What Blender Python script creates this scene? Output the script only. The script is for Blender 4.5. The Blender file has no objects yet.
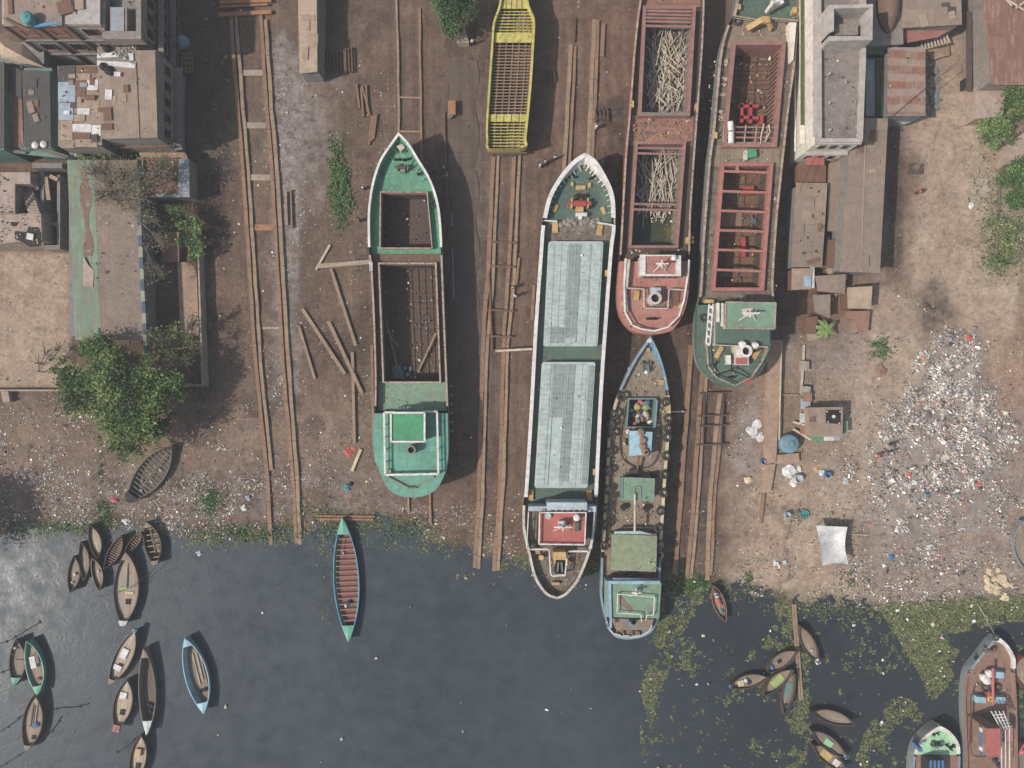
import bpy, math, random
import numpy as np
from mathutils import Vector, Matrix, noise
random.seed(11)
RNG = np.random.default_rng(5)
SC = bpy.context.scene
COL = SC.collection
S = 0.136          # metres per pixel on the ground
H = 93.0           # drone altitude
PI = math.pi

def W(px, py, z=0.0):
    k = S * (1 - z / H)
    return Vector(((px - 512) * k, (384 - py) * k, z))

def C(r, g, b):
    def f(c):
        c /= 255.0
        return c / 12.92 if c <= 0.04045 else ((c + 0.055) / 1.055) ** 2.4
    r, g, b = f(r), f(g), f(b); l = 0.3 * r + 0.55 * g + 0.15 * b; k = 0.84
    return (l + (r - l) * k, l + (g - l) * k, l + (b - l) * k, 1.0)

# ---------------------------------------------------------------- materials
class NT:
    def __init__(self, name):
        self.m = bpy.data.materials.new(name)
        self.m.use_nodes = True
        self.t = self.m.node_tree
        self.n = self.t.nodes
        self.b = self.n['Principled BSDF']
        self.tc = self.n.new('ShaderNodeTexCoord')
    def link(self, a, b): self.t.links.new(a, b)
    def noise(self, scale, detail=6, rough=0.6, vec=None, out='Fac'):
        n = self.n.new('ShaderNodeTexNoise')
        n.inputs['Scale'].default_value = scale
        n.inputs['Detail'].default_value = detail
        n.inputs['Roughness'].default_value = rough
        self.link(vec or self.tc.outputs['Object'], n.inputs['Vector'])
        return n.outputs[out]
    def ramp(self, src, p0, p1, c0=(0, 0, 0, 1), c1=(1, 1, 1, 1)):
        r = self.n.new('ShaderNodeValToRGB')
        r.color_ramp.elements[0].position = p0
        r.color_ramp.elements[1].position = p1
        r.color_ramp.elements[0].color = c0
        r.color_ramp.elements[1].color = c1
        self.link(src, r.inputs['Fac'])
        return r.outputs['Color']
    def mix(self, f, a, b, mode='MIX'):
        m = self.n.new('ShaderNodeMix')
        m.data_type = 'RGBA'; m.blend_type = mode
        for sock, v in ((m.inputs[0], f), (m.inputs[6], a), (m.inputs[7], b)):
            if hasattr(v, 'links'): self.link(v, sock)
            else: sock.default_value = v
        return m.outputs[2]
    def math(self, op, a, b=0.0):
        m = self.n.new('ShaderNodeMath'); m.operation = op
        for sock, v in ((m.inputs[0], a), (m.inputs[1], b)):
            if hasattr(v, 'links'): self.link(v, sock)
            else: sock.default_value = v
        return m.outputs[0]
    def bump(self, h, strength=0.4, dist=0.05, prev=None):
        b = self.n.new('ShaderNodeBump')
        b.inputs['Strength'].default_value = strength
        b.inputs['Distance'].default_value = dist
        self.link(h, b.inputs['Height'])
        if prev: self.link(prev, b.inputs['Normal'])
        return b.outputs['Normal']
    def done(self, col, rough=0.8, nrm=None, metal=0.0, spec=0.3):
        if hasattr(col, 'links'): self.link(col, self.b.inputs['Base Color'])
        else: self.b.inputs['Base Color'].default_value = col
        if hasattr(rough, 'links'): self.link(rough, self.b.inputs['Roughness'])
        else: self.b.inputs['Roughness'].default_value = rough
        self.b.inputs['Metallic'].default_value = metal
        self.b.inputs['Specular IOR Level'].default_value = spec
        if nrm: self.link(nrm, self.b.inputs['Normal'])
        return self.m

def dim(c, k): return (c[0] * k, c[1] * k, c[2] * k, 1)
RUST = C(106, 76, 60)
DIRT = C(96, 80, 68)

def paint(name, col, wear=RUST, amt=0.45, scale=0.9, rough=0.6, vary=0.82, bump=0.15, metal=0.0, wear2=None, dirt=0.55, plates=None):
    """weathered painted / bare surface: large patches, fine grain, worn spots, streaks"""
    t = NT(name)
    rnd = t.n.new('ShaderNodeObjectInfo')
    add = t.n.new('ShaderNodeVectorMath'); add.operation = 'ADD'
    t.link(t.tc.outputs['Object'], add.inputs[0])
    sc_ = t.n.new('ShaderNodeVectorMath'); sc_.operation = 'SCALE'
    sc_.inputs[0].default_value = (37.0, 23.0, 11.0)
    t.link(rnd.outputs['Random'], sc_.inputs['Scale'])
    t.link(sc_.outputs[0], add.inputs[1])
    v = add.outputs[0]
    n1 = t.noise(scale * 0.45, 4, 0.6, v)
    n2 = t.noise(scale * 6.0, 8, 0.7, v)
    base = t.mix(t.ramp(n1, 0.32, 0.68), dim(col, vary), dim(col, 1.08))
    base = t.mix(t.math('MULTIPLY', t.ramp(n2, 0.35, 0.75), 0.22), base, dim(col, 0.55))
    n5 = t.noise(1.3, 10, 0.78, v); n6 = t.noise(3.1, 8, 0.75, v)
    base = t.mix(t.math('MULTIPLY', t.ramp(n5, 0.44, 0.66), dirt), base, t.mix(0.5, dim(col, 0.42), C(92, 78, 68)))
    base = t.mix(t.math('MULTIPLY', t.ramp(n6, 0.54, 0.68), dirt * .8), base, dim(col, 1.22))
    if plates:
        br = t.n.new('ShaderNodeTexBrick'); br.inputs['Scale'].default_value = 1.0; br.inputs['Mortar Size'].default_value = 0.03; br.inputs['Mortar Smooth'].default_value = .4
        br.inputs['Brick Width'].default_value = plates; br.inputs['Row Height'].default_value = plates * 1.7; br.inputs['Color1'].default_value = (.86, .86, .86, 1); br.inputs['Color2'].default_value = (1.08, 1.08, 1.08, 1); br.inputs['Mortar'].default_value = (.5, .48, .46, 1)
        t.link(v, br.inputs['Vector']); base = t.mix(.8, base, br.outputs['Color'], 'MULTIPLY')
        mp = t.n.new('ShaderNodeMapping'); mp.inputs['Scale'].default_value = (2.6, .45, 1); t.link(v, mp.inputs['Vector'])
        base = t.mix(t.math('MULTIPLY', t.ramp(t.noise(1.0, 8, .72, mp.outputs[0]), .55, .68), .5), base, wear)
    n3 = t.noise(scale * 1.6, 9, 0.72, v)
    lo = 0.72 - 0.34 * amt
    f = t.ramp(n3, lo, lo + 0.10)
    base = t.mix(t.math('MULTIPLY', f, 0.85), base, wear)
    if wear2:
        n4 = t.noise(scale * 2.7, 7, 0.7, v)
        base = t.mix(t.math('MULTIPLY', t.ramp(n4, 0.58, 0.66), 0.8), base, wear2)
    nr = t.bump(n2, bump, 0.03)
    return t.done(base, rough, nr, metal)

def sheets(name, col, col2, w=0.9, h=2.2, rust=RUST, amt=0.3, axis='Y', rough=0.75, wave=True, band=0.0):
    """corrugated roofing: separate sheets of slightly different tone, laps, ridges"""
    t = NT(name)
    v = t.tc.outputs['Object']
    br = t.n.new('ShaderNodeTexBrick')
    br.offset = 0.0 if band else 0.5
    br.inputs['Color1'].default_value = col
    br.inputs['Color2'].default_value = col2
    br.inputs['Mortar'].default_value = dim(col, 0.84 if not wave else 0.62)
    br.inputs['Scale'].default_value = 1.0
    br.inputs['Mortar Size'].default_value = 0.012
    br.inputs['Mortar Smooth'].default_value = 0.3
    br.inputs['Bias'].default_value = 0.0
    br.inputs['Brick Width'].default_value = w
    br.inputs['Row Height'].default_value = h
    t.link(v, br.inputs['Vector'])
    n1 = t.noise(0.35, 5, 0.65)
    base = t.mix(t.math('MULTIPLY', t.ramp(n1, 0.35, 0.7), 0.45), br.outputs['Color'], dim(col, 0.72))
    mp = t.n.new('ShaderNodeMapping')
    mp.inputs['Scale'].default_value = (3.0, 0.35, 1) if axis == 'Y' else (0.35, 3.0, 1)
    t.link(v, mp.inputs['Vector'])
    n2 = t.noise(1.0, 8, 0.7, mp.outputs[0])
    lo = 0.72 - 0.36 * amt
    base = t.mix(t.math('MULTIPLY', t.ramp(n2, lo, lo + 0.14), 0.8), base, rust)
    n3 = t.noise(7, 6, 0.7); n5 = t.noise(1.1, 9, 0.78); n6 = t.noise(2.6, 8, 0.75)
    if band:
        wb = t.n.new('ShaderNodeTexWave'); wb.wave_type = 'BANDS'; wb.bands_direction = 'Y'; wb.inputs['Scale'].default_value = 0.16; wb.inputs['Distortion'].default_value = 1.2; wb.inputs['Detail'].default_value = 4
        t.link(v, wb.inputs['Vector']); base = t.mix(t.math('MULTIPLY', t.ramp(wb.outputs['Fac'], .35, .7), .75), base, C(154, 136, 122))
    base = t.mix(t.math('MULTIPLY', t.ramp(n5, 0.45, 0.66), 0.5), base, t.mix(.5, dim(col, .45), C(84, 72, 64)))
    base = t.mix(t.math('MULTIPLY', t.ramp(n6, 0.55, 0.68), 0.4), base, dim(col, 1.25))
    base = t.mix(t.math('MULTIPLY', t.ramp(n3, 0.4, 0.75), 0.25), base, dim(col, 0.5))
    nr = t.bump(n3, 0.15, 0.03)
    if wave:
        wv = t.n.new('ShaderNodeTexWave')
        wv.wave_type = 'BANDS'; wv.bands_direction = 'X' if axis == 'Y' else 'Y'
        wv.inputs['Scale'].default_value = 1.6
        t.link(v, wv.inputs['Vector'])
        nr = t.bump(wv.outputs['Fac'], 0.35, 0.03, nr)
    return t.done(base, rough, nr)

def planks(name, col, col2, w=0.22, axis='Y', rough=0.8, dark=0.35):
    t = NT(name)
    v = t.tc.outputs['Object']
    mp = t.n.new('ShaderNodeMapping')
    if axis == 'Y': mp.inputs['Rotation'].default_value = (0, 0, PI / 2)
    t.link(v, mp.inputs['Vector'])
    br = t.n.new('ShaderNodeTexBrick')
    br.inputs['Color1'].default_value = col
    br.inputs['Color2'].default_value = col2
    br.inputs['Mortar'].default_value = dim(col, dark)
    br.inputs['Scale'].default_value = 1.0
    br.inputs['Mortar Size'].default_value = 0.012
    br.inputs['Brick Width'].default_value = 1.7
    br.inputs['Row Height'].default_value = w
    t.link(mp.outputs[0], br.inputs['Vector'])
    n1 = t.noise(1.2, 7, 0.7)
    oi = t.n.new('ShaderNodeObjectInfo'); rv = t.ramp(oi.outputs['Random'], 0, 1, (.72, .72, .74, 1), (1.16, 1.12, 1.06, 1))
    base = t.mix(t.math('MULTIPLY', t.ramp(n1, 0.38, 0.62), 0.65), t.mix(1.0, br.outputs['Color'], rv, 'MULTIPLY'), dim(col, 0.5))
    n2 = t.noise(5, 5, 0.7)
    base = t.mix(t.math('MULTIPLY', t.ramp(n2, 0.45, 0.7), 0.2), base, dim(col2, 1.25))
    return t.done(base, rough, t.bump(n2, 0.2, 0.02))

def vcol_mat(name, rough=0.8, trans=0.0, mul=1.0):
    t = NT(name)
    a = t.n.new('ShaderNodeAttribute'); a.attribute_name = 'Col'
    c = a.outputs['Color']
    if trans:
        t.b.inputs['Subsurface Weight'].default_value = 0.0
    return t.done(c, rough, None, 0.0, 0.2)

M = {}
def setup_materials():
    P = paint
    M['green'] = P('sea green deck paint', C(84, 148, 116), C(104, 90, 70), 0.4, 0.7, 0.55, wear2=C(112, 168, 142), plates=1.5)
    M['teal'] = P('teal deck paint', C(88, 152, 130), C(104, 122, 100), 0.42, 0.6, 0.5, plates=1.8)
    M['wheelgreen'] = P('fresh green roof paint', C(58, 146, 98), C(80, 150, 115), 0.3, 0.8, 0.4)
    M['fadegreen'] = P('faded green paint', C(112, 144, 118), C(126, 114, 92), 0.5, 0.8)
    M['tuggreen'] = P('pale green tarred roof', C(132, 144, 110), C(136, 122, 96), 0.5, 0.6, wear2=C(98, 110, 86))
    M['darkgreen'] = P('dark green deck paint', C(74, 102, 90), C(116, 96, 76), 0.5, 0.8, wear2=C(98, 122, 108), plates=1.6)
    M['white'] = P('chipped white paint', C(212, 206, 200), C(126, 92, 72), 0.35, 1.4, 0.55)
    M['whitedirty'] = P('dirty white paint', C(190, 180, 166), C(132, 92, 64), 0.5, 1.4, 0.6)
    M['offwhite'] = P('weathered limewash', C(214, 204, 190), C(166, 150, 132), 0.4, 0.9, 0.8)
    M['rustwhite'] = P('rusted white rim', C(172, 150, 132), C(120, 72, 46), 0.65, 1.6, 0.65)
    M['rust'] = P('rusted steel', C(112, 84, 68), C(80, 58, 48), 0.5, 0.9, 0.8, wear2=C(138, 102, 80))
    M['rustorange'] = P('orange rust', C(116, 82, 60), C(84, 60, 48), 0.6, 0.9, 0.8, wear2=C(78, 64, 56))
    M['rustbar'] = P('rusty bars', C(134, 98, 74), C(96, 64, 46), 0.5, 1.3, 0.8)
    M['rustdark'] = P('dark rusted plate', C(84, 68, 60), C(60, 48, 44), 0.5, 0.7, 0.8, wear2=C(106, 84, 70))
    M['browndeck'] = P('brown worn deck', C(138, 120, 100), C(108, 86, 68), 0.5, 0.7, 0.8, wear2=C(118, 122, 104), plates=1.7)
    M['greydeck'] = P('grey worn deck', C(120, 110, 98), C(92, 70, 56), 0.7, 0.8, 0.8, wear2=C(84, 104, 90), plates=1.5, dirt=.75)
    M['salmon'] = P('salmon red oxide paint', C(176, 112, 98), C(146, 118, 106), 0.55, 0.7, 0.6, wear2=C(160, 92, 78), plates=1.6)
    M['redoxide'] = P('red oxide paint', C(176, 90, 80), C(140, 100, 88), 0.35, 0.7, 0.6)
    M['orangedeck'] = P('orange primer deck', C(160, 106, 84), C(108, 84, 72), 0.75, 0.7, 0.7, wear2=C(182, 118, 90), dirt=.7, plates=1.6)
    M['brickdeck'] = P('reddish brown deck paint', C(146, 108, 90), C(116, 96, 84), 0.6, 0.6, 0.7, plates=1.6)
    M['mauve'] = P('mauve primer coaming', C(148, 106, 98), C(126, 84, 60), 0.62, 1.0, 0.6)
    M['pinkbeam'] = P('pink red primer beam', C(168, 104, 94), C(140, 92, 66), 0.58, 1.0, 0.6)
    M['redsteel'] = P('bright red primer', C(172, 58, 62), C(120, 52, 50), 0.3, 1.0, 0.6)
    M['yellow'] = P('yellow paint', C(190, 178, 76), C(128, 104, 62), 0.6, 1.2, 0.55)
    M['ochre'] = P('ochre yellow paint', C(190, 152, 84), C(140, 104, 66), 0.45, 1.6, 0.6)
    M['hullgrey'] = P('grey hull paint', C(126, 132, 132), C(100, 80, 68), 0.4, 0.5, 0.55)
    M['hullblue'] = P('pale blue hull paint', C(120, 146, 158), C(180, 176, 168), 0.4, 0.8, 0.55)
    M['hullred'] = P('red antifouling hull', C(140, 66, 56), C(90, 60, 52), 0.4, 0.6, 0.6)
    M['hullblack'] = P('black hull paint', C(44, 44, 46), C(84, 62, 50), 0.3, 0.6, 0.55)
    M['blue'] = P('blue paint', C(66, 142, 184), C(150, 170, 180), 0.35, 1.4, 0.5)
    M['paleblue'] = P('pale blue sheet', C(144, 186, 200), C(112, 150, 168), 0.35, 0.9, 0.5)
    M['bridge'] = P('pale grey blue bridge paint', C(168, 182, 188), C(120, 128, 130), 0.3, 1.2, 0.5)
    M['hatch'] = sheets('pale hatch sheeting', C(170, 183, 176), C(156, 170, 164), 0.9, 0.62, C(134, 142, 136), 0.25, 'Y', 0.55, wave=False)
    M['hatchgrey'] = sheets('grey hatch panels', C(136, 148, 144), C(124, 136, 133), 1.9, 0.62, C(104, 110, 106), 0.25, 'Y', 0.6, wave=False)
    M['black'] = P('soot black', C(28, 27, 27), C(48, 42, 38), 0.3, 1.0, 0.8)
    M['rubber'] = P('old tyre rubber', C(56, 55, 54), C(92, 86, 78), 0.4, 2.0, 0.85)
    M['steel'] = P('bare grey steel', C(120, 120, 118), C(100, 78, 64), 0.4, 1.5, 0.5)
    M['pole'] = P('dry pale poles', C(190, 174, 152), C(140, 122, 104), 0.5, 1.2, 0.85)
    M['beam'] = P('weathered timber beam', C(150, 123, 100), C(112, 88, 70), 0.5, 1.0, 0.9, wear2=C(160, 134, 108))
    M['beamrust'] = P('rusted slip beam', C(140, 106, 82), C(106, 78, 60), 0.5, 0.9, 0.85, wear2=C(156, 124, 100))
    M['beamorange'] = P('orange stained timber', C(160, 110, 70), C(112, 76, 52), 0.5, 1.0, 0.85)
    M['slab'] = P('dusty concrete slab', C(158, 142, 124), C(126, 110, 96), 0.45, 0.8, 0.9)
    M['concrete'] = P('stained concrete', C(134, 122, 114), C(104, 94, 88), 0.5, 0.5, 0.9, wear2=C(152, 140, 128))
    M['concpink'] = P('bare pinkish concrete', C(164, 142, 126), C(124, 106, 94), 0.5, 0.6, 0.9, wear2=C(146, 126, 112))
    M['concgrey'] = P('grey rendered wall', C(128, 123, 118), C(92, 88, 85), 0.5, 0.6, 0.9)
    M['roofconc'] = P('stained flat roof', C(132, 120, 114), C(104, 94, 90), 0.6, 0.35, 0.9, wear2=C(162, 142, 126))
    M['parapet'] = P('pale parapet render', C(170, 160, 154), C(136, 126, 120), 0.4, 1.0, 0.9)
    M['brick'] = P('brick rubble', C(148, 106, 88), C(118, 98, 86), 0.5, 1.4, 0.9)
    M['earth'] = P('packed earth', C(160, 130, 106), C(130, 104, 86), 0.5, 0.6, 0.95)
    M['glassdark'] = P('dark window opening', C(34, 35, 38), C(50, 48, 46), 0.2, 1.0, 0.3)
    M['tealpaint'] = P('teal painted timber', C(92, 128, 120), C(132, 120, 104), 0.45, 0.9, 0.7)
    M['tankteal'] = P('teal plastic tank', C(58, 138, 136), C(76, 122, 118), 0.2, 1.2, 0.45)
    M['tankblue'] = P('blue grey plastic tank', C(102, 138, 152), C(126, 142, 146), 0.4, 0.9, 0.5)
    M['woodboat'] = P('dark tarred boat wood', C(84, 68, 58), C(58, 48, 42), 0.5, 1.8, 0.75)
    M['woodgrey'] = P('grey weathered boat wood', C(116, 106, 94), C(84, 76, 68), 0.5, 1.8, 0.85)
    M['plankpale'] = planks('pale bamboo decking', C(188, 168, 144), C(150, 132, 114))
    M['planktan'] = planks('tan decking', C(158, 138, 118), C(126, 110, 95))
    M['plankbrown'] = planks('brown decking', C(118, 102, 88), C(94, 80, 68))
    M['plankred'] = planks('red brown floor boards', C(148, 92, 80), C(128, 76, 66), 0.5, 'X')
    M['greenrim'] = P('green boat trim', C(86, 160, 134), C(120, 130, 110), 0.3, 2.0, 0.5)
    M['bluerim'] = P('pale blue boat trim', C(132, 172, 190), C(170, 180, 180), 0.35, 2.0, 0.5)
    M['whitetrim'] = P('white boat trim', C(190, 194, 192), C(140, 130, 118), 0.35, 2.0, 0.6)
    M['cloth'] = P('white plastic sheet', C(198, 197, 194), C(170, 166, 160), 0.3, 0.5, 0.9, bump=.05)
    M['redcloth'] = P('red cloth', C(186, 78, 62), C(150, 60, 52), 0.3, 2.0, 0.8)
    M['pinkcloth'] = P('pink cloth', C(204, 96, 112), C(170, 80, 90), 0.3, 2.0, 0.8)
    M['bluecloth'] = P('blue cloth', C(62, 110, 160), C(50, 80, 120), 0.3, 2.0, 0.8)
    M['navycloth'] = P('dark cloth', C(46, 52, 70), C(36, 38, 48), 0.3, 2.0, 0.85)
    M['purplecloth'] = P('purple cloth', C(96, 78, 118), C(140, 130, 150), 0.4, 4.0, 0.85)
    M['whitecloth'] = P('white cotton', C(206, 204, 200), C(170, 166, 160), 0.3, 2.0, 0.85)
    M['greencloth'] = P('yellow green mat', C(150, 168, 84), C(120, 138, 70), 0.35, 2.0, 0.85)
    M['sack'] = P('jute sack', C(198, 178, 140), C(140, 118, 90), 0.4, 1.5, 0.95)
    M['orange'] = P('orange sheet', C(196, 104, 62), C(160, 84, 54), 0.3, 1.0, 0.6)
    M['skin'] = P('brown skin', C(120, 82, 62), C(104, 70, 54), 0.2, 4.0, 0.6)
    M['hair'] = P('black hair', C(22, 20, 20), C(30, 26, 24), 0.2, 4.0, 0.5)
    M['bark'] = P('bark', C(112, 98, 84), C(80, 68, 58), 0.5, 2.0, 0.95)
    M['rope'] = P('dark wet rope', C(50, 46, 42), C(36, 40, 30), 0.5, 2.0, 0.9)
    M['roof_tan'] = sheets('tan asbestos roofing', C(150, 128, 110), C(138, 116, 99), 1.05, 2.6, C(112, 94, 82), 0.25)
    M['roof_brown'] = sheets('brown grey roofing', C(142, 122, 106), C(132, 112, 98), 1.05, 2.4, C(98, 82, 72), 0.3)
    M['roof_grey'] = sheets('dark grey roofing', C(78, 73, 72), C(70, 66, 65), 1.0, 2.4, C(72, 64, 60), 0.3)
    M['roof_pale'] = sheets('pale tan roofing', C(176, 150, 124), C(166, 142, 118), 1.05, 1.8, C(140, 116, 96), 0.25)
    M['roof_red'] = sheets('red brown roofing', C(138, 96, 80), C(122, 84, 70), 0.9, 1.5, C(160, 134, 114), 0.6)
    M['roof_rust'] = sheets('rust banded roofing', C(146, 92, 70), C(150, 124, 108), 0.8, 1.25, C(124, 70, 50), 0.5, band=1.0)
    M['roof_galv'] = sheets('galvanised roofing', C(150, 154, 158), C(136, 140, 144), 0.85, 2.0, C(120, 100, 84), 0.25)
    M['roof_moss'] = sheets('mossy green roofing', C(108, 134, 112), C(92, 116, 96), 1.0, 2.4, C(114, 98, 82), 0.75)
    M['sheetwhite'] = P('white roof sheet', C(206, 200, 196), C(170, 160, 150), 0.3, 1.5, 0.6)
    M['sheetblue'] = P('pale blue roof sheet', C(150, 164, 178), C(130, 140, 150), 0.3, 1.5, 0.5)
    M['sheettan'] = P('tan roof sheet', C(158, 134, 112), C(130, 106, 88), 0.4, 1.5, 0.8)
    M['sheetrust'] = P('rusty roof sheet', C(118, 84, 66), C(92, 64, 50), 0.5, 1.5, 0.85)
    M['checkblue'] = P('dusty blue wall panel', C(66, 88, 112), C(90, 96, 100), 0.4, 1.5, 0.8)
    M['checkwhite'] = P('dusty pale wall panel', C(146, 146, 130), C(110, 110, 98), 0.4, 1.5, 0.8)
    M['moss'] = P('green slime', C(74, 84, 44), C(110, 100, 70), 0.5, 1.2, 0.9)
    M['holdwater'] = P('stagnant green water', C(60, 66, 48), C(92, 88, 40), 0.5, 0.35, 0.15)
    M['litter'] = vcol_mat('litter mix', 0.75)
    M['leaf'] = vcol_mat('leaves', 0.6)
setup_materials()

# ---------------------------------------------------------------- meshes
class MB:
    def __init__(self):
        self.v = []; self.f = []; self.m = []; self.c = 0
    def add(self, vs, fs, mi=None):
        o = len(self.v); mi = self.c if mi is None else mi
        self.v += [tuple(p) for p in vs]
        for f in fs:
            self.f.append([i + o for i in f]); self.m.append(mi)
    def prism(self, pts, z0, z1, mi=None, cap=True, top=None):
        """pts: world xy list; straight sided"""
        n = len(pts)
        a = 0
        for i in range(n):
            x0, y0 = pts[i][0], pts[i][1]; x1, y1 = pts[(i + 1) % n][0], pts[(i + 1) % n][1]
            a += x0 * y1 - x1 * y0
        if a < 0: pts = list(reversed(pts))
        t = pts if top is None else (top if a >= 0 else list(reversed(top)))
        vs = [(p[0], p[1], z0) for p in pts] + [(p[0], p[1], z1) for p in t]
        fs = [[i, (i + 1) % n, n + (i + 1) % n, n + i] for i in range(n)]
        fs.append(list(range(n, 2 * n)))
        if cap: fs.append(list(range(n - 1, -1, -1)))
        self.add(vs, fs, mi)
    def pprism(self, pp, z0, z1, mi=None):
        self.prism([W(x, y, z1) for x, y in pp], z0, z1, mi)
    def pbox(self, x0, y0, x1, y1, z0, z1, mi=None):
        self.pprism([(x0, y0), (x1, y0), (x1, y1), (x0, y1)], z0, z1, mi)
    def box(self, c, s, rz=0.0, mi=None):
        ca, sa = math.cos(rz), math.sin(rz)
        hx, hy = s[0] / 2, s[1] / 2
        pts = [(c[0] + ca * x - sa * y, c[1] + sa * x + ca * y) for x, y in ((-hx, -hy), (hx, -hy), (hx, hy), (-hx, hy))]
        self.prism(pts, c[2], c[2] + s[2], mi)
    def beam(self, p, q, w, h, mi=None):
        """bar between two world points (on its centre line), width w, height h"""
        p = Vector(p); q = Vector(q); d = (q - p)
        if d.length < 1e-6: return
        d.normalize()
        up = Vector((0, 0, 1)) if abs(d.z) < 0.95 else Vector((0, 1, 0))
        s = d.cross(up).normalized(); u = s.cross(d).normalized()
        vs = []
        for e in (p, q):
            for a, b in ((-1, -1), (1, -1), (1, 1), (-1, 1)):
                vs.append(e + s * (a * w / 2) + u * (b * h / 2))
        self.add(vs, [[0, 1, 2, 3], [7, 6, 5, 4], [0, 4, 5, 1], [1, 5, 6, 2], [2, 6, 7, 3], [3, 7, 4, 0]], mi)
    def tube(self, pts, r, n=6, mi=None, r2=None):
        pts = [Vector(p) for p in pts]; k = len(pts)
        vs = []; fs = []
        for i, p in enumerate(pts):
            d = (pts[min(i + 1, k - 1)] - pts[max(i - 1, 0)]).normalized()
            up = Vector((0, 0, 1)) if abs(d.z) < 0.9 else Vector((1, 0, 0))
            s = d.cross(up).normalized(); u = s.cross(d).normalized()
            rr = r if r2 is None else r + (r2 - r) * i / max(1, k - 1)
            for j in range(n):
                a = 2 * PI * j / n
                vs.append(p + s * (rr * math.cos(a)) + u * (rr * math.sin(a)))
        for i in range(k - 1):
            for j in range(n):
                fs.append([i * n + j, i * n + (j + 1) % n, (i + 1) * n + (j + 1) % n, (i + 1) * n + j])
        fs.append(list(range(n - 1, -1, -1))); fs.append([(k - 1) * n + j for j in range(n)])
        self.add(vs, fs, mi)
    def cyl(self, c, r, h, n=16, r2=None, mi=None):
        r2 = r if r2 is None else r2
        b = [(c[0] + r * math.cos(2 * PI * j / n), c[1] + r * math.sin(2 * PI * j / n)) for j in range(n)]
        t = [(c[0] + r2 * math.cos(2 * PI * j / n), c[1] + r2 * math.sin(2 * PI * j / n)) for j in range(n)]
        self.prism(b, c[2], c[2] + h, mi, top=t)
    def torus(self, c, R, r, axis=(0, 0, 1), n=18, k=8, mi=None):
        ax = Vector(axis).normalized()
        q = Vector((0, 0, 1)).rotation_difference(ax)
        vs = []; fs = []
        for i in range(n):
            a = 2 * PI * i / n
            for j in range(k):
                b = 2 * PI * j / k
                p = Vector(((R + r * math.cos(b)) * math.cos(a), (R + r * math.cos(b)) * math.sin(a), r * math.sin(b)))
                vs.append(q @ p + Vector(c))
        for i in range(n):
            for j in range(k):
                fs.append([i * k + j, ((i + 1) % n) * k + j, ((i + 1) % n) * k + (j + 1) % k, i * k + (j + 1) % k])
        self.add(vs, fs, mi)
    def lathe(self, c, prof, n=16, mi=None, sx=1.0, sy=1.0):
        """prof: list of (r, z)"""
        vs = []; fs = []
        for r, z in prof:
            for j in range(n):
                a = 2 * PI * j / n
                vs.append((c[0] + sx * r * math.cos(a), c[1] + sy * r * math.sin(a), c[2] + z))
        for i in range(len(prof) - 1):
            for j in range(n):
                fs.append([i * n + j, i * n + (j + 1) % n, (i + 1) * n + (j + 1) % n, (i + 1) * n + j])
        fs.append(list(range(n - 1, -1, -1))); fs.append([(len(prof) - 1) * n + j for j in range(n)])
        self.add(vs, fs, mi)
    def grid(self, rows, mi=None):
        """rows: list of equal length lists of points"""
        k = len(rows[0]); vs = [p for r in rows for p in r]; fs = []
        for i in range(len(rows) - 1):
            for j in range(k - 1):
                fs.append([i * k + j, i * k + j + 1, (i + 1) * k + j + 1, (i + 1) * k + j])
        self.add(vs, fs, mi)
    def build(self, name, mats, parent=None, loc=None, smooth=False, label=None):
        if not isinstance(mats, (list, tuple)): mats = [mats]
        if parent is not None:
            off = root_loc(parent)
        else:
            off = Vector(loc) if loc is not None else Vector((0, 0, 0))
        me = bpy.data.meshes.new(name)
        me.from_pydata([(p[0] - off.x, p[1] - off.y, p[2] - off.z) for p in self.v], [], self.f)
        for m in mats: me.materials.append(M[m] if isinstance(m, str) else m)
        me.polygons.foreach_set('material_index', self.m)
        if smooth: me.polygons.foreach_set('use_smooth', [True] * len(self.f))
        me.validate(); me.update()
        o = bpy.data.objects.new(name, me); COL.objects.link(o)
        if parent is not None: o.parent = parent
        elif loc is not None: o.location = loc
        if label: o['label'] = label
        return o

def root_loc(o):
    while o.parent is not None: o = o.parent
    return Vector(o.location)

def tag(o, label, cat, group=None):
    o['label'] = label; o['category'] = cat
    if group: o['group'] = group
    return o
def thing(name, label, cat, loc=(0, 0, 0), group=None):
    o = bpy.data.objects.new(name, None); COL.objects.link(o)
    o.location = loc; o.empty_display_size = 0.3
    return tag(o, label, cat, group)
def struct(o): o['kind'] = 'structure'; return o
def stuff(o, label=None, cat=None):
    o['kind'] = 'stuff'
    if label: o['label'] = label; o['category'] = cat
    return o
def copy_tree(o, parent=None):
    c = o.copy(); COL.objects.link(c)
    if parent is not None: c.parent = parent
    for ch in list(o.children): copy_tree(ch, c)
    return c
def lerp(a, b, t): return a + (b - a) * t
def catmull(P, n=4):
    out = []
    for i in range(len(P) - 1):
        p0 = P[max(i - 1, 0)]; p1 = P[i]; p2 = P[i + 1]; p3 = P[min(i + 2, len(P) - 1)]
        for j in range(n):
            t = j / n
            out.append(tuple(0.5 * (2 * b + (c - a) * t + (2 * a - 5 * b + 4 * c - d) * t * t + (-a + 3 * b - 3 * c + d) * t ** 3)
                             for a, b, c, d in zip(p0, p1, p2, p3)))
    out.append(tuple(P[-1]))
    return out
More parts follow.
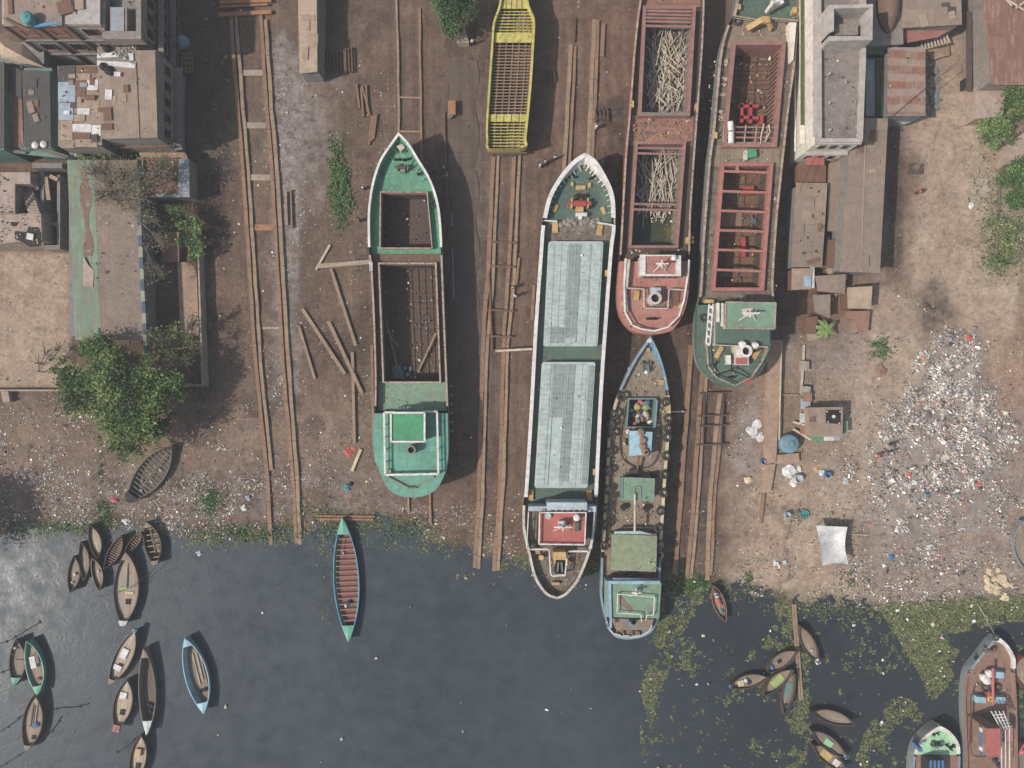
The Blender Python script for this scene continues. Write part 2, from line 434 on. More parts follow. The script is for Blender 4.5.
# ---------------------------------------------------------------- light, camera
SUN_EL, SUN_AZ = math.radians(45), math.radians(20)      # light travels towards +x and a little +y (image right / up)
w = bpy.data.worlds.new('World'); SC.world = w; w.use_nodes = True
nt = w.node_tree
sky = nt.nodes.new('ShaderNodeTexSky'); sky.sky_type = 'NISHITA'; sky.sun_disc = False
sky.sun_elevation = SUN_EL
to_sun = Vector((-math.cos(SUN_AZ), -math.sin(SUN_AZ), 0))
sky.sun_rotation = math.atan2(to_sun.x, to_sun.y)
sky.air_density = 1.6; sky.dust_density = 3.0; sky.ozone_density = 1.0
bg = nt.nodes['Background']; bg.inputs['Strength'].default_value = 0.105
nt.links.new(sky.outputs[0], bg.inputs['Color'])
sl = bpy.data.lights.new('sun', 'SUN'); sl.energy = 3.8; sl.angle = math.radians(0.9); sl.color = (1.0, 0.95, 0.88)
so = bpy.data.objects.new('sun', sl); COL.objects.link(so)
sd = Vector((math.cos(SUN_EL) * math.cos(SUN_AZ), math.cos(SUN_EL) * math.sin(SUN_AZ), -math.sin(SUN_EL)))
so.rotation_euler = sd.to_track_quat('-Z', 'Y').to_euler()
so.location = (-60, -20, 60)
cam = bpy.data.cameras.new('camera'); co = bpy.data.objects.new('camera', cam); COL.objects.link(co)
co.location = (0, 0, H); co.rotation_euler = (0, 0, 0)
cam.sensor_width = 36; cam.lens = 36 * H / (1024 * S); cam.clip_end = 3000
SC.camera = co
SC.view_settings.view_transform = 'Standard'; SC.view_settings.look = 'None'
SC.view_settings.exposure = 0.24; SC.view_settings.gamma = 1.0
SC.cycles.max_bounces = 5; SC.cycles.diffuse_bounces = 3; SC.cycles.glossy_bounces = 2

# ---------------------------------------------------------------- numpy noise
def vnoise(x, y, seed=0):
    xi = np.floor(x).astype(np.int64); yi = np.floor(y).astype(np.int64)
    fx = x - xi; fy = y - yi
    fx = fx * fx * (3 - 2 * fx); fy = fy * fy * (3 - 2 * fy)
    def h(a, b):
        n = (a * 374761393 + b * 668265263 + seed * 974711) & 0x7fffffff
        n = ((n ^ (n >> 13)) * 1274126177) & 0x7fffffff
        return ((n ^ (n >> 16)) & 0xffff) / 65535.0
    return (h(xi, yi) * (1 - fx) + h(xi + 1, yi) * fx) * (1 - fy) + (h(xi, yi + 1) * (1 - fx) + h(xi + 1, yi + 1) * fx) * fy
def fbm(x, y, seed=0, o=4):
    s = 0; a = 0.5; t = 0
    for i in range(o):
        s = s + a * vnoise(x * 2 ** i, y * 2 ** i, seed + i * 17); t += a; a *= 0.55
    return s / t

SHORE_X = [-3000, -20, 0, 60, 120, 180, 250, 310, 345, 380, 430, 480, 520, 600, 690, 730, 790, 860, 900, 960, 1024, 3000]
SHORE_Y = [548, 545, 534, 528, 531, 536, 541, 533, 522, 524, 540, 560, 564, 572, 575, 588, 606, 611, 612, 606, 600, 600]
ZW = -0.55
def shore_d(px, py):
    ys = np.interp(px, SHORE_X, SHORE_Y)
    ys = ys + 6 * (fbm(px * 0.04, py * 0.02, 3) - 0.5) * 2
    return py - ys
def soft(v, a, b):
    t = np.clip((v - a) / (b - a), 0, 1); return t * t * (3 - 2 * t)
def sbox(px, py, x0, y0, x1, y1, f=12):
    return soft(px, x0 - f, x0 + f) * (1 - soft(px, x1 - f, x1 + f)) * soft(py, y0 - f, y0 + f) * (1 - soft(py, y1 - f, y1 + f))
def blob(px, py, cx, cy, rx, ry):
    return np.exp(-(((px - cx) / rx) ** 2 + ((py - cy) / ry) ** 2))
def heap_mask(px, py):
    d = np.abs(px - (958 - np.clip(py - 330, 0, 130) * 0.16)) / (29 + np.clip(py - 335, 0, 150) * 0.40)
    m = (1 - soft(d + (fbm(px * .03, py * .03, 61) - .5) * 1.1, 0.45, 1.15)) * soft(py, 322, 345) * (1 - .85 * soft(py, 440, 570)) * (1 - soft(shore_d(px, py), -14, -2))
    return m
def ground_z(px, py):
    d = shore_d(px, py)
    z = np.where(d < 0, -0.55 * soft(d, -55, 0) , -0.55 - 0.03 * np.clip(d, 0, 90))
    n = (fbm(px * 0.06, py * 0.06, 9) - 0.5) * 0.22 + (fbm(px * 0.22, py * 0.22, 4, 3) - 0.5) * 0.14
    # wheel and slip ruts running down to the river
    n = n + 0.05 * np.sin(px * 0.55 + 3 * fbm(px * 0.01, py * 0.02, 8)) * sbox(px, py, 380, -100, 720, 480, 30)
    hp = heap_mask(px, py)
    n = n + hp * (0.35 + 0.7 * (fbm(px * 0.07, py * 0.07, 21) - 0.3))
    return z + n * soft(-d, -60, 10)
def gz(px, py):
    return float(ground_z(np.array([float(px)]), np.array([float(py)]))[0])
def G(px, py, dz=0.0):
    z = gz(px, py); return W(px, py, z + dz)

def axis(lo, hi, step, far):
    a = np.arange(lo, hi + 1e-6, step)
    l = lo - np.geomspace(4, far, 9)[::-1]; r = hi + np.geomspace(4, far, 9)
    return np.concatenate([l, a, r])
def make_ground():
    xs = axis(-86, 86, 0.36, 900); ys = axis(-66, 66, 0.36, 900)
    X, Y = np.meshgrid(xs, ys)
    PX = X / S + 512; PY = 384 - Y / S
    Z = ground_z(PX, PY)
    nx, ny = len(xs), len(ys)
    co_ = np.stack([X, Y, Z], -1).reshape(-1, 3)
    idx = np.arange(nx * ny).reshape(ny, nx)
    f = np.stack([idx[:-1, :-1], idx[:-1, 1:], idx[1:, 1:], idx[1:, :-1]], -1).reshape(-1, 4)
    me = bpy.data.meshes.new('ground')
    me.vertices.add(len(co_)); me.vertices.foreach_set('co', co_.ravel())
    me.loops.add(f.size); me.loops.foreach_set('vertex_index', f.ravel())
    me.polygons.add(len(f)); me.polygons.foreach_set('loop_start', np.arange(0, f.size, 4))
    me.polygons.foreach_set('use_smooth', np.ones(len(f), bool))
    me.update(); me.validate()
    px, py = PX.ravel(), PY.ravel()
    d = shore_d(px, py)
    n = fbm(px * 0.035, py * 0.035, 31); n2 = fbm(px * 0.12, py * 0.12, 37)
    wob = (n - 0.5) * 50; px2 = px + wob; py2 = py + (n2 - 0.5) * 30
    sand = np.clip(.6 * sbox(px + (py - 300) * .16, py, 912, 120, 930, 520, 6) + sbox(px, py, -400, 252, 70, 388, 4) * 0.9 + sbox(px2, py2, 915, 90, 1010, 420, 22) + 0.8 * sbox(px2, py2, 850, 280, 940, 500, 25) + .5 * sbox(px2, py2, 740, 345, 1100, 620, 30)
                   + 0.6 * sbox(px2, py2, 985, -400, 1500, 330, 30) + 0.7 * blob(px2, py2, 955, 55, 40, 60) + 0.45 * sbox(px2, py2, 730, 470, 860, 600, 40)
                   + 0.35 * blob(px2, py2, 215, 150, 25, 25) + 0.3 * sbox(px2, py2, 0, 400, 380, 470, 40), 0, 1)
    ash = np.clip(0.9 * sbox(px2 * 0.4 + px * 0.6, py2, 273, 40, 298, 400, 8) + 0.6 * blob(px2, py2, 290, 110, 22, 60) + 0.5 * sbox(px2, py2, -100, 470, 400, 520, 18) * (n2 > 0.45)
                  + 0.8 * sbox(px2, py2, 452, 170, 486, 400, 8) * n2 + 0.95 * heap_mask(px, py) + .5 * sbox(px2, py2, 850, 400, 1100, 600, 40) + .5 * sbox(px2, py2, 300, 60, 325, 210, 12) + .7 * sbox(px2, py2, 742, 395, 764, 475, 6) + 0.45 * blob(px2, py2, 470, 120, 18, 60) + 0.5 * blob(px2, py2, 830, 355, 50, 25), 0, 1)
    dark = np.clip(.7 * blob(px2, py2, 932, 312, 16, 26) + .7 * sbox(px2, py, 781, 505, 786, 600, 2) + .4 * sbox(px2 + (py - 480) * .25, py2, 868, 420, 874, 560, 3) + 0.75 * sbox(px2 * 0.5 + px * 0.5, py, 185, -400, 232, 250, 14) + 0.45 * sbox(px2, py2, 290, -300, 400, 40, 20) + 0.5 * sbox(px2, py, 440, -300, 492, 480, 14)  # street strip: dark soil plus the houses' shade painted into the mask
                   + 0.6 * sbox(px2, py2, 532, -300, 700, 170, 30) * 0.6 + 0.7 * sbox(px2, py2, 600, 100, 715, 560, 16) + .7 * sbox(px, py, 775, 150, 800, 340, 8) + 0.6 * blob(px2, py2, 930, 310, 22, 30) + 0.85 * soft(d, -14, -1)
                   + 0.6 * (n > 0.56) * sbox(px2, py2, 150, 300, 480, 480, 40) + 0.7 * sbox(px, py, 888, 120, 902, 270, 3), 0, 1)  # last strip paints the long shed's cast shade onto the track
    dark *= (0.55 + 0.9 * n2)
    green = np.clip(np.exp(-((d + 4) / 9.0) ** 2) * soft(n2, 0.38, 0.55) * 0.9 + 0.9 * blob(px2, py2, 336, 175, 8, 40) + blob(px, py, 1010, 200, 22, 50) * 0.6 + 0.5 * blob(px, py, 1005, 260, 18, 20), 0, 1)
    red = np.clip(0.7 * blob(px2, py2, 1005, 400, 45, 70) + 0.6 * sbox(px2, py2, 940, 500, 1030, 560, 30) + 0.4 * sbox(px2, py2, 540, -100, 640, 160, 20) + 0.5 * blob(px2, py2, 825, 320, 25, 20), 0, 1)
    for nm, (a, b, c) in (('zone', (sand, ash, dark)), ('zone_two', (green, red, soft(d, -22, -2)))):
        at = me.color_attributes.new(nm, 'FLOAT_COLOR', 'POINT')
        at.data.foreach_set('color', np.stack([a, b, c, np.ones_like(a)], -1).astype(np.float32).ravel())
    t = NT('yard earth')
    v = t.tc.outputs['Object']
    za = t.n.new('ShaderNodeAttribute'); za.attribute_name = 'zone'
    zb = t.n.new('ShaderNodeAttribute'); zb.attribute_name = 'zone_two'
    sa = t.n.new('ShaderNodeSeparateColor'); t.link(za.outputs['Color'], sa.inputs[0])
    sb = t.n.new('ShaderNodeSeparateColor'); t.link(zb.outputs['Color'], sb.inputs[0])
    big = t.noise(0.13, 6, 0.65); mid = t.noise(0.9, 8, 0.7); fine = t.noise(5.5, 8, 0.75)
    mp = t.n.new('ShaderNodeMapping'); mp.inputs['Scale'].default_value = (2.4, 0.10, 1); t.link(v, mp.inputs['Vector'])
    streak = t.noise(1.0, 7, 0.7, mp.outputs[0])
    base = t.mix(t.ramp(big, 0.35, 0.68), C(90, 71, 59), C(118, 95, 79))
    base = t.mix(t.math('MULTIPLY', t.ramp(streak, 0.38, 0.68), 0.55), base, C(74, 57, 48))
    base = t.mix(t.math('MULTIPLY', t.ramp(t.noise(.21, 7, .7), .56, .64), .55), base, C(66, 53, 47))
    base = t.mix(t.math('MULTIPLY', t.ramp(streak, .62, .5), .22), base, C(140, 120, 105))
    base = t.mix(t.math('MULTIPLY', sa.outputs[0], t.ramp(mid, 0.2, 0.5)), base, t.mix(t.ramp(big, 0.35, 0.65), C(148, 125, 105), C(163, 142, 121)))
    base = t.mix(sb.outputs[1], base, C(134, 100, 80))
    base = t.mix(t.math('MULTIPLY', sa.outputs[1], t.ramp(mid, 0.34, 0.6)), base, C(136, 128, 124))
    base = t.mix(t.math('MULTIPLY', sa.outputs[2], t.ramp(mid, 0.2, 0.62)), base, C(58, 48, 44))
    base = t.mix(t.math('MULTIPLY', sb.outputs[0], t.ramp(fine, 0.35, 0.6)), base, C(84, 94, 52))
    base = t.mix(t.math('MULTIPLY', t.ramp(mid, 0.5, 0.75), 0.25), base, C(80, 66, 58))
    base = t.mix(t.math('MULTIPLY', t.ramp(fine, 0.56, 0.68), 0.5), base, C(150, 136, 124))
    base = t.mix(t.math('MULTIPLY', t.ramp(t.noise(9, 4, 0.6), 0.60, 0.70), 0.5), base, C(56, 46, 42))
    pt_ = t.noise(0.38, 9, 0.75); pt2 = t.noise(1.9, 9, 0.8)
    base = t.mix(1.0, base, t.ramp(pt_, .36, .64, (.78, .76, .75, 1), (1.2, 1.2, 1.2, 1)), 'MULTIPLY')
    base = t.mix(1.0, base, t.ramp(pt2, .34, .66, (.74, .73, .72, 1), (1.26, 1.27, 1.28, 1)), 'MULTIPLY')
    vo = t.n.new('ShaderNodeTexVoronoi'); vo.inputs['Scale'].default_value = 3.2; t.link(v, vo.inputs['Vector'])
    base = t.mix(t.math('MULTIPLY', t.math('MULTIPLY', t.ramp(vo.outputs['Distance'], 0.10, 0.16, (1, 1, 1, 1), (0, 0, 0, 1)), t.ramp(mid, 0.45, 0.6)), 0.6), base, C(176, 164, 152))
    nr = t.bump(fine, 0.5, 0.06); nr = t.bump(mid, 0.4, 0.12, nr)
    m = t.done(base, 0.95, nr, 0, 0.15)
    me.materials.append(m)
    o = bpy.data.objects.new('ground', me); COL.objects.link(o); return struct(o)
make_ground()

def make_water():
    mb = MB()
    mb.add([(-1000, -1000, ZW), (1000, -1000, ZW), (1000, -12, ZW), (-1000, -12, ZW)], [[0, 1, 2, 3]])
    t = NT('river water')
    n1 = t.noise(0.045, 5, 0.6); n2 = t.noise(2.2, 5, 0.6); n3 = t.noise(0.5, 4, 0.6)
    base = t.mix(t.ramp(n1, 0.35, 0.65), C(50, 58, 65), C(58, 67, 75))
    base = t.mix(t.math('MULTIPLY', t.ramp(n3, 0.4, 0.7), 0.3), base, C(74, 81, 86))
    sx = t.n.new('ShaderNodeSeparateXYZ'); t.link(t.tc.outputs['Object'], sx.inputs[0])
    base = t.mix(t.math('MULTIPLY', t.ramp(t.math('MULTIPLY', sx.outputs[0], .01), .1, .3), .55), base, C(32, 36, 40))  # weaker sky glare towards the right is painted into the water colour
    nr = t.bump(n2, 0.35, 0.05); nr = t.bump(n3, 0.15, 0.2, nr)
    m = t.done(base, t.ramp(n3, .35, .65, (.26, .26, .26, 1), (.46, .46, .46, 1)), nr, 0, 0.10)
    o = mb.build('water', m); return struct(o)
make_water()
def make_haze():
    mb = MB(); mb.prism([(-960, -960), (960, -960), (960, 960), (-960, 960)], -4.6, H + 3)
    t = NT('haze'); t.n.remove(t.b); v = t.n.new('ShaderNodeVolumePrincipled')
    v.inputs['Color'].default_value = (.86, .88, .92, 1); v.inputs['Density'].default_value = HAZE
    t.link(v.outputs[0], t.n['Material Output'].inputs['Volume'])
    stuff(mb.build('haze', t.m))
HAZE = 0.00055
make_haze()

# ---------------------------------------------------------------- scattered small matter
def scatter_mesh(name, P, size, colr, mat, flat=0.5, thick=False, aspect=0.6):
    """P: N x 3, size: N, colr: N x 3 linear; each point a small crumpled scrap"""
    N = len(P)
    a = RNG.uniform(0, 2 * PI, N); ca, sa = np.cos(a), np.sin(a)
    lx = size * RNG.uniform(0.5, 1.0, N); ly = lx * RNG.uniform(aspect * 0.6, 1.0, N)
    cs = []
    for k, (ux, uy) in enumerate(((-1, -1), (1, -1), (1, 1), (-1, 1))):
        x = ux * lx / 2 * RNG.uniform(0.55, 1.1, N); y = uy * ly / 2 * RNG.uniform(0.55, 1.1, N)
        z = size * flat * RNG.uniform(-0.5, 0.5, N) + size * flat * 0.45
        cs.append(np.stack([P[:, 0] + ca * x - sa * y, P[:, 1] + sa * x + ca * y, P[:, 2] + z], -1))
    if thick:
        cs.append(np.stack([P[:, 0], P[:, 1], P[:, 2] + size * RNG.uniform(0.4, 0.8, N)], -1))
        k = 5; tri = np.array([[0, 1, 4], [1, 2, 4], [2, 3, 4], [3, 0, 4]])
    else:
        k = 4; tri = np.array([[0, 1, 2], [0, 2, 3]])
    V = np.stack(cs, 1).reshape(-1, 3)
    F = (np.arange(N)[:, None, None] * k + tri[None]).reshape(-1, 3)
    me = bpy.data.meshes.new(name)
    me.vertices.add(len(V)); me.vertices.foreach_set('co', V.astype(np.float32).ravel())
    me.loops.add(F.size); me.loops.foreach_set('vertex_index', F.astype(np.int32).ravel())
    me.polygons.add(len(F)); me.polygons.foreach_set('loop_start', np.arange(0, F.size, 3))
    cc = np.repeat(np.concatenate([colr, np.ones((N, 1))], 1), k, 0)
    at = me.color_attributes.new('Col', 'FLOAT_COLOR', 'POINT'); at.data.foreach_set('color', cc.astype(np.float32).ravel())
    me.update(); me.validate(); me.materials.append(M[mat])
    o = bpy.data.objects.new(name, me); COL.objects.link(o); return o

def pal(cols, wts, N, jit=0.18):
    c = np.array([C(*k)[:3] for k in cols]); w_ = np.array(wts, float); w_ /= w_.sum()
    r = c[RNG.choice(len(c), N, p=w_)]
    return np.clip(r * (1 + RNG.normal(0, jit, (N, 1))) * (1 + RNG.normal(0, jit * 0.25, (N, 3))), 0.004, 0.85)
TRASH = [(206, 204, 200), (170, 162, 154), (140, 122, 106), (112, 94, 82), (70, 60, 54), (96, 126, 150), (176, 84, 76), (96, 132, 110), (190, 160, 110), (150, 120, 140)]
def to_world(px, py, dz):
    z = ground_z(px, py) + dz; k = S * (1 - z / H)
    return np.stack([(px - 512) * k, (384 - py) * k, z], -1)
def litter(name, N, boxes, lo, hi, cols, wts, label, thick=False, clump=0.5, onland=True):
    bx = np.array([b[:4] for b in boxes], float); wt = np.array([b[4] for b in boxes]); wt = wt / wt.sum()
    i = RNG.choice(len(boxes), N * 3, p=wt)
    px = RNG.uniform(bx[i, 0], bx[i, 2]); py = RNG.uniform(bx[i, 1], bx[i, 3])
    d = shore_d(px, py)
    n = fbm(px * 0.05, py * 0.05, 51) * 0.6 + fbm(px * 0.2, py * 0.2, 57) * 0.4
    keep = (n > RNG.uniform(clump - 0.12, clump + 0.12, len(px)))
    if onland: keep &= d < -1
    px, py = px[keep][:N], py[keep][:N]
    K = len(px)
    sz = lo + (hi - lo) * RNG.uniform(0, 1, K) ** 3
    o = scatter_mesh(name, to_world(px, py, 0.015), sz, pal(cols, wts, K), 'litter', 0.3, thick)
    return stuff(o, label, 'litter')
litter('scattered_litter', 22000, [(0, 392, 380, 535, 7), (262, 40, 306, 400, 2.2), (0, 250, 75, 390, .25), (270, 240, 380, 400, 1.6), (190, 0, 260, 400, .8), (380, 490, 720, 580, 2.0),
        (450, 0, 720, 500, 1.2), (725, 395, 765, 480, 1.0), (735, 480, 880, 610, 2.6), (800, 330, 910, 480, 2.0), (890, 80, 1000, 330, 1.2), (880, 560, 1024, 615, 2.2), (300, 60, 400, 240, 0.9), (985, 340, 1024, 560, 1.0)],
       0.09, 0.34, TRASH, [1.0, 2.2, 4, 4, 3.4, .35, .25, .2, .9, .3], 'small pale scraps and rubbish strewn over the brown yard earth', False, 0.5)
litter('shore_litter', 13000, [(0, 440, 330, 532, 4), (0, 395, 90, 530, 1.2), (400, 505, 520, 562, .8), (850, 545, 1024, 610, 1.5), (150, 480, 270, 540, 1.5), (740, 560, 880, 612, 1)],
       0.10, 0.40, TRASH, [1.2, 3, 4, 3, 2.4, .3, .25, .2, 1.0, .3], 'dense band of washed up rubbish along the river bank', False, 0.52)
def make_heap():
    N = 280000
    px = RNG.uniform(840, 1034, N); py = RNG.uniform(318, 612, N)
    m = heap_mask(px, py) * (0.12 + 1.15 * soft(fbm(px * 0.04, py * 0.04, 71), 0.36, 0.6)) * (0.05 + 1.6 * soft(fbm(px * 0.13, py * 0.13, 73), .38, .62)) * (1 - .45 * soft(px + (py - 430) * .2, 960, 1000))
    bright = soft(py, 330, 345) * (1 - soft(py, 400, 540))
    keep = RNG.uniform(0, 1, N) < m * (0.32 + 0.68 * bright)
    px, py = px[keep], py[keep]; K = len(px)
    sz = 0.10 + 0.42 * RNG.uniform(0, 1, K) ** 4
    c = pal([(214, 212, 210), (178, 172, 166), (150, 138, 126), (128, 114, 102), (88, 78, 70), (124, 142, 154), (190, 86, 76), (110, 150, 126), (206, 140, 80), (170, 130, 150)],
            [1.1, 4.2, 6.0, 4.0, 1.4, .35, .2, .3, .15, .2], K)
    c = c * (.72 + .55 * soft(fbm(px * .11, py * .11, 77), .3, .65))[:, None]
    big = RNG.uniform(0, 1, K) < .006; sz = np.where(big, RNG.uniform(.5, .95, K), sz)
    o = scatter_mesh('garbage_heap', to_world(px, py, 0.02), sz, c, 'litter', 0.5, True)
    stuff(o, 'big heap of pale plastic bags and mixed rubbish on the sandy right bank', 'garbage heap')
make_heap()

def in_poly(px, py, poly):
    r = np.zeros(px.shape, bool); n = len(poly); j = n - 1
    for i in range(n):
        xi, yi = poly[i]; xj, yj = poly[j]
        r ^= ((yi > py) != (yj > py)) & (px < (xj - xi) * (py - yi) / (yj - yi + 1e-9) + xi)
        j = i
    return r
def weeds():
    N = 520000
    px = RNG.uniform(-10, 1034, N); py = RNG.uniform(515, 775, N); d = shore_d(px, py)
    n = fbm(px * 0.035, py * 0.035, 81); n2 = fbm(px * 0.15, py * 0.15, 83); nn = 0.45 * n + 0.55 * n2
    A = [(876, 604), (1030, 594), (1030, 620), (1000, 624), (962, 632), (944, 634), (950, 646), (960, 650), (952, 664), (954, 676), (944, 690), (932, 702), (922, 680), (908, 655), (894, 632)]
    B = [(662, 570), (700, 575), (704, 600), (690, 625), (676, 640), (664, 690), (650, 730), (640, 690), (655, 650)]
    Cc = [(776, 602), (796, 606), (797, 648), (782, 655), (762, 648), (772, 625)]
    D = [(798, 650), (812, 655), (808, 700), (812, 740), (800, 770), (786, 770), (792, 720)]
    E = [(900, 695), (918, 704), (898, 725), (875, 748), (866, 770), (855, 760), (868, 725)]
    dens = np.zeros(N)
    dens = np.maximum(dens, in_poly(px, py, A) * soft(nn, 0.24, 0.42) * 1.25)
    dens = np.maximum(dens, in_poly(px, py, B) * soft(nn, 0.36, 0.54) * 1.0)
    dens = np.maximum(dens, in_poly(px, py, Cc) * soft(nn, 0.36, 0.5) * 1.0)
    dens = np.maximum(dens, in_poly(px, py, D) * soft(nn, 0.38, 0.54) * 1.0)
    dens = np.maximum(dens, in_poly(px, py, E) * soft(nn, 0.36, 0.52) * 1.0)
    dens = np.maximum(dens, (px > 640) * soft(nn, 0.53, 0.66) * 0.6 * soft(d, 0, 10))
    strip = np.exp(-((d - 2) / 6.5) ** 2) * soft(nn, 0.38, 0.52) * np.where(px < 640, soft(fbm(px * .022, py * .01, 87), .42, .56), 1) * np.where(px < 520, 0.5, 0.9) * np.where((px > 700) & (px < 885), .35, 1)
    dens = np.maximum(dens, strip)
    dens = np.maximum(dens, 0.4 * soft(nn, 0.45, 0.6) * (blob(px, py, 326, 570, 8, 40) + blob(px, py, 430, 545, 40, 10) + blob(px, py, 485, 575, 20, 8)))
    keep = RNG.uniform(0, 1, N) < dens * 0.72
    px, py, d = px[keep], py[keep], d[keep]
    z = np.maximum(ground_z(px, py), ZW) + 0.01; k = S * (1 - z / H)
    P = np.stack([(px - 512) * k, (384 - py) * k, z], -1)
    K = len(px); sz = RNG.uniform(0.12, 0.30, K)
    c = pal([(96, 102, 58), (114, 116, 72), (78, 88, 46), (122, 116, 82), (86, 80, 56), (100, 112, 58)], [4, 3, 3, 1.5, 1.5, 2], K, 0.22)
    stuff(scatter_mesh('water_hyacinth', P, sz, c, 'leaf', 0.45), 'olive green mats of water weed floating along the bank', 'water weed')
    q = RNG.uniform(0, 1, K) < .28
    stuff(scatter_mesh('water_weed', P[q] - np.array([0, 0, .008]), RNG.uniform(.25, .5, q.sum()), c[q] * .75, 'leaf', .06), 'flat olive rafts of leaves under the floating water weed', 'water weed')
    # pale scraps caught in the weed
    N = 2600; px = RNG.uniform(640, 1030, N); py = RNG.uniform(575, 770, N)
    kk = (shore_d(px, py) > -4) & ((in_poly(px, py, A) & (RNG.uniform(0, 1, N) < .42)) | (in_poly(px, py, B) & (RNG.uniform(0, 1, N) < .2)) | (in_poly(px, py, E) & (RNG.uniform(0, 1, N) < .2)) | (RNG.uniform(0, 1, N) < .035))
    px, py = px[kk], py[kk]
    px = np.concatenate([px, RNG.uniform(0, 640, 42)]); py = np.concatenate([py, RNG.uniform(560, 768, 42)])
    K = len(px); z = np.maximum(ground_z(px, py), ZW) + 0.06; k = S * (1 - z / H)
    P = np.stack([(px - 512) * k, (384 - py) * k, z], -1)
    c = pal([(206, 204, 196), (176, 172, 150), (150, 146, 110), (180, 140, 150)], [4, 3, 2, .5], K)
    stuff(scatter_mesh('floating_litter', P, 0.15 + 0.5 * RNG.uniform(0, 1, K) ** 3, c, 'litter', 0.3, True), 'white scraps of rubbish afloat among the water weed', 'litter')
weeds()
def tufts(name, spots, label, cols=((66, 96, 46), (80, 108, 54), (54, 80, 40), (104, 116, 68)), per=26.0):
    PX, PY = [], []
    for cx, cy, rx, ry, dn in spots:
        n = int(rx * ry * dn)
        a = RNG.normal(0, 0.5, (n, 2)); PX.append(cx + a[:, 0] * rx); PY.append(cy + a[:, 1] * ry)
    px = np.concatenate(PX); py = np.concatenate(PY)
    nn = fbm(px * 0.18, py * 0.18, 91); kk = (nn > 0.40); px, py = px[kk], py[kk]
    K = len(px); z = np.maximum(ground_z(px, py), ZW) + RNG.uniform(0.0, 0.22, K)
    k = S * (1 - z / H); P = np.stack([(px - 512) * k, (384 - py) * k, z], -1)
    o = scatter_mesh(name, P, RNG.uniform(0.14, 0.34, K), pal(cols, [3, 3, 2, 1], K, 0.2), 'leaf', 0.9)
    return stuff(o, label, 'grass')
tufts('grass', [(338, 165, 6, 22, 7), (340, 195, 9, 28, 11), (330, 150, 5, 20, 2.2), (350, 205, 8, 14, 1.5), (210, 502, 14, 14, 4.0), (104, 515, 10, 15, 4.5), (100, 465, 2, 40, 2), (60, 527, 60, 6, 1.2), (250, 533, 70, 9, 1.6), (320, 520, 35, 20, .7), (400, 528, 45, 14, .9),
       (748, 583, 5, 12, 5), (852, 578, 14, 10, 2), (880, 348, 12, 12, 3.5), (800, 515, 12, 8, 1.2), (690, 585, 30, 10, 2.5), (840, 530, 18, 26, .5), (1000, 262, 24, 16, 1.6), (990, 215, 14, 50, .9), (640, 575, 60, 6, 1.2), (605, 560, 14, 12, 2)],
      'green grass and weeds growing in patches on the yard earth')
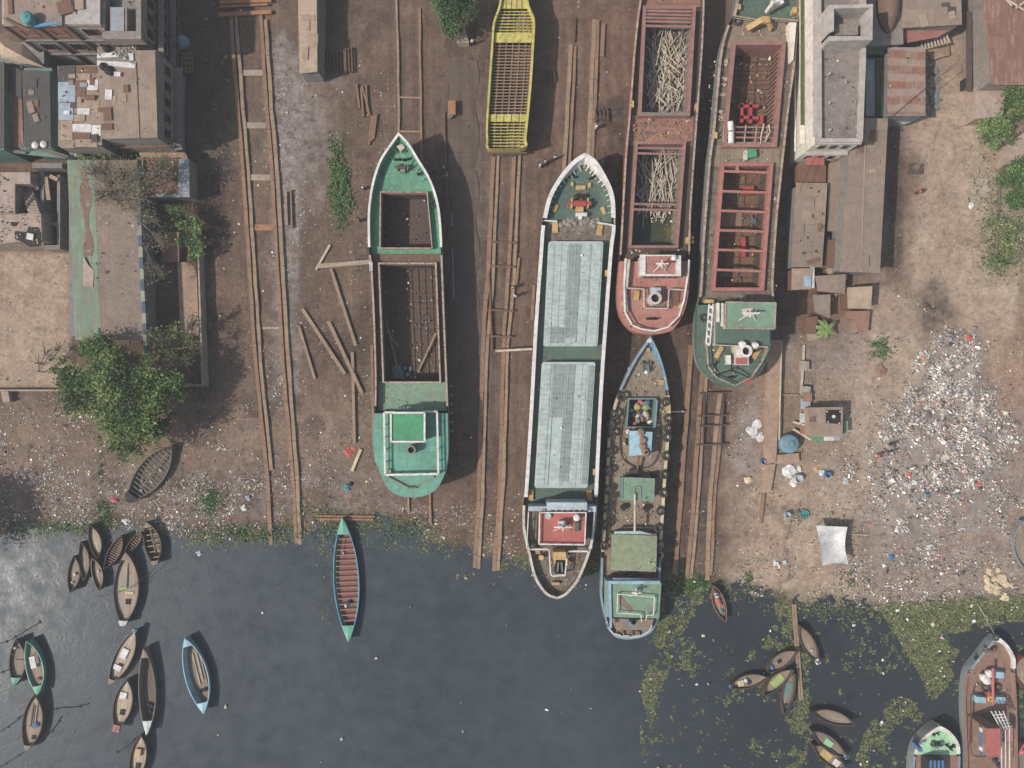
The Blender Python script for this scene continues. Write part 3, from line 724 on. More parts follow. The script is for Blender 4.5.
# ================================================================ ships
class Ship:
    def __init__(s, name, label, cat, left, right, zt, zd, zb, inset=None, rise=0.0):
        s.zt, s.zd, s.zb = zt, zd, zb
        lp, rp = catmull(left), catmull(right)
        y0, y1 = left[0][1], left[-1][1]
        N = 70
        py = [y0 + (y1 - y0) * 0.5 * (1 - math.cos(PI * i / (N - 1))) for i in range(N)]
        ly = np.maximum.accumulate([p[1] for p in lp]); ry = np.maximum.accumulate([p[1] for p in rp])
        xl = np.interp(py, ly, [p[0] for p in lp]); xr = np.interp(py, ry, [p[0] for p in rp])
        xr = np.maximum(xr, xl + 0.01)
        k = S * (1 - zt / H)
        s.y = [(384 - p) * k for p in py]; s.xl = [(p - 512) * k for p in xl]; s.xr = [(p - 512) * k for p in xr]
        s.py = py; s.N = N
        s.ins = inset or (lambda t: 0.22)
        s.rise = rise
        cx = (min(s.xl) + max(s.xr)) / 2; cy = (s.y[0] + s.y[-1]) / 2
        s.root = thing(name, label, cat, (cx, cy, zb))
        s.iL, s.iR = s.ring(None)
    def t(s, i): return i / (s.N - 1)
    def dz(s, y):
        f = (s.y[0] - y) / (s.y[0] - s.y[-1]); return s.rise * max(0.0, 1 - f / 0.28) ** 2
    def ring(s, inset):
        n = s.N
        loop = [(s.xl[i], s.y[i]) for i in range(n)] + [(s.xr[i], s.y[i]) for i in range(n - 1, -1, -1)]
        out = []
        m = len(loop)
        for i in range(m):
            a = loop[(i - 1) % m]; b = loop[(i + 1) % m]
            dx, dy = b[0] - a[0], b[1] - a[1]; l = math.hypot(dx, dy) or 1
            st = i if i < n else 2 * n - 1 - i
            d = s.ins(s.t(st)) if inset is None else inset
            nx, ny = -dy / l, dx / l            # loop runs bow > port > stern > starboard: counter clockwise, inside is to the left
            x, y = loop[i][0] + nx * d, loop[i][1] + ny * d
            cx = (s.xl[st] + s.xr[st]) / 2
            if i < n: x = min(x, cx)
            else: x = max(x, cx)
            out.append((x, y))
        return out[:n], list(reversed(out[n:]))
    def hull(s, mat, matlow='hullred', label=None):
        mb = MB(); n = s.N
        rows = []
        for ins, z, r in ((0, s.zt, 1), (0.03, s.zd - 0.35, .6), (0.12, s.zb + (s.zd - s.zb) * 0.45, 0.2), (0.5, s.zb + 0.5, 0), (1.4, s.zb, 0)):
            L, R = s.ring(ins)
            loop = L + list(reversed(R))
            rows.append([(x, y, z + s.dz(y) * r) for x, y in loop] + [(L[0][0], L[0][1], z + s.dz(L[0][1]) * r)])
        mb.grid(rows[:3], 0); mb.grid(rows[2:], 1)
        b = rows[-1]
        for i in range(n - 1):
            mb.add([b[i], b[i + 1], b[2 * n - 2 - i], b[2 * n - 1 - i]], [[3, 2, 1, 0]], 1)
        return mb.build('hull', [mat, matlow], s.root, label=label)
    def span(s, p0, p1): return [i for i in range(s.N) if p0 - 0.01 <= s.py[i] <= p1 + 0.01]
    def bulwark(s, p0, p1, rim, inner, zt=None, name='bulwark', rimw=None, sides='LR'):
        idx = s.span(p0, p1); mb = MB(); mc = MB(); zt = s.zt if zt is None else zt
        L, R = s.iL, s.iR
        tl, tr = s.ring(rimw) if rimw else (L, R)
        for side in sides:
            O = [(s.xl[i], s.y[i]) for i in idx] if side == 'L' else [(s.xr[i], s.y[i]) for i in idx]
            I = [(L if side == 'L' else R)[i] for i in idx]
            T = [(tl if side == 'L' else tr)[i] for i in idx]
            a = [(x, y, zt + s.dz(y)) for x, y in T]; b = [(x, y, s.zd + s.dz(y) * .6) for x, y in I]
            mb.grid([a, b])
            o0 = [(x + (-0.04 if side == 'L' else 0.04), y, zt - 0.12 + s.dz(y)) for x, y in O]
            o1 = [(x + (-0.04 if side == 'L' else 0.04), y, zt + 0.03 + s.dz(y)) for x, y in O]
            i1 = [(x, y, zt + 0.03 + s.dz(y)) for x, y in T]
            i0 = [(x, y, zt - 0.1 + s.dz(y)) for x, y in T]
            mc.grid([o0, o1, i1, i0])
        o = mb.build(name, inner, s.root)
        mc.build('gunwale', rim, s.root)
        return o
    def stays(s, p0, p1, step, mat, w=0.12, d=0.5):
        mb = MB(); py = p0
        while py < p1:
            i = int(np.interp(py, s.py, range(s.N)))
            for P, sg in ((s.iL[i], 1), (s.iR[i], -1)):
                o = (s.xl[i], s.y[i]) if sg > 0 else (s.xr[i], s.y[i])
                dx, dy = P[0] - o[0], P[1] - o[1]; l = math.hypot(dx, dy) or 1
                q = (P[0] + dx / l * d, P[1] + dy / l * d)
                z = s.zd + s.dz(P[1]) * .6
                mb.beam((o[0], o[1], s.zt - 0.1 + s.dz(o[1])), (q[0], q[1], z), w, 0.12)
            py += step
        return mb.build('bulwark_stays', mat, s.root)
    def lr(s, y, z=None):
        ys = [p for p in reversed(s.y)]
        li = np.interp(y, ys, [p[0] for p in reversed(s.iL)]); ri = np.interp(y, ys, [p[0] for p in reversed(s.iR)])
        return li - 0.06, ri + 0.06
    def deck(s, p0, p1, z, mat, holes=(), name='deck', shee=True, zones=None):
        """holes: lists of four world corners TL, TR, BR, BL"""
        k = S * (1 - s.zt / H)
        ya, yb = (384 - p0) * k, (384 - p1) * k
        cuts = [ya, yb] + [y for y in s.y if yb < y < ya]
        hs = []
        for h in holes:
            a, b = h[0][1], h[3][1]; hs.append((a, b, h)); cuts += [a, b]
        cuts = sorted(set(round(c, 4) for c in cuts if yb - 1e-4 <= c <= ya + 1e-4), reverse=True)
        mb = MB(); m2 = MB() if 'side_deck' in name else mb
        zf = (lambda y: z + s.dz(y) * .6) if shee else (lambda y: z)
        for y1, y2 in zip(cuts[:-1], cuts[1:]):
            l1, r1 = s.lr(y1); l2, r2 = s.lr(y2); ym = (y1 + y2) / 2
            hit = None
            for a, b, h in hs:
                if b < ym < a: hit = (a, b, h)
            if hit:
                a, b, h = hit
                f1 = (a - y1) / (a - b); f2 = (a - y2) / (a - b)
                hl1, hl2 = lerp(h[0][0], h[3][0], f1), lerp(h[0][0], h[3][0], f2)
                hr1, hr2 = lerp(h[1][0], h[2][0], f1), lerp(h[1][0], h[2][0], f2)
                mb.add([(l1, y1, zf(y1)), (l2, y2, zf(y2)), (hl2, y2, zf(y2)), (hl1, y1, zf(y1))], [[0, 1, 2, 3]])
                m2.add([(hr1, y1, zf(y1)), (hr2, y2, zf(y2)), (r2, y2, zf(y2)), (r1, y1, zf(y1))], [[0, 1, 2, 3]])
            else:
                mb.add([(l1, y1, zf(y1)), (l2, y2, zf(y2)), (r2, y2, zf(y2)), (r1, y1, zf(y1))], [[0, 1, 2, 3]])
        if m2 is not mb and m2.f: m2.build(name, mat, s.root)
        return mb.build(name, mat, s.root)
    def quad4(s, pts, z):
        """four px corners at height z, made level in y"""
        q = [W(x, y, z) for x, y in pts]
        yt = (q[0].y + q[1].y) / 2; yb = (q[2].y + q[3].y) / 2
        q[0].y = q[1].y = yt; q[2].y = q[3].y = yb
        return q
    def hold(s, pts, zc, zf, tc, coam, lining, floor, frames=0.9, frame_mat=None, floorgrid=None, capw=None):
        q = s.quad4(pts, zc)                     # inner opening
        def off(q, d): return [(q[0].x - d, q[0].y + d), (q[1].x + d, q[1].y + d), (q[2].x + d, q[2].y - d), (q[3].x - d, q[3].y - d)]
        i0, o0 = off(q, 0), off(q, tc)
        mb = MB()
        ci = [(x, y, zc) for x, y in i0] + [(i0[0][0], i0[0][1], zc)]
        cb = [(x, y, s.zd - 0.3) for x, y in i0] + [(i0[0][0], i0[0][1], s.zd - 0.3)]
        oi = [(x, y, zc) for x, y in o0] + [(o0[0][0], o0[0][1], zc)]
        ob = [(x, y, s.zd - 0.3) for x, y in o0] + [(o0[0][0], o0[0][1], s.zd - 0.3)]
        mb.grid([ob, oi, ci, cb])
        mb.build('hatch_coaming', coam, s.root)
        ml = MB()
        d = 0.02
        b0 = off(q, d)
        wt = [(x, y, s.zd - 0.1) for x, y in b0] + [(b0[0][0], b0[0][1], s.zd - 0.1)]
        wb = [(x, y, zf) for x, y in b0] + [(b0[0][0], b0[0][1], zf)]
        ml.grid([wt, wb])
        ml.build('hold_lining', lining, s.root)
        fl = MB(); fl.add([(x, y, zf) for x, y in reversed(b0)], [[0, 1, 2, 3]])
        fl.build('hold_floor', floor, s.root)
        if frames:
            fm = MB(); y = b0[0][1] - frames
            while y > b0[3][1] + 0.3:
                f = (b0[0][1] - y) / (b0[0][1] - b0[3][1])
                xl_, xr_ = lerp(b0[0][0], b0[3][0], f), lerp(b0[1][0], b0[2][0], f)
                fm.box((xl_ + 0.10, y, zf + 0.02), (0.2, 0.08, s.zd - 0.3 - zf)); fm.box((xr_ - 0.10, y, zf + 0.02), (0.2, 0.08, s.zd - 0.3 - zf))
                if floorgrid: fm.beam((xl_ + .2, y, zf + 0.06), (xr_ - .2, y, zf + 0.06), 0.08, 0.12)
                y -= frames
            if floorgrid:
                for k in range(1, floorgrid):
                    f = k / floorgrid
                    fm.beam((lerp(b0[0][0], b0[1][0], f), b0[0][1] - .1, zf + 0.09), (lerp(b0[3][0], b0[2][0], f), b0[3][1] + .1, zf + 0.09), 0.07, 0.14)
            fm.build('hold_frames', frame_mat or lining, s.root)
        return [Vector((x, y, zc)) for x, y in off(q, tc * 0.5)]
    def part(s, name, mat, fn, label=None, parent=None):
        mb = MB(); fn(mb); return mb.build(name, mat, parent or s.root, label=label)
    def rail(s, pts, zdk, h, mat, r=0.045, mid=True, closed=False, name='railing', step=1.4, wide=None):
        P = [W(x, y, zdk + h) for x, y in pts]
        if closed: P.append(P[0].copy())
        mb = MB()
        for a, b in zip(P[:-1], P[1:]):
            if wide: mb.beam(a, b, wide, 0.06)
            else: mb.beam(a, b, r * 2, r * 2)
            if mid: mb.beam(a - Vector((0, 0, h * .5)), b - Vector((0, 0, h * .5)), r * 1.2, r * 1.2)
            k = max(1, int((b - a).length / step))
            for i in range(k + 1):
                p = a.lerp(b, i / k); mb.beam(p - Vector((0, 0, h)), p, r * 1.6, r * 1.6)
        return mb.build(name, mat, s.root)
def funnel(ship, px, py, z0, h, r, mat, cap='black', rx=1.0):
    c = W(px, py, z0 + h); mb = MB()
    mb.lathe((c.x, c.y, z0), [(r, 0), (r * 0.92, h * .9), (r * 0.95, h), (r * 0.62, h), (r * 0.6, h - 0.5)], 18, 0, sx=rx)
    o = mb.build('funnel', mat, ship.root)
    m2 = MB(); m2.cyl((c.x, c.y, z0 + h - 0.49), r * 0.63, 0.04, 16); m2.build('funnel_mouth', cap, o)
    return o
def winch(ship, px, py, z, sc=1.0, mats=('rust', 'black'), rz=0):
    c = W(px, py, z + 0.5); mb = MB()
    a = Vector((math.cos(rz), math.sin(rz), 0)); b = Vector((-a.y, a.x, 0))
    for sgn in (-1, 1):
        p = c + a * (0.75 * sc * sgn); p.z = z
        mb.box((p.x, p.y, z), (0.14 * sc, 0.9 * sc, 0.75 * sc), rz)
    mb.box((c.x - b.x * .5 * sc, c.y - b.y * .5 * sc, z), (0.7 * sc, 0.5 * sc, 0.5 * sc), rz)
    m2 = MB()
    q = Vector((c.x, c.y, z + 0.55 * sc))
    m2.tube([q - a * 1.05 * sc, q - a * .65 * sc], 0.22 * sc, 10); m2.tube([q + a * .65 * sc, q + a * 1.05 * sc], 0.22 * sc, 10)
    m2.tube([q - a * .6 * sc, q + a * .6 * sc], 0.30 * sc, 12); m2.tube([q - a * 1.2 * sc, q + a * 1.2 * sc], 0.07 * sc, 8)
    o = mb.build('windlass', mats[0], ship.root); m2.build('winch_drum', mats[1], o); return o
def bollards(ship, spots, z, mat='black', label=None):
    for px, py, rz in spots:
        c = W(px, py, z + .3); mb = MB(); a = Vector((math.cos(rz), math.sin(rz), 0))
        mb.box((c.x, c.y, z), (0.9, 0.3, 0.06), rz)
        for sg in (-1, 1): mb.cyl((c.x + a.x * .28 * sg, c.y + a.y * .28 * sg, z + .06), 0.12, 0.4, 10)
        mb.build('bollard', mat, ship.root)
def raft(ship, px, py, z, l, w, rz, mat='ochre'):
    c = W(px, py, z + .3); mb = MB()
    mb.box((c.x, c.y, z), (w, l, .22), rz); mb.box((c.x, c.y, z + .22), (w * .8, l * .86, .12), rz)
    a = Vector((-math.sin(rz), math.cos(rz), 0))
    for f in (-.3, 0, .3): mb.box((c.x + a.x * l * f, c.y + a.y * l * f, z + .34), (w * .86, .1, .04), rz)
    return mb.build('life_raft', mat, ship.root)
def cross_mast(ship, px, py, z, h, mat='white', arm=0.9):
    c = W(px, py, z + h * .8); mb = MB()
    mb.tube([(c.x, c.y, z), (c.x, c.y, z + h)], 0.12, 8, r2=0.07)
    mb.beam((c.x - arm, c.y, z + h * .75), (c.x + arm, c.y, z + h * .75), .16, .16)
    mb.beam((c.x - arm * .6, c.y, z + h * .5), (c.x + arm * .6, c.y, z + h * .5), .3, .12)
    mb.beam((c.x, c.y - .5, z + h * .6), (c.x, c.y + .5, z + h * .6), .14, .14)
    mb.tube([(c.x - arm, c.y - .8, z), (c.x, c.y, z + h * .7)], .05, 6); mb.tube([(c.x + arm, c.y - .8, z), (c.x, c.y, z + h * .7)], .05, 6)
    return mb.build('mast', mat, ship.root)

M['ribtan'] = paint('primed tan rib', C(150, 122, 94), C(118, 88, 66), 0.5, 1.3, 0.8)
# ---------------------------------------------------------------- green open-hold ship
def ship_green():
    L = [(399.5, 134.6), (392, 144.5), (381, 160), (374, 178), (370, 196), (368, 217), (368.4, 249), (370.5, 265), (373, 310), (375, 375), (374.6, 411), (374, 442), (376, 460), (379.5, 469), (387, 485), (394, 492), (402, 495.5), (412, 496.6)]
    R = [(399.5, 134.6), (409.4, 145), (418.7, 160), (429.7, 178), (436.7, 197), (440, 215), (441.7, 240), (442, 255), (444, 310), (446.7, 375), (448, 411), (448.7, 450), (447.5, 463), (445, 474), (437.5, 488), (430, 493), (422, 496), (412, 496.6)]
    s = Ship('cargo_ship', 'green open hold cargo ship with a square green wheelhouse, left of the yellow hull', 'cargo ship', L, R, 4.3, 3.3, 0.4, lambda t: 0.28 if t > .3 else 0.28 + 0.5 * (1 - t / .3), 0.8)
    s.hull('green')
    b = s.bulwark(134, 252, 'white', 'green', rimw=0.26)
    s.bulwark(252, 411, 'rustwhite', 'rustdark', rimw=0.2, name='side_bulwark')
    s.stays(141, 180, 4.2, 'green')
    h1 = s.hold([(381, 192.5), (426.5, 192.5), (431.5, 247.5), (380.5, 247.5)], 4.0, 0.55, 0.14, 'rustwhite', 'rustdark', 'rustdark', 1.0, 'rust')
    h2 = s.hold([(379.5, 264), (435, 264), (439.5, 381.5), (384, 381.5)], 4.0, 0.55, 0.2, 'rustwhite', 'rustdark', 'rustdark', 0.72, 'rust', 8)
    s.deck(134, 252, s.zd, 'green', [h1], 'foredeck')
    s.deck(252, 381, s.zd, 'rust', [h2], 'middle_deck')
    s.deck(381, 411, s.zd, 'fadegreen', [h2], 'after_deck')
    # poop with rounded stern
    idx = s.span(410, 500)
    loop = [(s.xl[i], s.y[i]) for i in idx] + [(s.xr[i], s.y[i]) for i in reversed(idx)]
    s.part('poop_deck', 'teal', lambda mb: mb.prism(loop, 3.0, 4.9))
    s.rail([(384, 412.5), (437, 411.5), (438.3, 474), (385, 475)], 4.9, 0.9, 'white', 0.07, True, True, wide=0.24)
    wh = s.part('wheelhouse', 'whitedirty', lambda mb: mb.pbox(391.5, 413.5, 424, 441, 4.9, 6.6))
    s.part('wheelhouse_roof', 'wheelgreen', lambda mb: mb.pbox(392, 413.5, 424, 441, 6.62, 6.76), parent=wh)
    def edge(mb):
        P = [W(391, 412.8, 6.85), W(424.6, 412.8, 6.85), W(424.6, 441.6, 6.85), W(391, 441.6, 6.85)]
        for a, b_ in zip(P, P[1:] + P[:1]): mb.beam(a, b_, .22, .12)
    s.part('roof_edge', 'white', edge, parent=wh)
    def win(mb):
        for x in (394, 400, 406, 412, 418): mb.pbox(x, 411.9, x + 4, 412.4, 5.5, 6.2)
    s.part('window', 'glassdark', win, parent=wh)
    funnel(s, 411, 450, 4.9, 1.3, 0.62, 'steel')
    s.part('locker', 'sack', lambda mb: mb.pbox(387, 470, 390.6, 473.5, 4.9, 5.4))
    def tow(mb):
        mb.beam(W(388, 477, 5.1), W(408, 487.5, 5.1), .16, .14); mb.beam(W(434, 477, 5.1), W(414, 487.5, 5.1), .16, .14)
        for x in (409, 412, 415): mb.cyl(W(x, 487.5, 4.9), .14, .5, 8)
    s.part('towing_frame', 'beam', tow)
    winch(s, 402.5, 167, 3.6, 0.9, ('steel', 'rustdark')); bollards(s, [(397.5, 159, 0), (406, 159, .2), (420, 173, .3)], 3.75)
    s.part('fore_peak', 'whitedirty', lambda mb: mb.pprism([(396.5, 146), (402, 144), (405, 147.5), (401, 151)], 3.6, 4.6))
    s.part('tyre', 'rubber', lambda mb: mb.torus(W(434.5, 203.5, 3.6), .45, .15))
    def lad(mb):
        for a, b_ in (((369.8, 262), (370.2, 271)), ((371.8, 262), (372.2, 271))): mb.beam(W(*a, 4.5), W(*b_, 4.5), .14, .1)
        for k in range(6): mb.beam(W(369.9, 262.5 + 1.6 * k, 4.5), W(372, 262.5 + 1.6 * k, 4.5), .1, .08)
    s.part('side_ladder', 'whitetrim', lad)
    # loose timbers in the long hold
    for i, (a, b_) in enumerate((((385, 315), (400, 378)), ((386, 330), (398, 346)), ((418, 372), (436, 333)))):
        mb = MB(); c0 = W(a[0], a[1], 0.95); c1 = W(b_[0], b_[1], 1.0 + i * .12); mb.beam(c0, c1, .24, .18)
        o = mb.build('timber', 'beam', loc=(c0 + c1) / 2)
        tag(o, ['long grey timber lying in the dark half of the green ship\'s long hold', 'short timber crossing the long one inside the green ship\'s long hold', 'timber slanting across the sunlit half of the green ship\'s long hold'][i], 'timber')
    for i, (x, y) in enumerate(((405, 368), (407.5, 374.5))):
        mb = MB(); mb.torus(W(x, y, .85), .42, .16); o = mb.build('tyre', 'tankblue' if 0 else 'rubber', loc=W(x, y, .7))
        tag(o, ['tyre lying at the foot of the green ship\'s long hold, upper one of two', 'tyre lying at the foot of the green ship\'s long hold, lower one of two'][i], 'tyre')
    mb = MB(); mb.grid([[W(393 + 3 * i + random.uniform(-1, 1), 366 + 3.2 * j + random.uniform(-1, 1), .8 + random.uniform(0, .12)) for i in range(7)] for j in range(5)])
    tag(mb.build('tarpaulin', 'tankblue', loc=W(402, 373, .6)), 'blue grey tarpaulin crumpled on the floor of the green ship\'s hold', 'tarpaulin')
ship_green()

# ---------------------------------------------------------------- yellow hull under construction
def ship_yellow():
    L = [(514, -66), (507, -52), (502.5, -30), (500.5, -8), (499, 6), (493.2, 23), (491.7, 42), (488.9, 83), (486.2, 125), (486.6, 140), (487, 147.5), (500, 148.3)]
    R = [(514, -66), (521, -52), (526, -30), (527.5, -8), (529, 6), (534.4, 19), (534, 42), (531.4, 83), (528.3, 117), (526, 138), (525.4, 147), (500, 148.3)]
    s = Ship('hull_frame', 'unfinished yellow hull of bare beams and rusty ribs, propped on the top slipway', 'ship hull', L, R, 3.6, 3.2, 0.5, lambda t: 0.3)
    s.hull('yellow', 'rust')
    s.bulwark(-66, 148, 'yellow', 'yellow', rimw=0.22)
    def fl(mb):
        pts = []
        idx = s.span(-40, 148)
        for i in idx: pts.append((s.iL[i][0] + .2, s.y[i]))
        for i in reversed(idx): pts.append((s.iR[i][0] - .2, s.y[i]))
        mb.prism(pts, 0.62, 0.72)
    s.part('bottom_plate', 'rustdark', fl)
    k = S * (1 - 3.6 / H)
    def plate(p0, p1, nm, seams=True):
        ya, yb = (384 - p0) * k, (384 - p1) * k
        mb = MB(); la, ra = s.lr(ya); lb, rb = s.lr(yb)
        mb.prism([(la + .1, ya), (ra - .1, ya), (rb - .1, yb), (lb + .1, yb)], 3.1, 3.22)
        o = mb.build(nm, 'yellow', s.root)
        if seams:
            m2 = MB()
            for f in (.2, .4, .6, .8): m2.beam((lerp(la, ra, f), ya, 3.24), (lerp(lb, rb, f), yb, 3.24), .06, .05)
            m2.build('plate_seam', 'rustdark', o)
    plate(-40, 7, 'deck_plate'); plate(31, 41, 'deck_plate', False); plate(113, 120.5, 'deck_plate')
    y = 9.0; cnt = 0
    while y < 146:
        if not (30 < y < 42 or 112 < y < 121.5):
            yw = (384 - y) * k; l, r = s.lr(yw); mb = MB()
            mb.beam((l, yw, 2.95), (r, yw, 2.95), .11, .12)
            mb.beam((l + .3, yw, .85), (r - .3, yw, .85), .12, .22)
            mb.beam((l + .12, yw, .8), (l + .12, yw, 2.9), .14, .1); mb.beam((r - .12, yw, .8), (r - .12, yw, 2.9), .14, .1)
            mb.build('frame_beam', 'ribtan' if 42 < y < 112 else 'yellow', s.root); cnt += 1
        y += 3.15
    for i, f in enumerate((.16, .33, .5, .67, .84)):
        mb = MB(); P = []
        for py in (8, 25, 42, 80, 112, 146):
            yw = (384 - py) * k; l, r = s.lr(yw); P.append(Vector((lerp(l, r, f), yw, 2.8)))
        for a, b in zip(P[:-1], P[1:]):
            mb.beam(a, b, .10, .10); mb.beam(a - Vector((0, 0, 1.8)), b - Vector((0, 0, 1.8)), .14, .3)
        mb.build('stringer', 'ribtan', s.root)
    for f in (-.02, .02): pass
    # props and stubs behind the stern
    mb = MB()
    for i in range(9):
        x = 489 + 4.4 * i; mb.beam(W(x, 148, 1.6), W(x + random.uniform(-1.5, 1.5), 154 + random.uniform(-2, 3), .4), .16, .14)
    for y in (150, 153): mb.beam(W(488, y, 1.0), W(527, y, 1.1), .16, .16)
    mb.build('stern_prop', 'rust', s.root)
ship_yellow()

# ---------------------------------------------------------------- white and dark green cargo ship in the centre
def ship_center():
    L = [(584.5, 154.8), (573.4, 161.7), (563, 172.8), (554.5, 185), (548, 198), (543.6, 215), (541, 233), (540, 250), (534.6, 325), (530, 410), (525, 490), (523, 505), (523, 529), (528, 552), (533.7, 576), (541, 589), (548, 596), (557, 599.2)]
    R = [(584.5, 154.8), (595, 161.7), (603, 173.4), (610, 186.5), (613.7, 198), (614.9, 214), (614.8, 233), (612.5, 250), (607, 325), (602.6, 390), (598, 485), (597, 505), (595, 529), (590, 552), (580, 577.7), (572, 589), (565, 596), (557, 599.2)]
    s = Ship('cargo_ship', 'long white rimmed cargo ship with two pale grey hatch covers and a red bridge roof', 'cargo ship', L, R, 4.4, 3.4, 0.4, lambda t: 0.34 if t > .16 else 0.34 + 1.0 * (1 - t / .16) ** .7, 0.8)
    s.hull('whitedirty', 'hullred')
    s.bulwark(154, 219, 'white', 'white', rimw=0.5, name='bow_bulwark')
    s.bulwark(219, 503, 'white', 'darkgreen', rimw=0.42, name='side_bulwark')
    s.bulwark(503, 600, 'whitedirty', 'greydeck', rimw=0.3, name='stern_bulwark')
    s.stays(163, 217, 3.6, 'white', .12, .45)
    s.deck(154, 221, s.zd, 'darkgreen', name='foredeck'); s.deck(221, 241, s.zd, 'greydeck', name='break_deck')
    s.deck(241, 506, s.zd, 'darkgreen', name='main_deck'); s.deck(506, 600, s.zd, 'greydeck', name='stern_deck')
    s.part('deck_mat', 'orangedeck', lambda mb: mb.pprism([(561, 228), (577, 227), (576, 236), (560, 237)], s.zd + .01, s.zd + .05))
    # forecastle break rail
    s.rail([(543, 220.5), (557, 221)], s.zd, .9, 'white', .06); s.rail([(598, 222.5), (613.5, 225)], s.zd, .9, 'white', .06)
    def net(mb):
        for i in range(34):
            c = W(random.uniform(560, 598), random.uniform(219, 226), s.zd + .2)
            mb.lathe((c.x, c.y, s.zd), [(random.uniform(.2, .5), 0), (random.uniform(.2, .45), .2), (.1, .35)], 7)
    s.part('rope_heap', 'concrete', net)
    winch(s, 579.5, 204, s.zd + .15, 1.4, ('ochre', 'redsteel')); winch(s, 581, 196, s.zd + .15, .8, ('rustdark', 'black'))
    s.part('anchor_guide', 'ochre', lambda mb: (mb.pbox(576, 185.5, 585.5, 189.5, s.zd, s.zd + .5), mb.pbox(588, 183, 591, 187.5, s.zd, s.zd + .6), mb.pbox(571, 182, 573.5, 186, s.zd, s.zd + .6)))
    def chest(mb):
        mb.pbox(576, 212.5, 587, 216, s.zd, s.zd + .9); mb.pbox(578.5, 216, 582, 219, s.zd, s.zd + .7)
    s.part('deck_locker', 'white', chest)
    raft(s, 555.5, 208, s.zd, 1.1, .55, -.5); raft(s, 603.5, 210.5, s.zd, 1.0, .5, .4)
    raft(s, 555.3, 227, s.zd, 1.5, .8, 0); raft(s, 600, 229.5, s.zd, 1.5, .75, -.15)
    bollards(s, [(584, 166, .2), (592, 177.5, .4), (574, 176, -.4)], s.zd + .3)
    s.part('hawse_plate', 'ochre', lambda mb: mb.cyl(W(584, 166, s.zd + .3), .35, .3, 10))
    # hatches
    def hatch(c, zc, cols, nx):
        q = s.quad4(c, zc)
        def pt(u, v, z):
            a = q[0].lerp(q[1], u); b = q[3].lerp(q[2], u); p = a.lerp(b, v); return (p.x, p.y, z)
        base = MB()
        rr = .045
        ol = []
        for (u, v, a0) in ((rr, rr * .5, PI), (1 - rr, rr * .5, 1.5 * PI), (1 - rr, 1 - rr * .5, 0), (rr, 1 - rr * .5, .5 * PI)):
            for kk in range(5):
                a = a0 + kk * PI / 8; ol.append(pt(u + rr * 1.0 * math.cos(a), v + rr * .5 * math.sin(a), zc)[:2])
        base.prism(ol, s.zd - .05, zc - .02)
        root = base.build('hatch_cover', 'hatch', s.root)
        for (u0, u1, v0, v1, m_) in cols:
            mb = MB(); n = max(1, int((v1 - v0) * abs(q[0].y - q[3].y) / .62))
            for i in range(n):
                a = v0 + (v1 - v0) * (i + .02) / n; b = v0 + (v1 - v0) * (i + .98) / n
                pp = [pt(u0, a, 0), pt(u1, a, 0), pt(u1, b, 0), pt(u0, b, 0)]
                mb.prism([(p[0], p[1]) for p in pp], zc - .02, zc + .035 + random.uniform(0, .012))
            mb.build('panel_row', m_, root)
        mb = MB()
        for u in (.24, .5, .76): mb.beam(pt(u, .02, zc + .07), pt(u, .98, zc + .07), .07, .03)
        mb.build('batten', 'hatch', root)
        return root
    hatch([(548.5, 240.5), (603.5, 242), (597.5, 347.5), (543.5, 345)], 4.5, [(.02, .12, .03, .97, 'hatch'), (.13, .36, .04, .80, 'hatch'), (.38, .60, .03, .97, 'hatchgrey'), (.62, .79, .04, .8, 'hatch'), (.84, .97, .03, .97, 'hatch'), (.40, .58, .86, .97, 'hatch'), (.13, .36, .82, .97, 'hatchgrey')], 5)
    hatch([(542, 361), (595.5, 363), (587.5, 489.5), (534.5, 486.5)], 4.5, [(.02, .18, .02, .97, 'hatch'), (.21, .43, .02, .44, 'hatchgrey'), (.45, .63, .02, .95, 'hatchgrey'), (.66, .85, .02, .97, 'hatch'), (.88, .98, .03, .97, 'hatchgrey')], 5)
    for i, (x, y) in enumerate(((541, 272), (606.5, 273), (534, 370), (601.5, 375), (528.5, 468), (594.5, 472))):
        s.part('mooring_chock', 'ochre', lambda mb: mb.pbox(x - 1.4, y - 3, x + 1.4, y + 3, s.zd, s.zd + .85))
    raft(s, 531, 495, s.zd, 1.4, .7, 0); raft(s, 589.5, 496, s.zd, 1.4, .7, .1)
    # bridge
    def front(mb):
        mb.pbox(547, 502.5, 587, 511, s.zd, 6.4); mb.pbox(528.5, 506.5, 547, 511.2, s.zd, 5.8); mb.pbox(587, 506.5, 596, 512, s.zd, 5.8)
    br = s.part('bridge_front', 'bridge', front)
    def bw(mb):
        for x in (551, 557, 563, 569, 575, 581): mb.pbox(x, 510.2, x + 3.6, 512, 6.38, 6.48)
        for x in (543.5, 572): mb.pbox(x, 500.2, x + 6, 502, s.zd, 4.4)
    s.part('bridge_window', 'glassdark', bw, parent=br)
    h = s.part('deckhouse', 'whitedirty', lambda mb: mb.pbox(539.5, 512.2, 585.5, 545, s.zd, 6.1))
    s.part('deckhouse_roof', 'redoxide', lambda mb: mb.pbox(540, 512.5, 585.5, 544.5, 6.1, 6.22), parent=h)
    s.rail([(539.6, 512.5), (586, 512.5), (584.6, 544.8), (538.8, 544)], 6.2, .5, 'white', .07, False, True)
    cross_mast(s, 563, 527.5, 6.22, 2.2, 'white', 1.1)
    s.part('mast_housing', 'white', lambda mb: mb.pbox(559, 521.5, 566, 528, 6.22, 7.2))
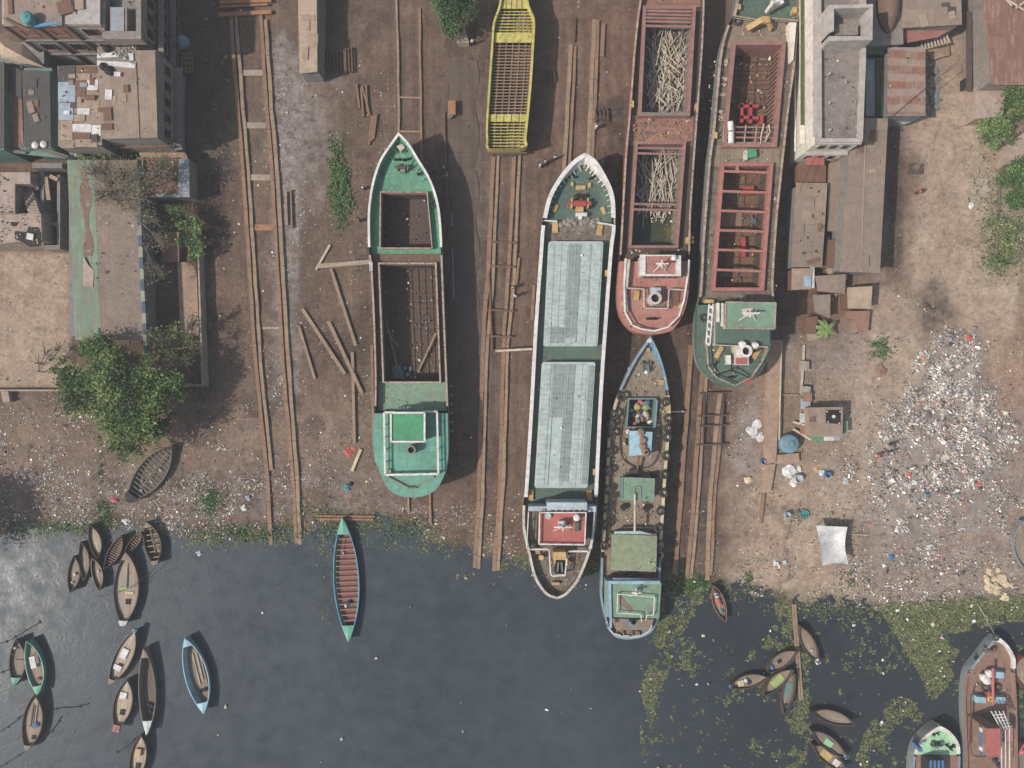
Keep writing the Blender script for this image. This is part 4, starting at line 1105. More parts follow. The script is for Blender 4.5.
    s.part('skylight', 'darkgreen', lambda mb: mb.pbox(575, 519, 579, 531.5, 6.22, 6.6)); s.part('searchlight', 'white', lambda mb: mb.lathe(W(576, 516.5, 6.22), [(.12, 0), (.12, .5), (.42, .6), (.42, .9), (.2, 1.0)], 10))
    s.part('horn', 'ochre', lambda mb: mb.cyl(W(574, 521, 6.22), .2, .5, 10)); s.part('vent', 'bridge', lambda mb: mb.cyl(W(548, 515.5, 6.22), .4, .4, 10))
    # after deck: gallery rail, engine casing
    s.rail([(531, 549.5), (549, 549.5), (550.5, 574), (552.5, 576), (565, 575.5), (567.5, 551.5), (588, 551.5)], s.zd + .4, .9, 'white', .07)
    s.rail([(528.5, 512), (526.5, 548)], s.zd + .6, .9, 'whitetrim', .07); s.rail([(594.5, 512), (591.5, 548)], s.zd + .6, .9, 'whitetrim', .07)
    s.part('engine_casing', 'ochre', lambda mb: mb.pbox(553, 552, 566, 560, s.zd, 5.2)); s.part('engine_hatch', 'black', lambda mb: mb.pbox(555.5, 560, 564.5, 574, s.zd, 3.7))
    s.part('exhaust', 'steel', lambda mb: (mb.tube([W(558.5, 562, 3.9), W(557.5, 573, 3.9)], .14), mb.tube([W(561.5, 562, 3.9), W(562.5, 573, 3.9)], .14)))
    s.part('fuel_drum', 'ochre', lambda mb: [mb.cyl(W(x, y, s.zd), .33, .9, 12) for x, y in ((553, 560), (567.5, 561), (541, 556))])
    raft(s, 537.5, 551, s.zd, .8, .8, 0); s.part('bitts', 'ochre', lambda mb: mb.pbox(552, 582.5, 559.5, 585, s.zd, s.zd + .5))
    s.part('stern_board', 'hullblue', lambda mb: mb.pprism([(534, 578), (537, 575), (543, 586), (540.5, 588.5)], s.zd, s.zd + .8))
    s.part('plant_pot', 'moss', lambda mb: mb.lathe(W(533, 545, s.zd), [(.3, 0), (.6, .4), (.4, .8), (.1, 1.0)], 8))
ship_center()

def pole_pile(n, quad, zf, zt, group, label, Ls=(2.2, 4.2), dirm=0.25, spread=.5, mat='pole'):
    """loose poles heaped on a hold floor, each one an object"""
    protos = []
    for l in np.linspace(Ls[0], Ls[1], 5):
        mb = MB(); mb.tube([(0, -l / 2, 0), (random.uniform(-.05, .05), 0, 0.02), (0, l / 2, 0)], .07, 6, r2=.05); mb.c = 0
        protos.append(mb)
    objs = []
    for i in range(n):
        k = i % 5
        if i < 5:
            o = protos[k].build('wooden_pole', mat)
            objs.append(o)
        else:
            o = objs[k].copy(); COL.objects.link(o)
        u, v = random.uniform(.10, .90), random.uniform(.05, .95)
        a = quad[0].lerp(quad[1], u); b = quad[3].lerp(quad[2], u); p = a.lerp(b, v)
        hz = zf + .08 + (zt - zf) * random.random() ** 1.2 * (1 - abs(u - .55) * .7)
        o.location = (p.x, p.y, hz)
        o.rotation_euler = (random.gauss(0, .12), random.gauss(0, .06), random.gauss(dirm * (1 if u > .5 else -1) * -1, spread))
        tag(o, label, 'pole', group)

# ---------------------------------------------------------------- red oxide ship with poles in its holds
def ship_red():
    L = [(672, -78), (662, -60), (652, -40), (645, -18), (640, 0), (635, 41), (631, 92), (628.5, 123), (625.4, 156), (621.4, 230), (619.6, 258), (617, 290), (618, 307.7), (622.5, 320), (632, 330.5), (641, 333.6), (651.7, 334.6)]
    R = [(672, -78), (684, -60), (695, -40), (701.5, -18), (704, 0), (702.8, 41), (700, 82), (696.9, 123), (694.5, 156), (690.6, 215), (689.6, 258), (687.6, 288), (685.5, 305), (680.5, 318), (671.5, 330), (662, 333.6), (651.7, 334.6)]
    s = Ship('cargo_ship', 'red oxide cargo ship with pale poles jumbled in two holds and a salmon stern', 'cargo ship', L, R, 4.3, 3.4, 0.4, lambda t: 0.2, .6)
    s.hull('hullred', 'hullred')
    s.bulwark(-78, 258, 'rustwhite', 'rustdark', rimw=.2, name='side_bulwark')
    h1 = s.hold([(646.5, 8), (693, 9.5), (686.8, 113), (641.5, 112)], 4.3, 1.0, .42, 'mauve', 'concgrey', 'greydeck', 1.1)
    h2 = s.hold([(638, 143.5), (683.5, 144.5), (675.5, 246), (631.5, 244.5)], 4.3, 1.0, .36, 'mauve', 'concgrey', 'holdwater', 1.1)
    s.deck(-78, 8, s.zd, 'orangedeck', [h1], 'foredeck'); s.deck(8, 113, s.zd, 'rustdark', [h1], 'side_deck')
    s.deck(113, 143, s.zd, 'orangedeck', [h1, h2], 'cross_deck'); s.deck(143, 259, s.zd, 'rustdark', [h2], 'after_side_deck')
    for y in (11, 14.5, 18, 21.5, 26):
        s.part('hatch_beam', 'mauve', lambda mb: mb.beam(W(646.3 - y * .04, y, 4.1), W(692.5 - y * .05, y + 1, 4.1), .28, .2))
    s.part('hatch_beam', 'steel', lambda mb: mb.beam(W(642, 113.5, 4.2), W(686.5, 115, 4.2), .26, .3))
    for y in (148, 153.5, 204, 209.5): s.part('hatch_beam', 'mauve', lambda mb: mb.beam(W(637.5 - (y - 145) * .06, y, 4.15), W(683 - (y - 145) * .075, y + .8, 4.15), .26, .2))
    bollards(s, [(632.5, 105, PI / 2), (697.3, 108, PI / 2), (692.5, 240, PI / 2), (634, 128, PI / 2)], s.zd, 'ochre')
    for x, y in ((632.5, 103.5), (697, 106), (688, 240)): s.part('mooring_chock', 'ochre', lambda mb: mb.pbox(x - 1.2, y - 3, x + 1.4, y + 3.5, s.zd, s.zd + .9))
    s.part('deck_patch', 'greydeck', lambda mb: mb.pprism([(645, 131), (655, 131), (655, 135), (644, 135)], s.zd + .01, s.zd + .05))
    pole_pile(170, s.quad4([(648, 36), (692, 36), (686, 112), (642, 112)], 1.0), 1.0, 2.2, 'poles in the forward hold', 'pale dry pole in the jumbled pile of the forward hold of the red oxide ship')
    pole_pile(128, s.quad4([(637, 160), (681, 158), (677, 212), (634, 216)], 1.0), 1.0, 2.0, 'poles in the after hold', 'pale dry pole in the jumbled pile of the after hold of the red oxide ship', (2.4, 4.6), .12, .42)
    # poop
    idx = s.span(257, 336)
    loop = [(s.xl[i], s.y[i]) for i in idx] + [(s.xr[i], s.y[i]) for i in reversed(idx)]
    s.part('poop_deck', 'salmon', lambda mb: mb.prism(loop, 3.0, 4.9))
    s.rail([(625.8, 258.5), (624.2, 288), (625, 312), (632, 325), (641, 329), (654, 331), (668, 327), (679, 316), (684, 300), (688, 275), (689, 260)], 4.9, .9, 'white', .07, wide=.2)
    s.part('side_screen', 'whitedirty', lambda mb: mb.prism([W(625.5, 259, 5.8), W(630.5, 259, 5.8), W(628, 287, 5.8), (W(623.8, 287, 5.8))], 4.9, 5.7))
    s.part('side_screen', 'white', lambda mb: mb.prism([W(624, 288, 5.5), W(626.5, 288, 5.5), W(628.2, 312, 5.5), W(625.2, 312, 5.5)], 4.9, 5.5))
    wh = s.part('wheelhouse', 'whitedirty', lambda mb: mb.pbox(641, 256, 680.5, 275.5, 4.9, 6.9))
    s.part('wheelhouse_roof', 'salmon', lambda mb: mb.pbox(641.5, 256.5, 680, 275, 6.9, 7.0), parent=wh)
    def re(mb):
        mb.pbox(640, 254.5, 645.5, 275.5, 6.9, 7.16); mb.pbox(675.8, 255.5, 681, 276, 6.9, 7.16); mb.pbox(645.6, 274, 675.7, 276, 6.9, 7.12); mb.pbox(645.6, 254.8, 675.7, 256, 6.9, 7.12)
    s.part('roof_edge', 'white', re, parent=wh)
    def win(mb):
        for x in (644, 650, 656, 662, 668, 674): mb.pbox(x, 277, x + 4.2, 277.5, 5.6, 6.4)
    s.part('window', 'glassdark', win, parent=wh)
    cross_mast(s, 662.5, 263.5, 7.0, 2.0, 'white', .8)
    s.part('searchlight', 'white', lambda mb: mb.lathe(W(672.5, 259, 7.0), [(.1, 0), (.1, .4), (.3, .5), (.3, .7), (.1, .8)], 10))
    s.rail([(627, 288), (644, 289), (644, 308), (668, 308.5), (669, 289), (687, 290)], 4.9, .85, 'whitedirty', .055)
    funnel(s, 655.5, 298, 4.9, 1.8, .85, 'whitedirty'); s.part('exhaust_box', 'bridge', lambda mb: mb.pbox(651.5, 287.5, 661, 293, 4.9, 5.9))
    raft(s, 637, 295, 4.9, 1.3, .65, -.12); s.part('chock', 'ochre', lambda mb: (mb.pbox(621, 301, 624, 306, 4.9, 5.2), mb.pbox(679, 303, 682, 308, 4.9, 5.3)))
    s.part('engine_hatch', 'brickdeck', lambda mb: mb.pbox(647, 304, 665, 307.5, 4.9, 5.1)); bollards(s, [(650, 318.5, 0), (655, 318.5, 0)], 4.9)
    s.part('stern_ladder', 'rust', lambda mb: [mb.beam(W(672 + 2 * k, 290, 5.3), W(671 + 2 * k, 306, 5.3), .1, .1) for k in range(4)])
ship_red()

# ---------------------------------------------------------------- rusty open ship beside the white building
def ship_rusty():
    L = [(772, -84), (758, -66), (746, -40), (739, -12), (734, 14), (727.5, 26), (721, 51), (717, 88), (712.8, 134), (709.5, 156), (706.8, 191), (702.8, 243), (700.5, 292), (697.5, 308), (696.5, 347), (700, 365), (706, 373), (714, 380), (722, 385.5), (735, 388)]
    R = [(772, -84), (786, -66), (797, -40), (801, -12), (799.5, 14), (797.5, 30), (794.5, 66), (789, 107), (784, 152), (780, 190), (776.8, 222), (773, 284), (774.5, 304), (772, 330), (769, 352), (764, 366), (755, 377.5), (748, 383), (742, 386.5), (735, 388)]
    s = Ship('cargo_ship', 'rust streaked open cargo ship with pink crossbeams over its hold and a green stern roof', 'cargo ship', L, R, 4.2, 3.5, 0.4, lambda t: .3 if t > .22 else .5, .5)
    s.hull('hullgrey', 'hullgrey')
    s.bulwark(-84, 17, 'rustwhite', 'greydeck', rimw=.3, name='bow_bulwark')
    s.bulwark(17, 300, 'rustwhite', 'greydeck', rimw=.24, name='side_bulwark'); s.stays(20, 290, 5.2, 'rustwhite', .09, .25)
    h1 = s.hold([(736, 43.5), (782.5, 46), (773, 143), (726.5, 143)], 4.2, .7, .5, 'mauve', 'mauve', 'rustorange', .62, 'rustdark', 3)
    h2 = s.hold([(724.5, 165.5), (770, 166.5), (760.5, 288), (715.5, 287)], 4.2, .7, .46, 'pinkbeam', 'rustdark', 'rustorange', 1.4, 'rustdark', 3)
    s.deck(-84, 17, s.zd, 'darkgreen', name='foredeck'); s.deck(17, 45, s.zd, 'browndeck', [h1], 'break_deck'); s.deck(45, 143, s.zd, 'greydeck', [h1], 'side_deck')
    s.deck(143, 165, s.zd, 'browndeck', [h1, h2], 'cross_deck'); s.deck(165, 302, s.zd, 'greydeck', [h2], 'after_side_deck')
    s.rail([(735.5, 16), (755, 19.5), (775, 18.5), (798, 20.5)], s.zd + .5, .9, 'rustwhite', .07)
    s.part('bow_screen', 'offwhite', lambda mb: mb.prism([W(789.5, 22, 4.8), W(796.8, 22, 4.8), W(793.5, 60, 4.8), W(792.5, 60, 4.8)], s.zd, 4.7))
    for k in range(4):
        y = 127 + k * 5.2
        s.part('hatch_beam', 'mauve', lambda mb: mb.beam(W(724, y, 4.1), W(775, y + .6, 4.1), .2, .16))
    s.part('hatch_post', 'rustwhite', lambda mb: [mb.beam(W(724 + k * 11, 125, 4.24), W(723 + k * 10.6, 143, 4.24), .14, .1) for k in range(5)])
    for y in (172, 192, 211.5, 231, 250.5, 270.5):
        f = (y - 165) / 122
        s.part('crossbeam', 'pinkbeam', lambda mb: mb.beam(W(724.5 - 9 * f, y - .6, 4.12), W(770 - 9.5 * f, y + .8, 4.12), .3, .26))
    s.part('hatch_divider', 'pinkbeam', lambda mb: mb.beam(W(737.5, 165, 4.1), W(737, 173, 4.1), .36, .26))
    # things inside the holds
    s.part('tank_cover', 'redsteel', lambda mb: mb.pbox(743, 186, 754, 194, .7, 1.6)); s.part('hold_plate', 'purplecloth' if 0 else 'brickdeck', lambda mb: mb.pbox(719, 211, 742, 226, .72, .9))
    s.part('hold_plate', 'redsteel', lambda mb: mb.pbox(742, 237, 745.5, 257, .72, 1.5)); s.part('valve', 'darkgreen', lambda mb: (mb.cyl(W(752, 222, .8), .4, .6, 10), mb.tube([W(752, 215, 1.1), W(752, 234, 1.1)], .12)))
    def fr(mb):
        for a, b in (((741, 104), (741, 124)), ((750, 104), (750, 124)), ((737, 107), (758, 107)), ((739, 118), (758, 119)), ((761, 116), (761, 126))): mb.beam(W(*a, 1.5), W(*b, 1.5), .4, .7)
    s.part('engine_bed', 'redsteel', fr)
    s.part('hold_drum', 'ochre', lambda mb: mb.cyl(W(757, 52, 1.0), .55, .9, 12)); s.part('hold_tyre', 'rubber', lambda mb: mb.torus(W(738.5, 55, 1.0), .5, .18))
    s.part('canister', 'white', lambda mb: (mb.tube([W(730.5, 122, 4.5), W(731, 131, 4.5)], .38, 10), mb.tube([W(731, 132.5, 4.5), W(731, 143.5, 4.5)], .38, 10)))
    s.part('hose', 'whitedirty', lambda mb: mb.tube([W(764, 124, 4.4), W(761, 136, 4.4), (W(760.5, 144, 4.4)), W(766, 140, 4.4), W(770, 132, 4.4), W(769, 125, 4.4)], .09))
    s.part('deck_box', 'wheelgreen', lambda mb: mb.pprism([(747.5, 150), (756, 149), (757, 156.5), (748.5, 158)], s.zd, 4.2)); s.part('deck_box', 'whitedirty', lambda mb: mb.pbox(744.5, 150, 747.5, 160, s.zd, 4.1))
    def crane(mb):
        mb.beam(W(747, 29, 4.6), W(762, 20, 5.3), .7, .5); mb.beam(W(761, 20, 5.3), W(769, 20.5, 5.2), .75, .5); mb.beam(W(768, 20, 5.2), W(771, 29, 4.2), .5, .4)
    s.part('deck_crane', 'ochre', crane)
    def der(mb):
        mb.tube([W(766, 12, 4.6), W(774, 1, 6.2)], .22, 8); mb.box(W(776, 4, 4.4), (1.3, 1.0, .7), .4); mb.tube([W(771, 1, 5.2), W(779, -4, 5.4)], .16, 8)
    s.part('derrick', 'white', der); s.part('tyre', 'rubber', lambda mb: mb.torus(W(737, 20.5, 3.8), .5, .18))
    s.part('cargo_block', 'ochre', lambda mb: (mb.pbox(793, 7, 797, 13, s.zd, 4.4), mb.pbox(738, 4, 741, 9, s.zd, 4.2)))
    s.part('mooring_chock', 'ochre', lambda mb: (mb.pbox(714.5, 132, 717.5, 138, s.zd, 4.3), mb.pbox(705, 299.5, 714, 303, s.zd, 4.2)))
    s.part('deck_debris', 'rustwhite', lambda mb: [mb.box(W(random.uniform(718, 726), random.uniform(60, 125), s.zd + .1), (random.uniform(.2, .6), random.uniform(.3, 1.2), .15), random.uniform(0, 3)) for _ in range(16)])
    # stern house
    idx = s.span(301, 390)
    loop = [(s.xl[i], s.y[i]) for i in idx] + [(s.xr[i], s.y[i]) for i in reversed(idx)]
    s.part('poop_deck', 'darkgreen', lambda mb: mb.prism(loop, 3.0, 4.4))
    h = s.part('deckhouse', 'whitedirty', lambda mb: mb.pbox(716, 303, 769.5, 345, 4.4, 6.0))
    s.part('deckhouse_roof', 'darkgreen', lambda mb: mb.pbox(715.5, 303, 770, 345.5, 6.0, 6.12), parent=h)
    w2 = s.part('wheelhouse', 'whitedirty', lambda mb: mb.pbox(727, 303, 775, 328, 6.12, 7.6))
    s.part('wheelhouse_roof', 'fadegreen', lambda mb: mb.pbox(725.8, 302, 776, 329, 7.6, 7.72), parent=w2)
    s.part('roof_edge', 'rustwhite', lambda mb: [mb.beam(W(a, b, 7.76), W(c, d, 7.76), .14, .1) for a, b, c, d in ((725.8, 302, 776, 303), (776, 303, 774.5, 329), (774.5, 329, 725.5, 328), (725.5, 328, 725.8, 302))], parent=w2)
    s.part('roof_slat', 'white', lambda mb: (mb.pbox(717, 303, 719.5, 322, 6.12, 6.5), mb.pbox(722, 303, 723.6, 326, 6.12, 6.7)))
    def ladr(mb):
        mb.beam(W(709, 304, 5.6), W(706, 344, 5.6), .16, .12); mb.beam(W(713, 304, 5.6), W(710, 344, 5.6), .16, .12)
        for k in range(6): mb.beam(W(708.8 - k * .58, 306 + 7.4 * k, 5.6), W(712.8 - k * .58, 308 + 7.4 * k, 5.6), .3, .1)
    s.part('companion_ladder', 'white', ladr)
    cross_mast(s, 751, 313, 7.72, 1.6, 'white', 1.1); s.part('mast_foot', 'whitedirty', lambda mb: mb.pprism([(742, 309), (756, 307), (758, 315), (744, 317)], 7.72, 7.8))
    s.rail([(707, 345), (708.5, 366), (716, 377), (735, 385.5), (752, 377), (762, 362), (768, 348)], 4.4, .9, 'rustwhite', .06)
    s.rail([(715.5, 345), (768, 347)], 6.1, .6, 'whitedirty', .05)
    funnel(s, 746.5, 351, 4.4, 2.6, .8, 'white'); [s.part('exhaust_pipe', 'white', lambda mb: mb.lathe(W(x, y, 6.1), [(.45, 0), (.48, .5), (.28, .85)], 12)) for x, y in ((741.5, 344.5), (754, 345.5))]
    s.part('engine_casing', 'whitedirty', lambda mb: mb.pbox(734, 346, 749, 365, 4.4, 5.4)); s.part('engine_hatch', 'redoxide', lambda mb: mb.pbox(736, 358, 747, 364, 5.4, 5.5))
    s.part('water_tank', 'white', lambda mb: mb.pbox(727.5, 355, 731.5, 364.5, 4.4, 5.4)); raft(s, 719.5, 352, 4.4, 1.7, .6, -.5); raft(s, 757, 353, 4.4, 1.6, .7, -.6)
    s.part('tyre', 'rubber', lambda mb: mb.torus(W(703.5, 318, 4.6), .4, .14)); bollards(s, [(732, 377, 0), (716, 364, 1)], 4.4)
    s.part('boom', 'black', lambda mb: (mb.tube([W(714, 376, 5.0), W(732, 370, 5.6), W(750, 378, 5.0)], .08), mb.tube([W(731.5, 355, 5.6), W(732, 372, 5.6)], .08)))
    s.part('plank', 'redsteel', lambda mb: mb.pprism([(743, 382), (752, 378.5), (753, 381), (745, 385)], 4.4, 4.55))
ship_rusty()
# ---------------------------------------------------------------- brown tug barge with tyres
def tyre_fender(px, py, z, label, group, mesh=[None]):
    if mesh[0] is None:
        mb = MB(); mb.torus((0, 0, 0), .45, .18, n=20, k=10); mesh[0] = mb.build('tyre_fender', 'rubber'); o = mesh[0]
    else:
        o = mesh[0].copy(); COL.objects.link(o)
    o.location = W(px, py, z); sx = 1 if px > 635 else -1
    o.rotation_euler = (random.uniform(-.15, .15), sx * (.2 + random.uniform(-.15, .15)), 0)
    return tag(o, label, 'tyre', group)
def ship_tug():
    L = [(649.6, 336.6), (640, 350), (631, 365), (618.5, 392), (611.5, 414.6), (608, 440), (606.2, 480), (603.5, 520), (601.5, 554), (601, 580), (600.4, 596), (604, 615), (608.6, 629), (615, 636.5), (622, 639), (629, 639.6)]
    R = [(649.6, 336.6), (654, 345), (658.5, 355), (664.8, 374), (668.8, 395), (670.2, 411), (669.5, 430), (666, 477), (663.2, 520), (661, 554), (660.2, 584), (659.6, 610), (657, 622), (651, 632), (641, 637.5), (629, 639.6)]
    s = Ship('barge', 'brown decked barge with tyres along both sides, a junk filled hatch and green boxy cabins', 'barge', L, R, 2.5, 1.9, -1.2, lambda t: .3 if t > .2 else .3 + .5 * (1 - t / .2), .7)
    s.hull('woodgrey', 'hullblack')
    s.bulwark(336, 392, 'hullblue', 'hullblue', rimw=.3, name='bow_bulwark', sides='L'); s.bulwark(336, 392, 'hullblue', 'blue', rimw=.3, name='bow_bulwark', sides='R'); s.bulwark(392, 554, 'sack', 'browndeck', rimw=.36, name='side_bulwark'); s.bulwark(554, 640, 'hullblue', 'greydeck', rimw=.24, name='stern_bulwark')
    hq = s.quad4([(629, 399), (655.5, 399), (653.5, 427), (627, 427)], 2.6)
    h = s.hold([(629.5, 399.5), (655, 399.5), (653, 426.5), (627.5, 426.5)], 2.6, .9, .2, 'tealpaint', 'darkgreen', 'greydeck', 0)
    s.deck(336, 470, s.zd, 'browndeck', [h], 'foredeck'); s.deck(470, 640, s.zd, 'browndeck', name='after_deck')
    s.part('coaming_stripe', 'hullblue', lambda mb: (mb.beam(W(656.8, 400, 2.5), W(655, 427, 2.5), .2, .2),))
    # winding deck kerb
    P = catmull([(627, 402), (624, 415), (620.5, 435), (620.5, 452), (627, 463), (640, 468), (652, 465), (659, 452), (660.5, 432), (658, 412), (657, 402)], 4)
    s.part('deck_kerb', 'rustdark', lambda mb: [mb.beam(W(*a, 2.05), W(*b, 2.05), .14, .26) for a, b in zip(P[:-1], P[1:])])
    cols = ['redcloth', 'greencloth', 'bluecloth', 'sack', 'rust', 'tealpaint', 'whitecloth', 'orange', 'brickdeck', 'navycloth', 'pinkcloth']
    for i in range(30):
        mb = MB(); p = W(random.uniform(631, 651), random.uniform(402, 424), 1.3); r = random.uniform(.25, .6)
        mb.lathe((0, 0, 0), [(r * .8, 0), (r, r * .3), (r * .6, r * .7), (.05, r * .8)], 8, sx=random.uniform(.6, 1.2))
        for k, v in enumerate(mb.v): mb.v[k] = (v[0] + random.uniform(-.1, .1), v[1] + random.uniform(-.1, .1), v[2])
        p.z = .95 + random.uniform(0, .9); cc = cols[i % len(cols)]
        o = mb.build('bundle', cc); o.location = p; o.rotation_euler[2] = random.uniform(0, 6)
        tag(o, 'bundle of coloured cloth and scrap heaped in the open hatch of the brown barge', 'bundle', 'bundles in the barge hatch')
    # cabin with pale blue roof
    c = s.part('cabin', 'browndeck', lambda mb: mb.pbox(630, 432, 651.5, 455.5, s.zd, 3.7))
    s.part('cabin_roof', 'paleblue', lambda mb: (mb.pprism([(629.5, 431), (641.5, 430.5), (642, 455), (629, 456)], 3.7, 3.78), mb.pprism([(642.2, 431.5), (652.5, 432), (651, 457), (642.4, 455)], 3.66, 3.74)), parent=c)
    s.part('roof_bundle', 'brickdeck', lambda mb: [mb.lathe(W(x, y, 3.7), [(.5, 0), (.55, .2), (.3, .5)], 8) for x, y in ((641, 432), (643, 440), (642.5, 446), (645, 451), (646, 453))], parent=c)
    s.part('doorway', 'black', lambda mb: mb.pbox(626, 439, 629.3, 445, s.zd, 2.4)); s.part('bucket', 'whitecloth', lambda mb: mb.cyl(W(627.5, 431.5, s.zd), .3, .4, 10))
    g = s.part('hut', 'tealpaint', lambda mb: mb.pbox(622, 478.5, 653, 500, s.zd, 3.7))
    s.part('hut_roof', 'fadegreen', lambda mb: mb.pprism([(621.5, 477), (655, 478.5), (654, 501.5), (621, 500)], 3.7, 3.8), parent=g)
    s.part('roof_frame', 'hullblue', lambda mb: [mb.beam(W(a, b, 3.9), W(cc, d, 3.9), .1, .1) for a, b, cc, d in ((634, 487, 640.5, 487), (640.5, 487, 640.5, 499), (634.5, 487, 634.5, 499), (622.3, 478, 622, 499))], parent=g)
    s.part('mast', 'pole', lambda mb: mb.tube([W(635, 494, 4.0), W(634.8, 532, 4.2)], .14, 8)); s.part('boom_post', 'rust', lambda mb: mb.tube([W(638.5, 456, 3.2), W(637.5, 470, 2.6)], .14, 8))
    s.part('drum', 'rubber', lambda mb: mb.cyl(W(633, 471.5, s.zd), .55, .9, 14)); s.part('drum', 'black', lambda mb: [mb.cyl(W(x, y, s.zd), .4, .7, 12) for x, y in ((623, 507), (646, 508), (653, 474.5))])
    b = s.part('hatch_house', 'greydeck', lambda mb: mb.pbox(611.5, 534, 656.5, 571, s.zd, 3.4))
    s.part('hatch_roof', 'tuggreen', lambda mb: mb.pprism([(611.8, 534), (657.2, 536), (656, 572), (610.3, 570)], 3.4, 3.52), parent=b)
    s.part('roof_lip', 'bridge', lambda mb: mb.pprism([(614.5, 531.5), (640, 531), (652, 534.2), (614, 533.6)], 3.4, 3.6), parent=b)
    s.part('deck_gear', 'rustdark', lambda mb: [mb.lathe(W(random.uniform(612, 656), random.uniform(573.5, 579), s.zd), [(.5, 0), (.45, .4), (.1, .6)], 7) for _ in range(14)])
    # wheelhouse at the stern
    w_ = s.part('stern_cabin', 'hullblue', lambda mb: mb.pbox(606, 581.5, 660, 617, s.zd, 4.2))
    s.part('cabin_roof', 'fadegreen', lambda mb: mb.pprism([(604.5, 580.5), (661.5, 583), (659, 618.5), (609, 617)], 4.2, 4.32), parent=w_)
    s.part('roof_edge', 'bluerim', lambda mb: (mb.pbox(609, 581, 660, 584, 4.33, 4.6), mb.pprism([(608.8, 584), (611, 584), (612, 628), (609.8, 628)], 4.33, 4.6)), parent=w_)
    s.part('bow_screen', 'bridge', lambda mb: mb.pprism([(613, 578.5), (640, 579), (652, 580.5), (652, 582.4), (613, 580.8)], 3.6, 4.2), parent=w_)
    s.part('roof_railing', 'white', lambda mb: [mb.beam(W(a, b_, 4.9), W(cc, d, 4.9), .1, .1) for a, b_, cc, d in ((617.5, 594, 654.5, 597), (654.5, 597, 653.5, 615), (617.5, 594, 617, 613), (617, 613, 641, 614.5), (647, 615, 653.5, 615), (641, 614.5, 641.5, 622), (646.5, 615, 646, 620))] + [mb.beam(W(a, b_, 4.3), W(a, b_, 4.9), .1, .1) for a, b_ in ((617.5, 594), (654.5, 597), (653.5, 615), (617, 613), (641, 614.5))], parent=w_)
    s.part('roof_patch', 'brickdeck', lambda mb: mb.pprism([(619, 596), (622, 597), (634, 611), (630, 612.5), (619, 603)], 4.33, 4.36), parent=w_)
    cross_mast(s, 636.5, 593, 4.32, 1.6, 'white', .6)
    s.part('stern_platform', 'browndeck', lambda mb: mb.pprism([(611, 618.5), (654, 619.5), (650, 630), (616, 630)], 2.6, 3.4)); funnel(s, 633.5, 622, 3.4, 1.0, .4, 'black'); s.part('water_drum', 'blue', lambda mb: mb.cyl(W(629.7, 621.5, 3.4), .33, .8, 12))
    s.rail([(608, 628), (614, 634), (622, 636.5), (631, 637), (641, 635.5), (649, 631), (652, 625)], s.zd + .6, .9, 'whitetrim', .07); [s.part('stern_rope', 'brickdeck', lambda mb: mb.torus(W(x, y, 2.1), .5, .13)) for x, y in ((620, 633.5), (636, 634))]
    s.part('winch_post', 'tealpaint', lambda mb: (mb.tube([W(642, 361, 2.2), W(643, 372, 2.8)], .14), mb.tube([W(648, 360, 2.2), W(649, 372, 2.8)], .12), mb.cyl(W(646, 371, 2.0), .35, .5, 10)))
    winch(s, 646.5, 364, 2.1, .7, ('tealpaint', 'rust')); s.part('anchor_ball', 'white', lambda mb: mb.lathe(W(646, 372, 2.5), [(.15, 0), (.3, .15), (.15, .35)], 10))
    s.part('deck_pot', 'ochre', lambda mb: (mb.pbox(660, 380, 664, 384.5, s.zd, 2.5), mb.pbox(666.5, 405, 669.5, 411, s.zd, 2.6), mb.pbox(647, 348, 650, 351.5, 2.3, 2.7)))
    s.part('bow_pad', 'whitetrim', lambda mb: mb.pprism([(646.5, 341), (649.7, 337.5), (652.5, 341.5), (649.5, 343)], 2.9, 3.25))
    s.part('frond', 'leaf', lambda mb: None) if 0 else None
    gl = [(621.5, 397), (614, 415), (611, 424), (611.5, 434), (609, 452.5), (608, 471), (607.5, 490), (606, 508), (605.5, 525), (604.5, 546)]
    gr = [(665.5, 402), (668, 418.5), (667.5, 428.5), (667, 437.5), (666, 456), (664, 474.5), (663.5, 493), (660.5, 511), (658.5, 528), (660, 545), (659.6, 555)]
    for i, (x, y) in enumerate(gl): tyre_fender(x, y, 2.78, 'black tyre hung as a fender along the left side of the brown barge', 'tyres along the left side of the barge')
    for i, (x, y) in enumerate(gr): tyre_fender(x, y, 2.78, 'black tyre hung as a fender along the right side of the brown barge', 'tyres along the right side of the barge')
ship_tug()

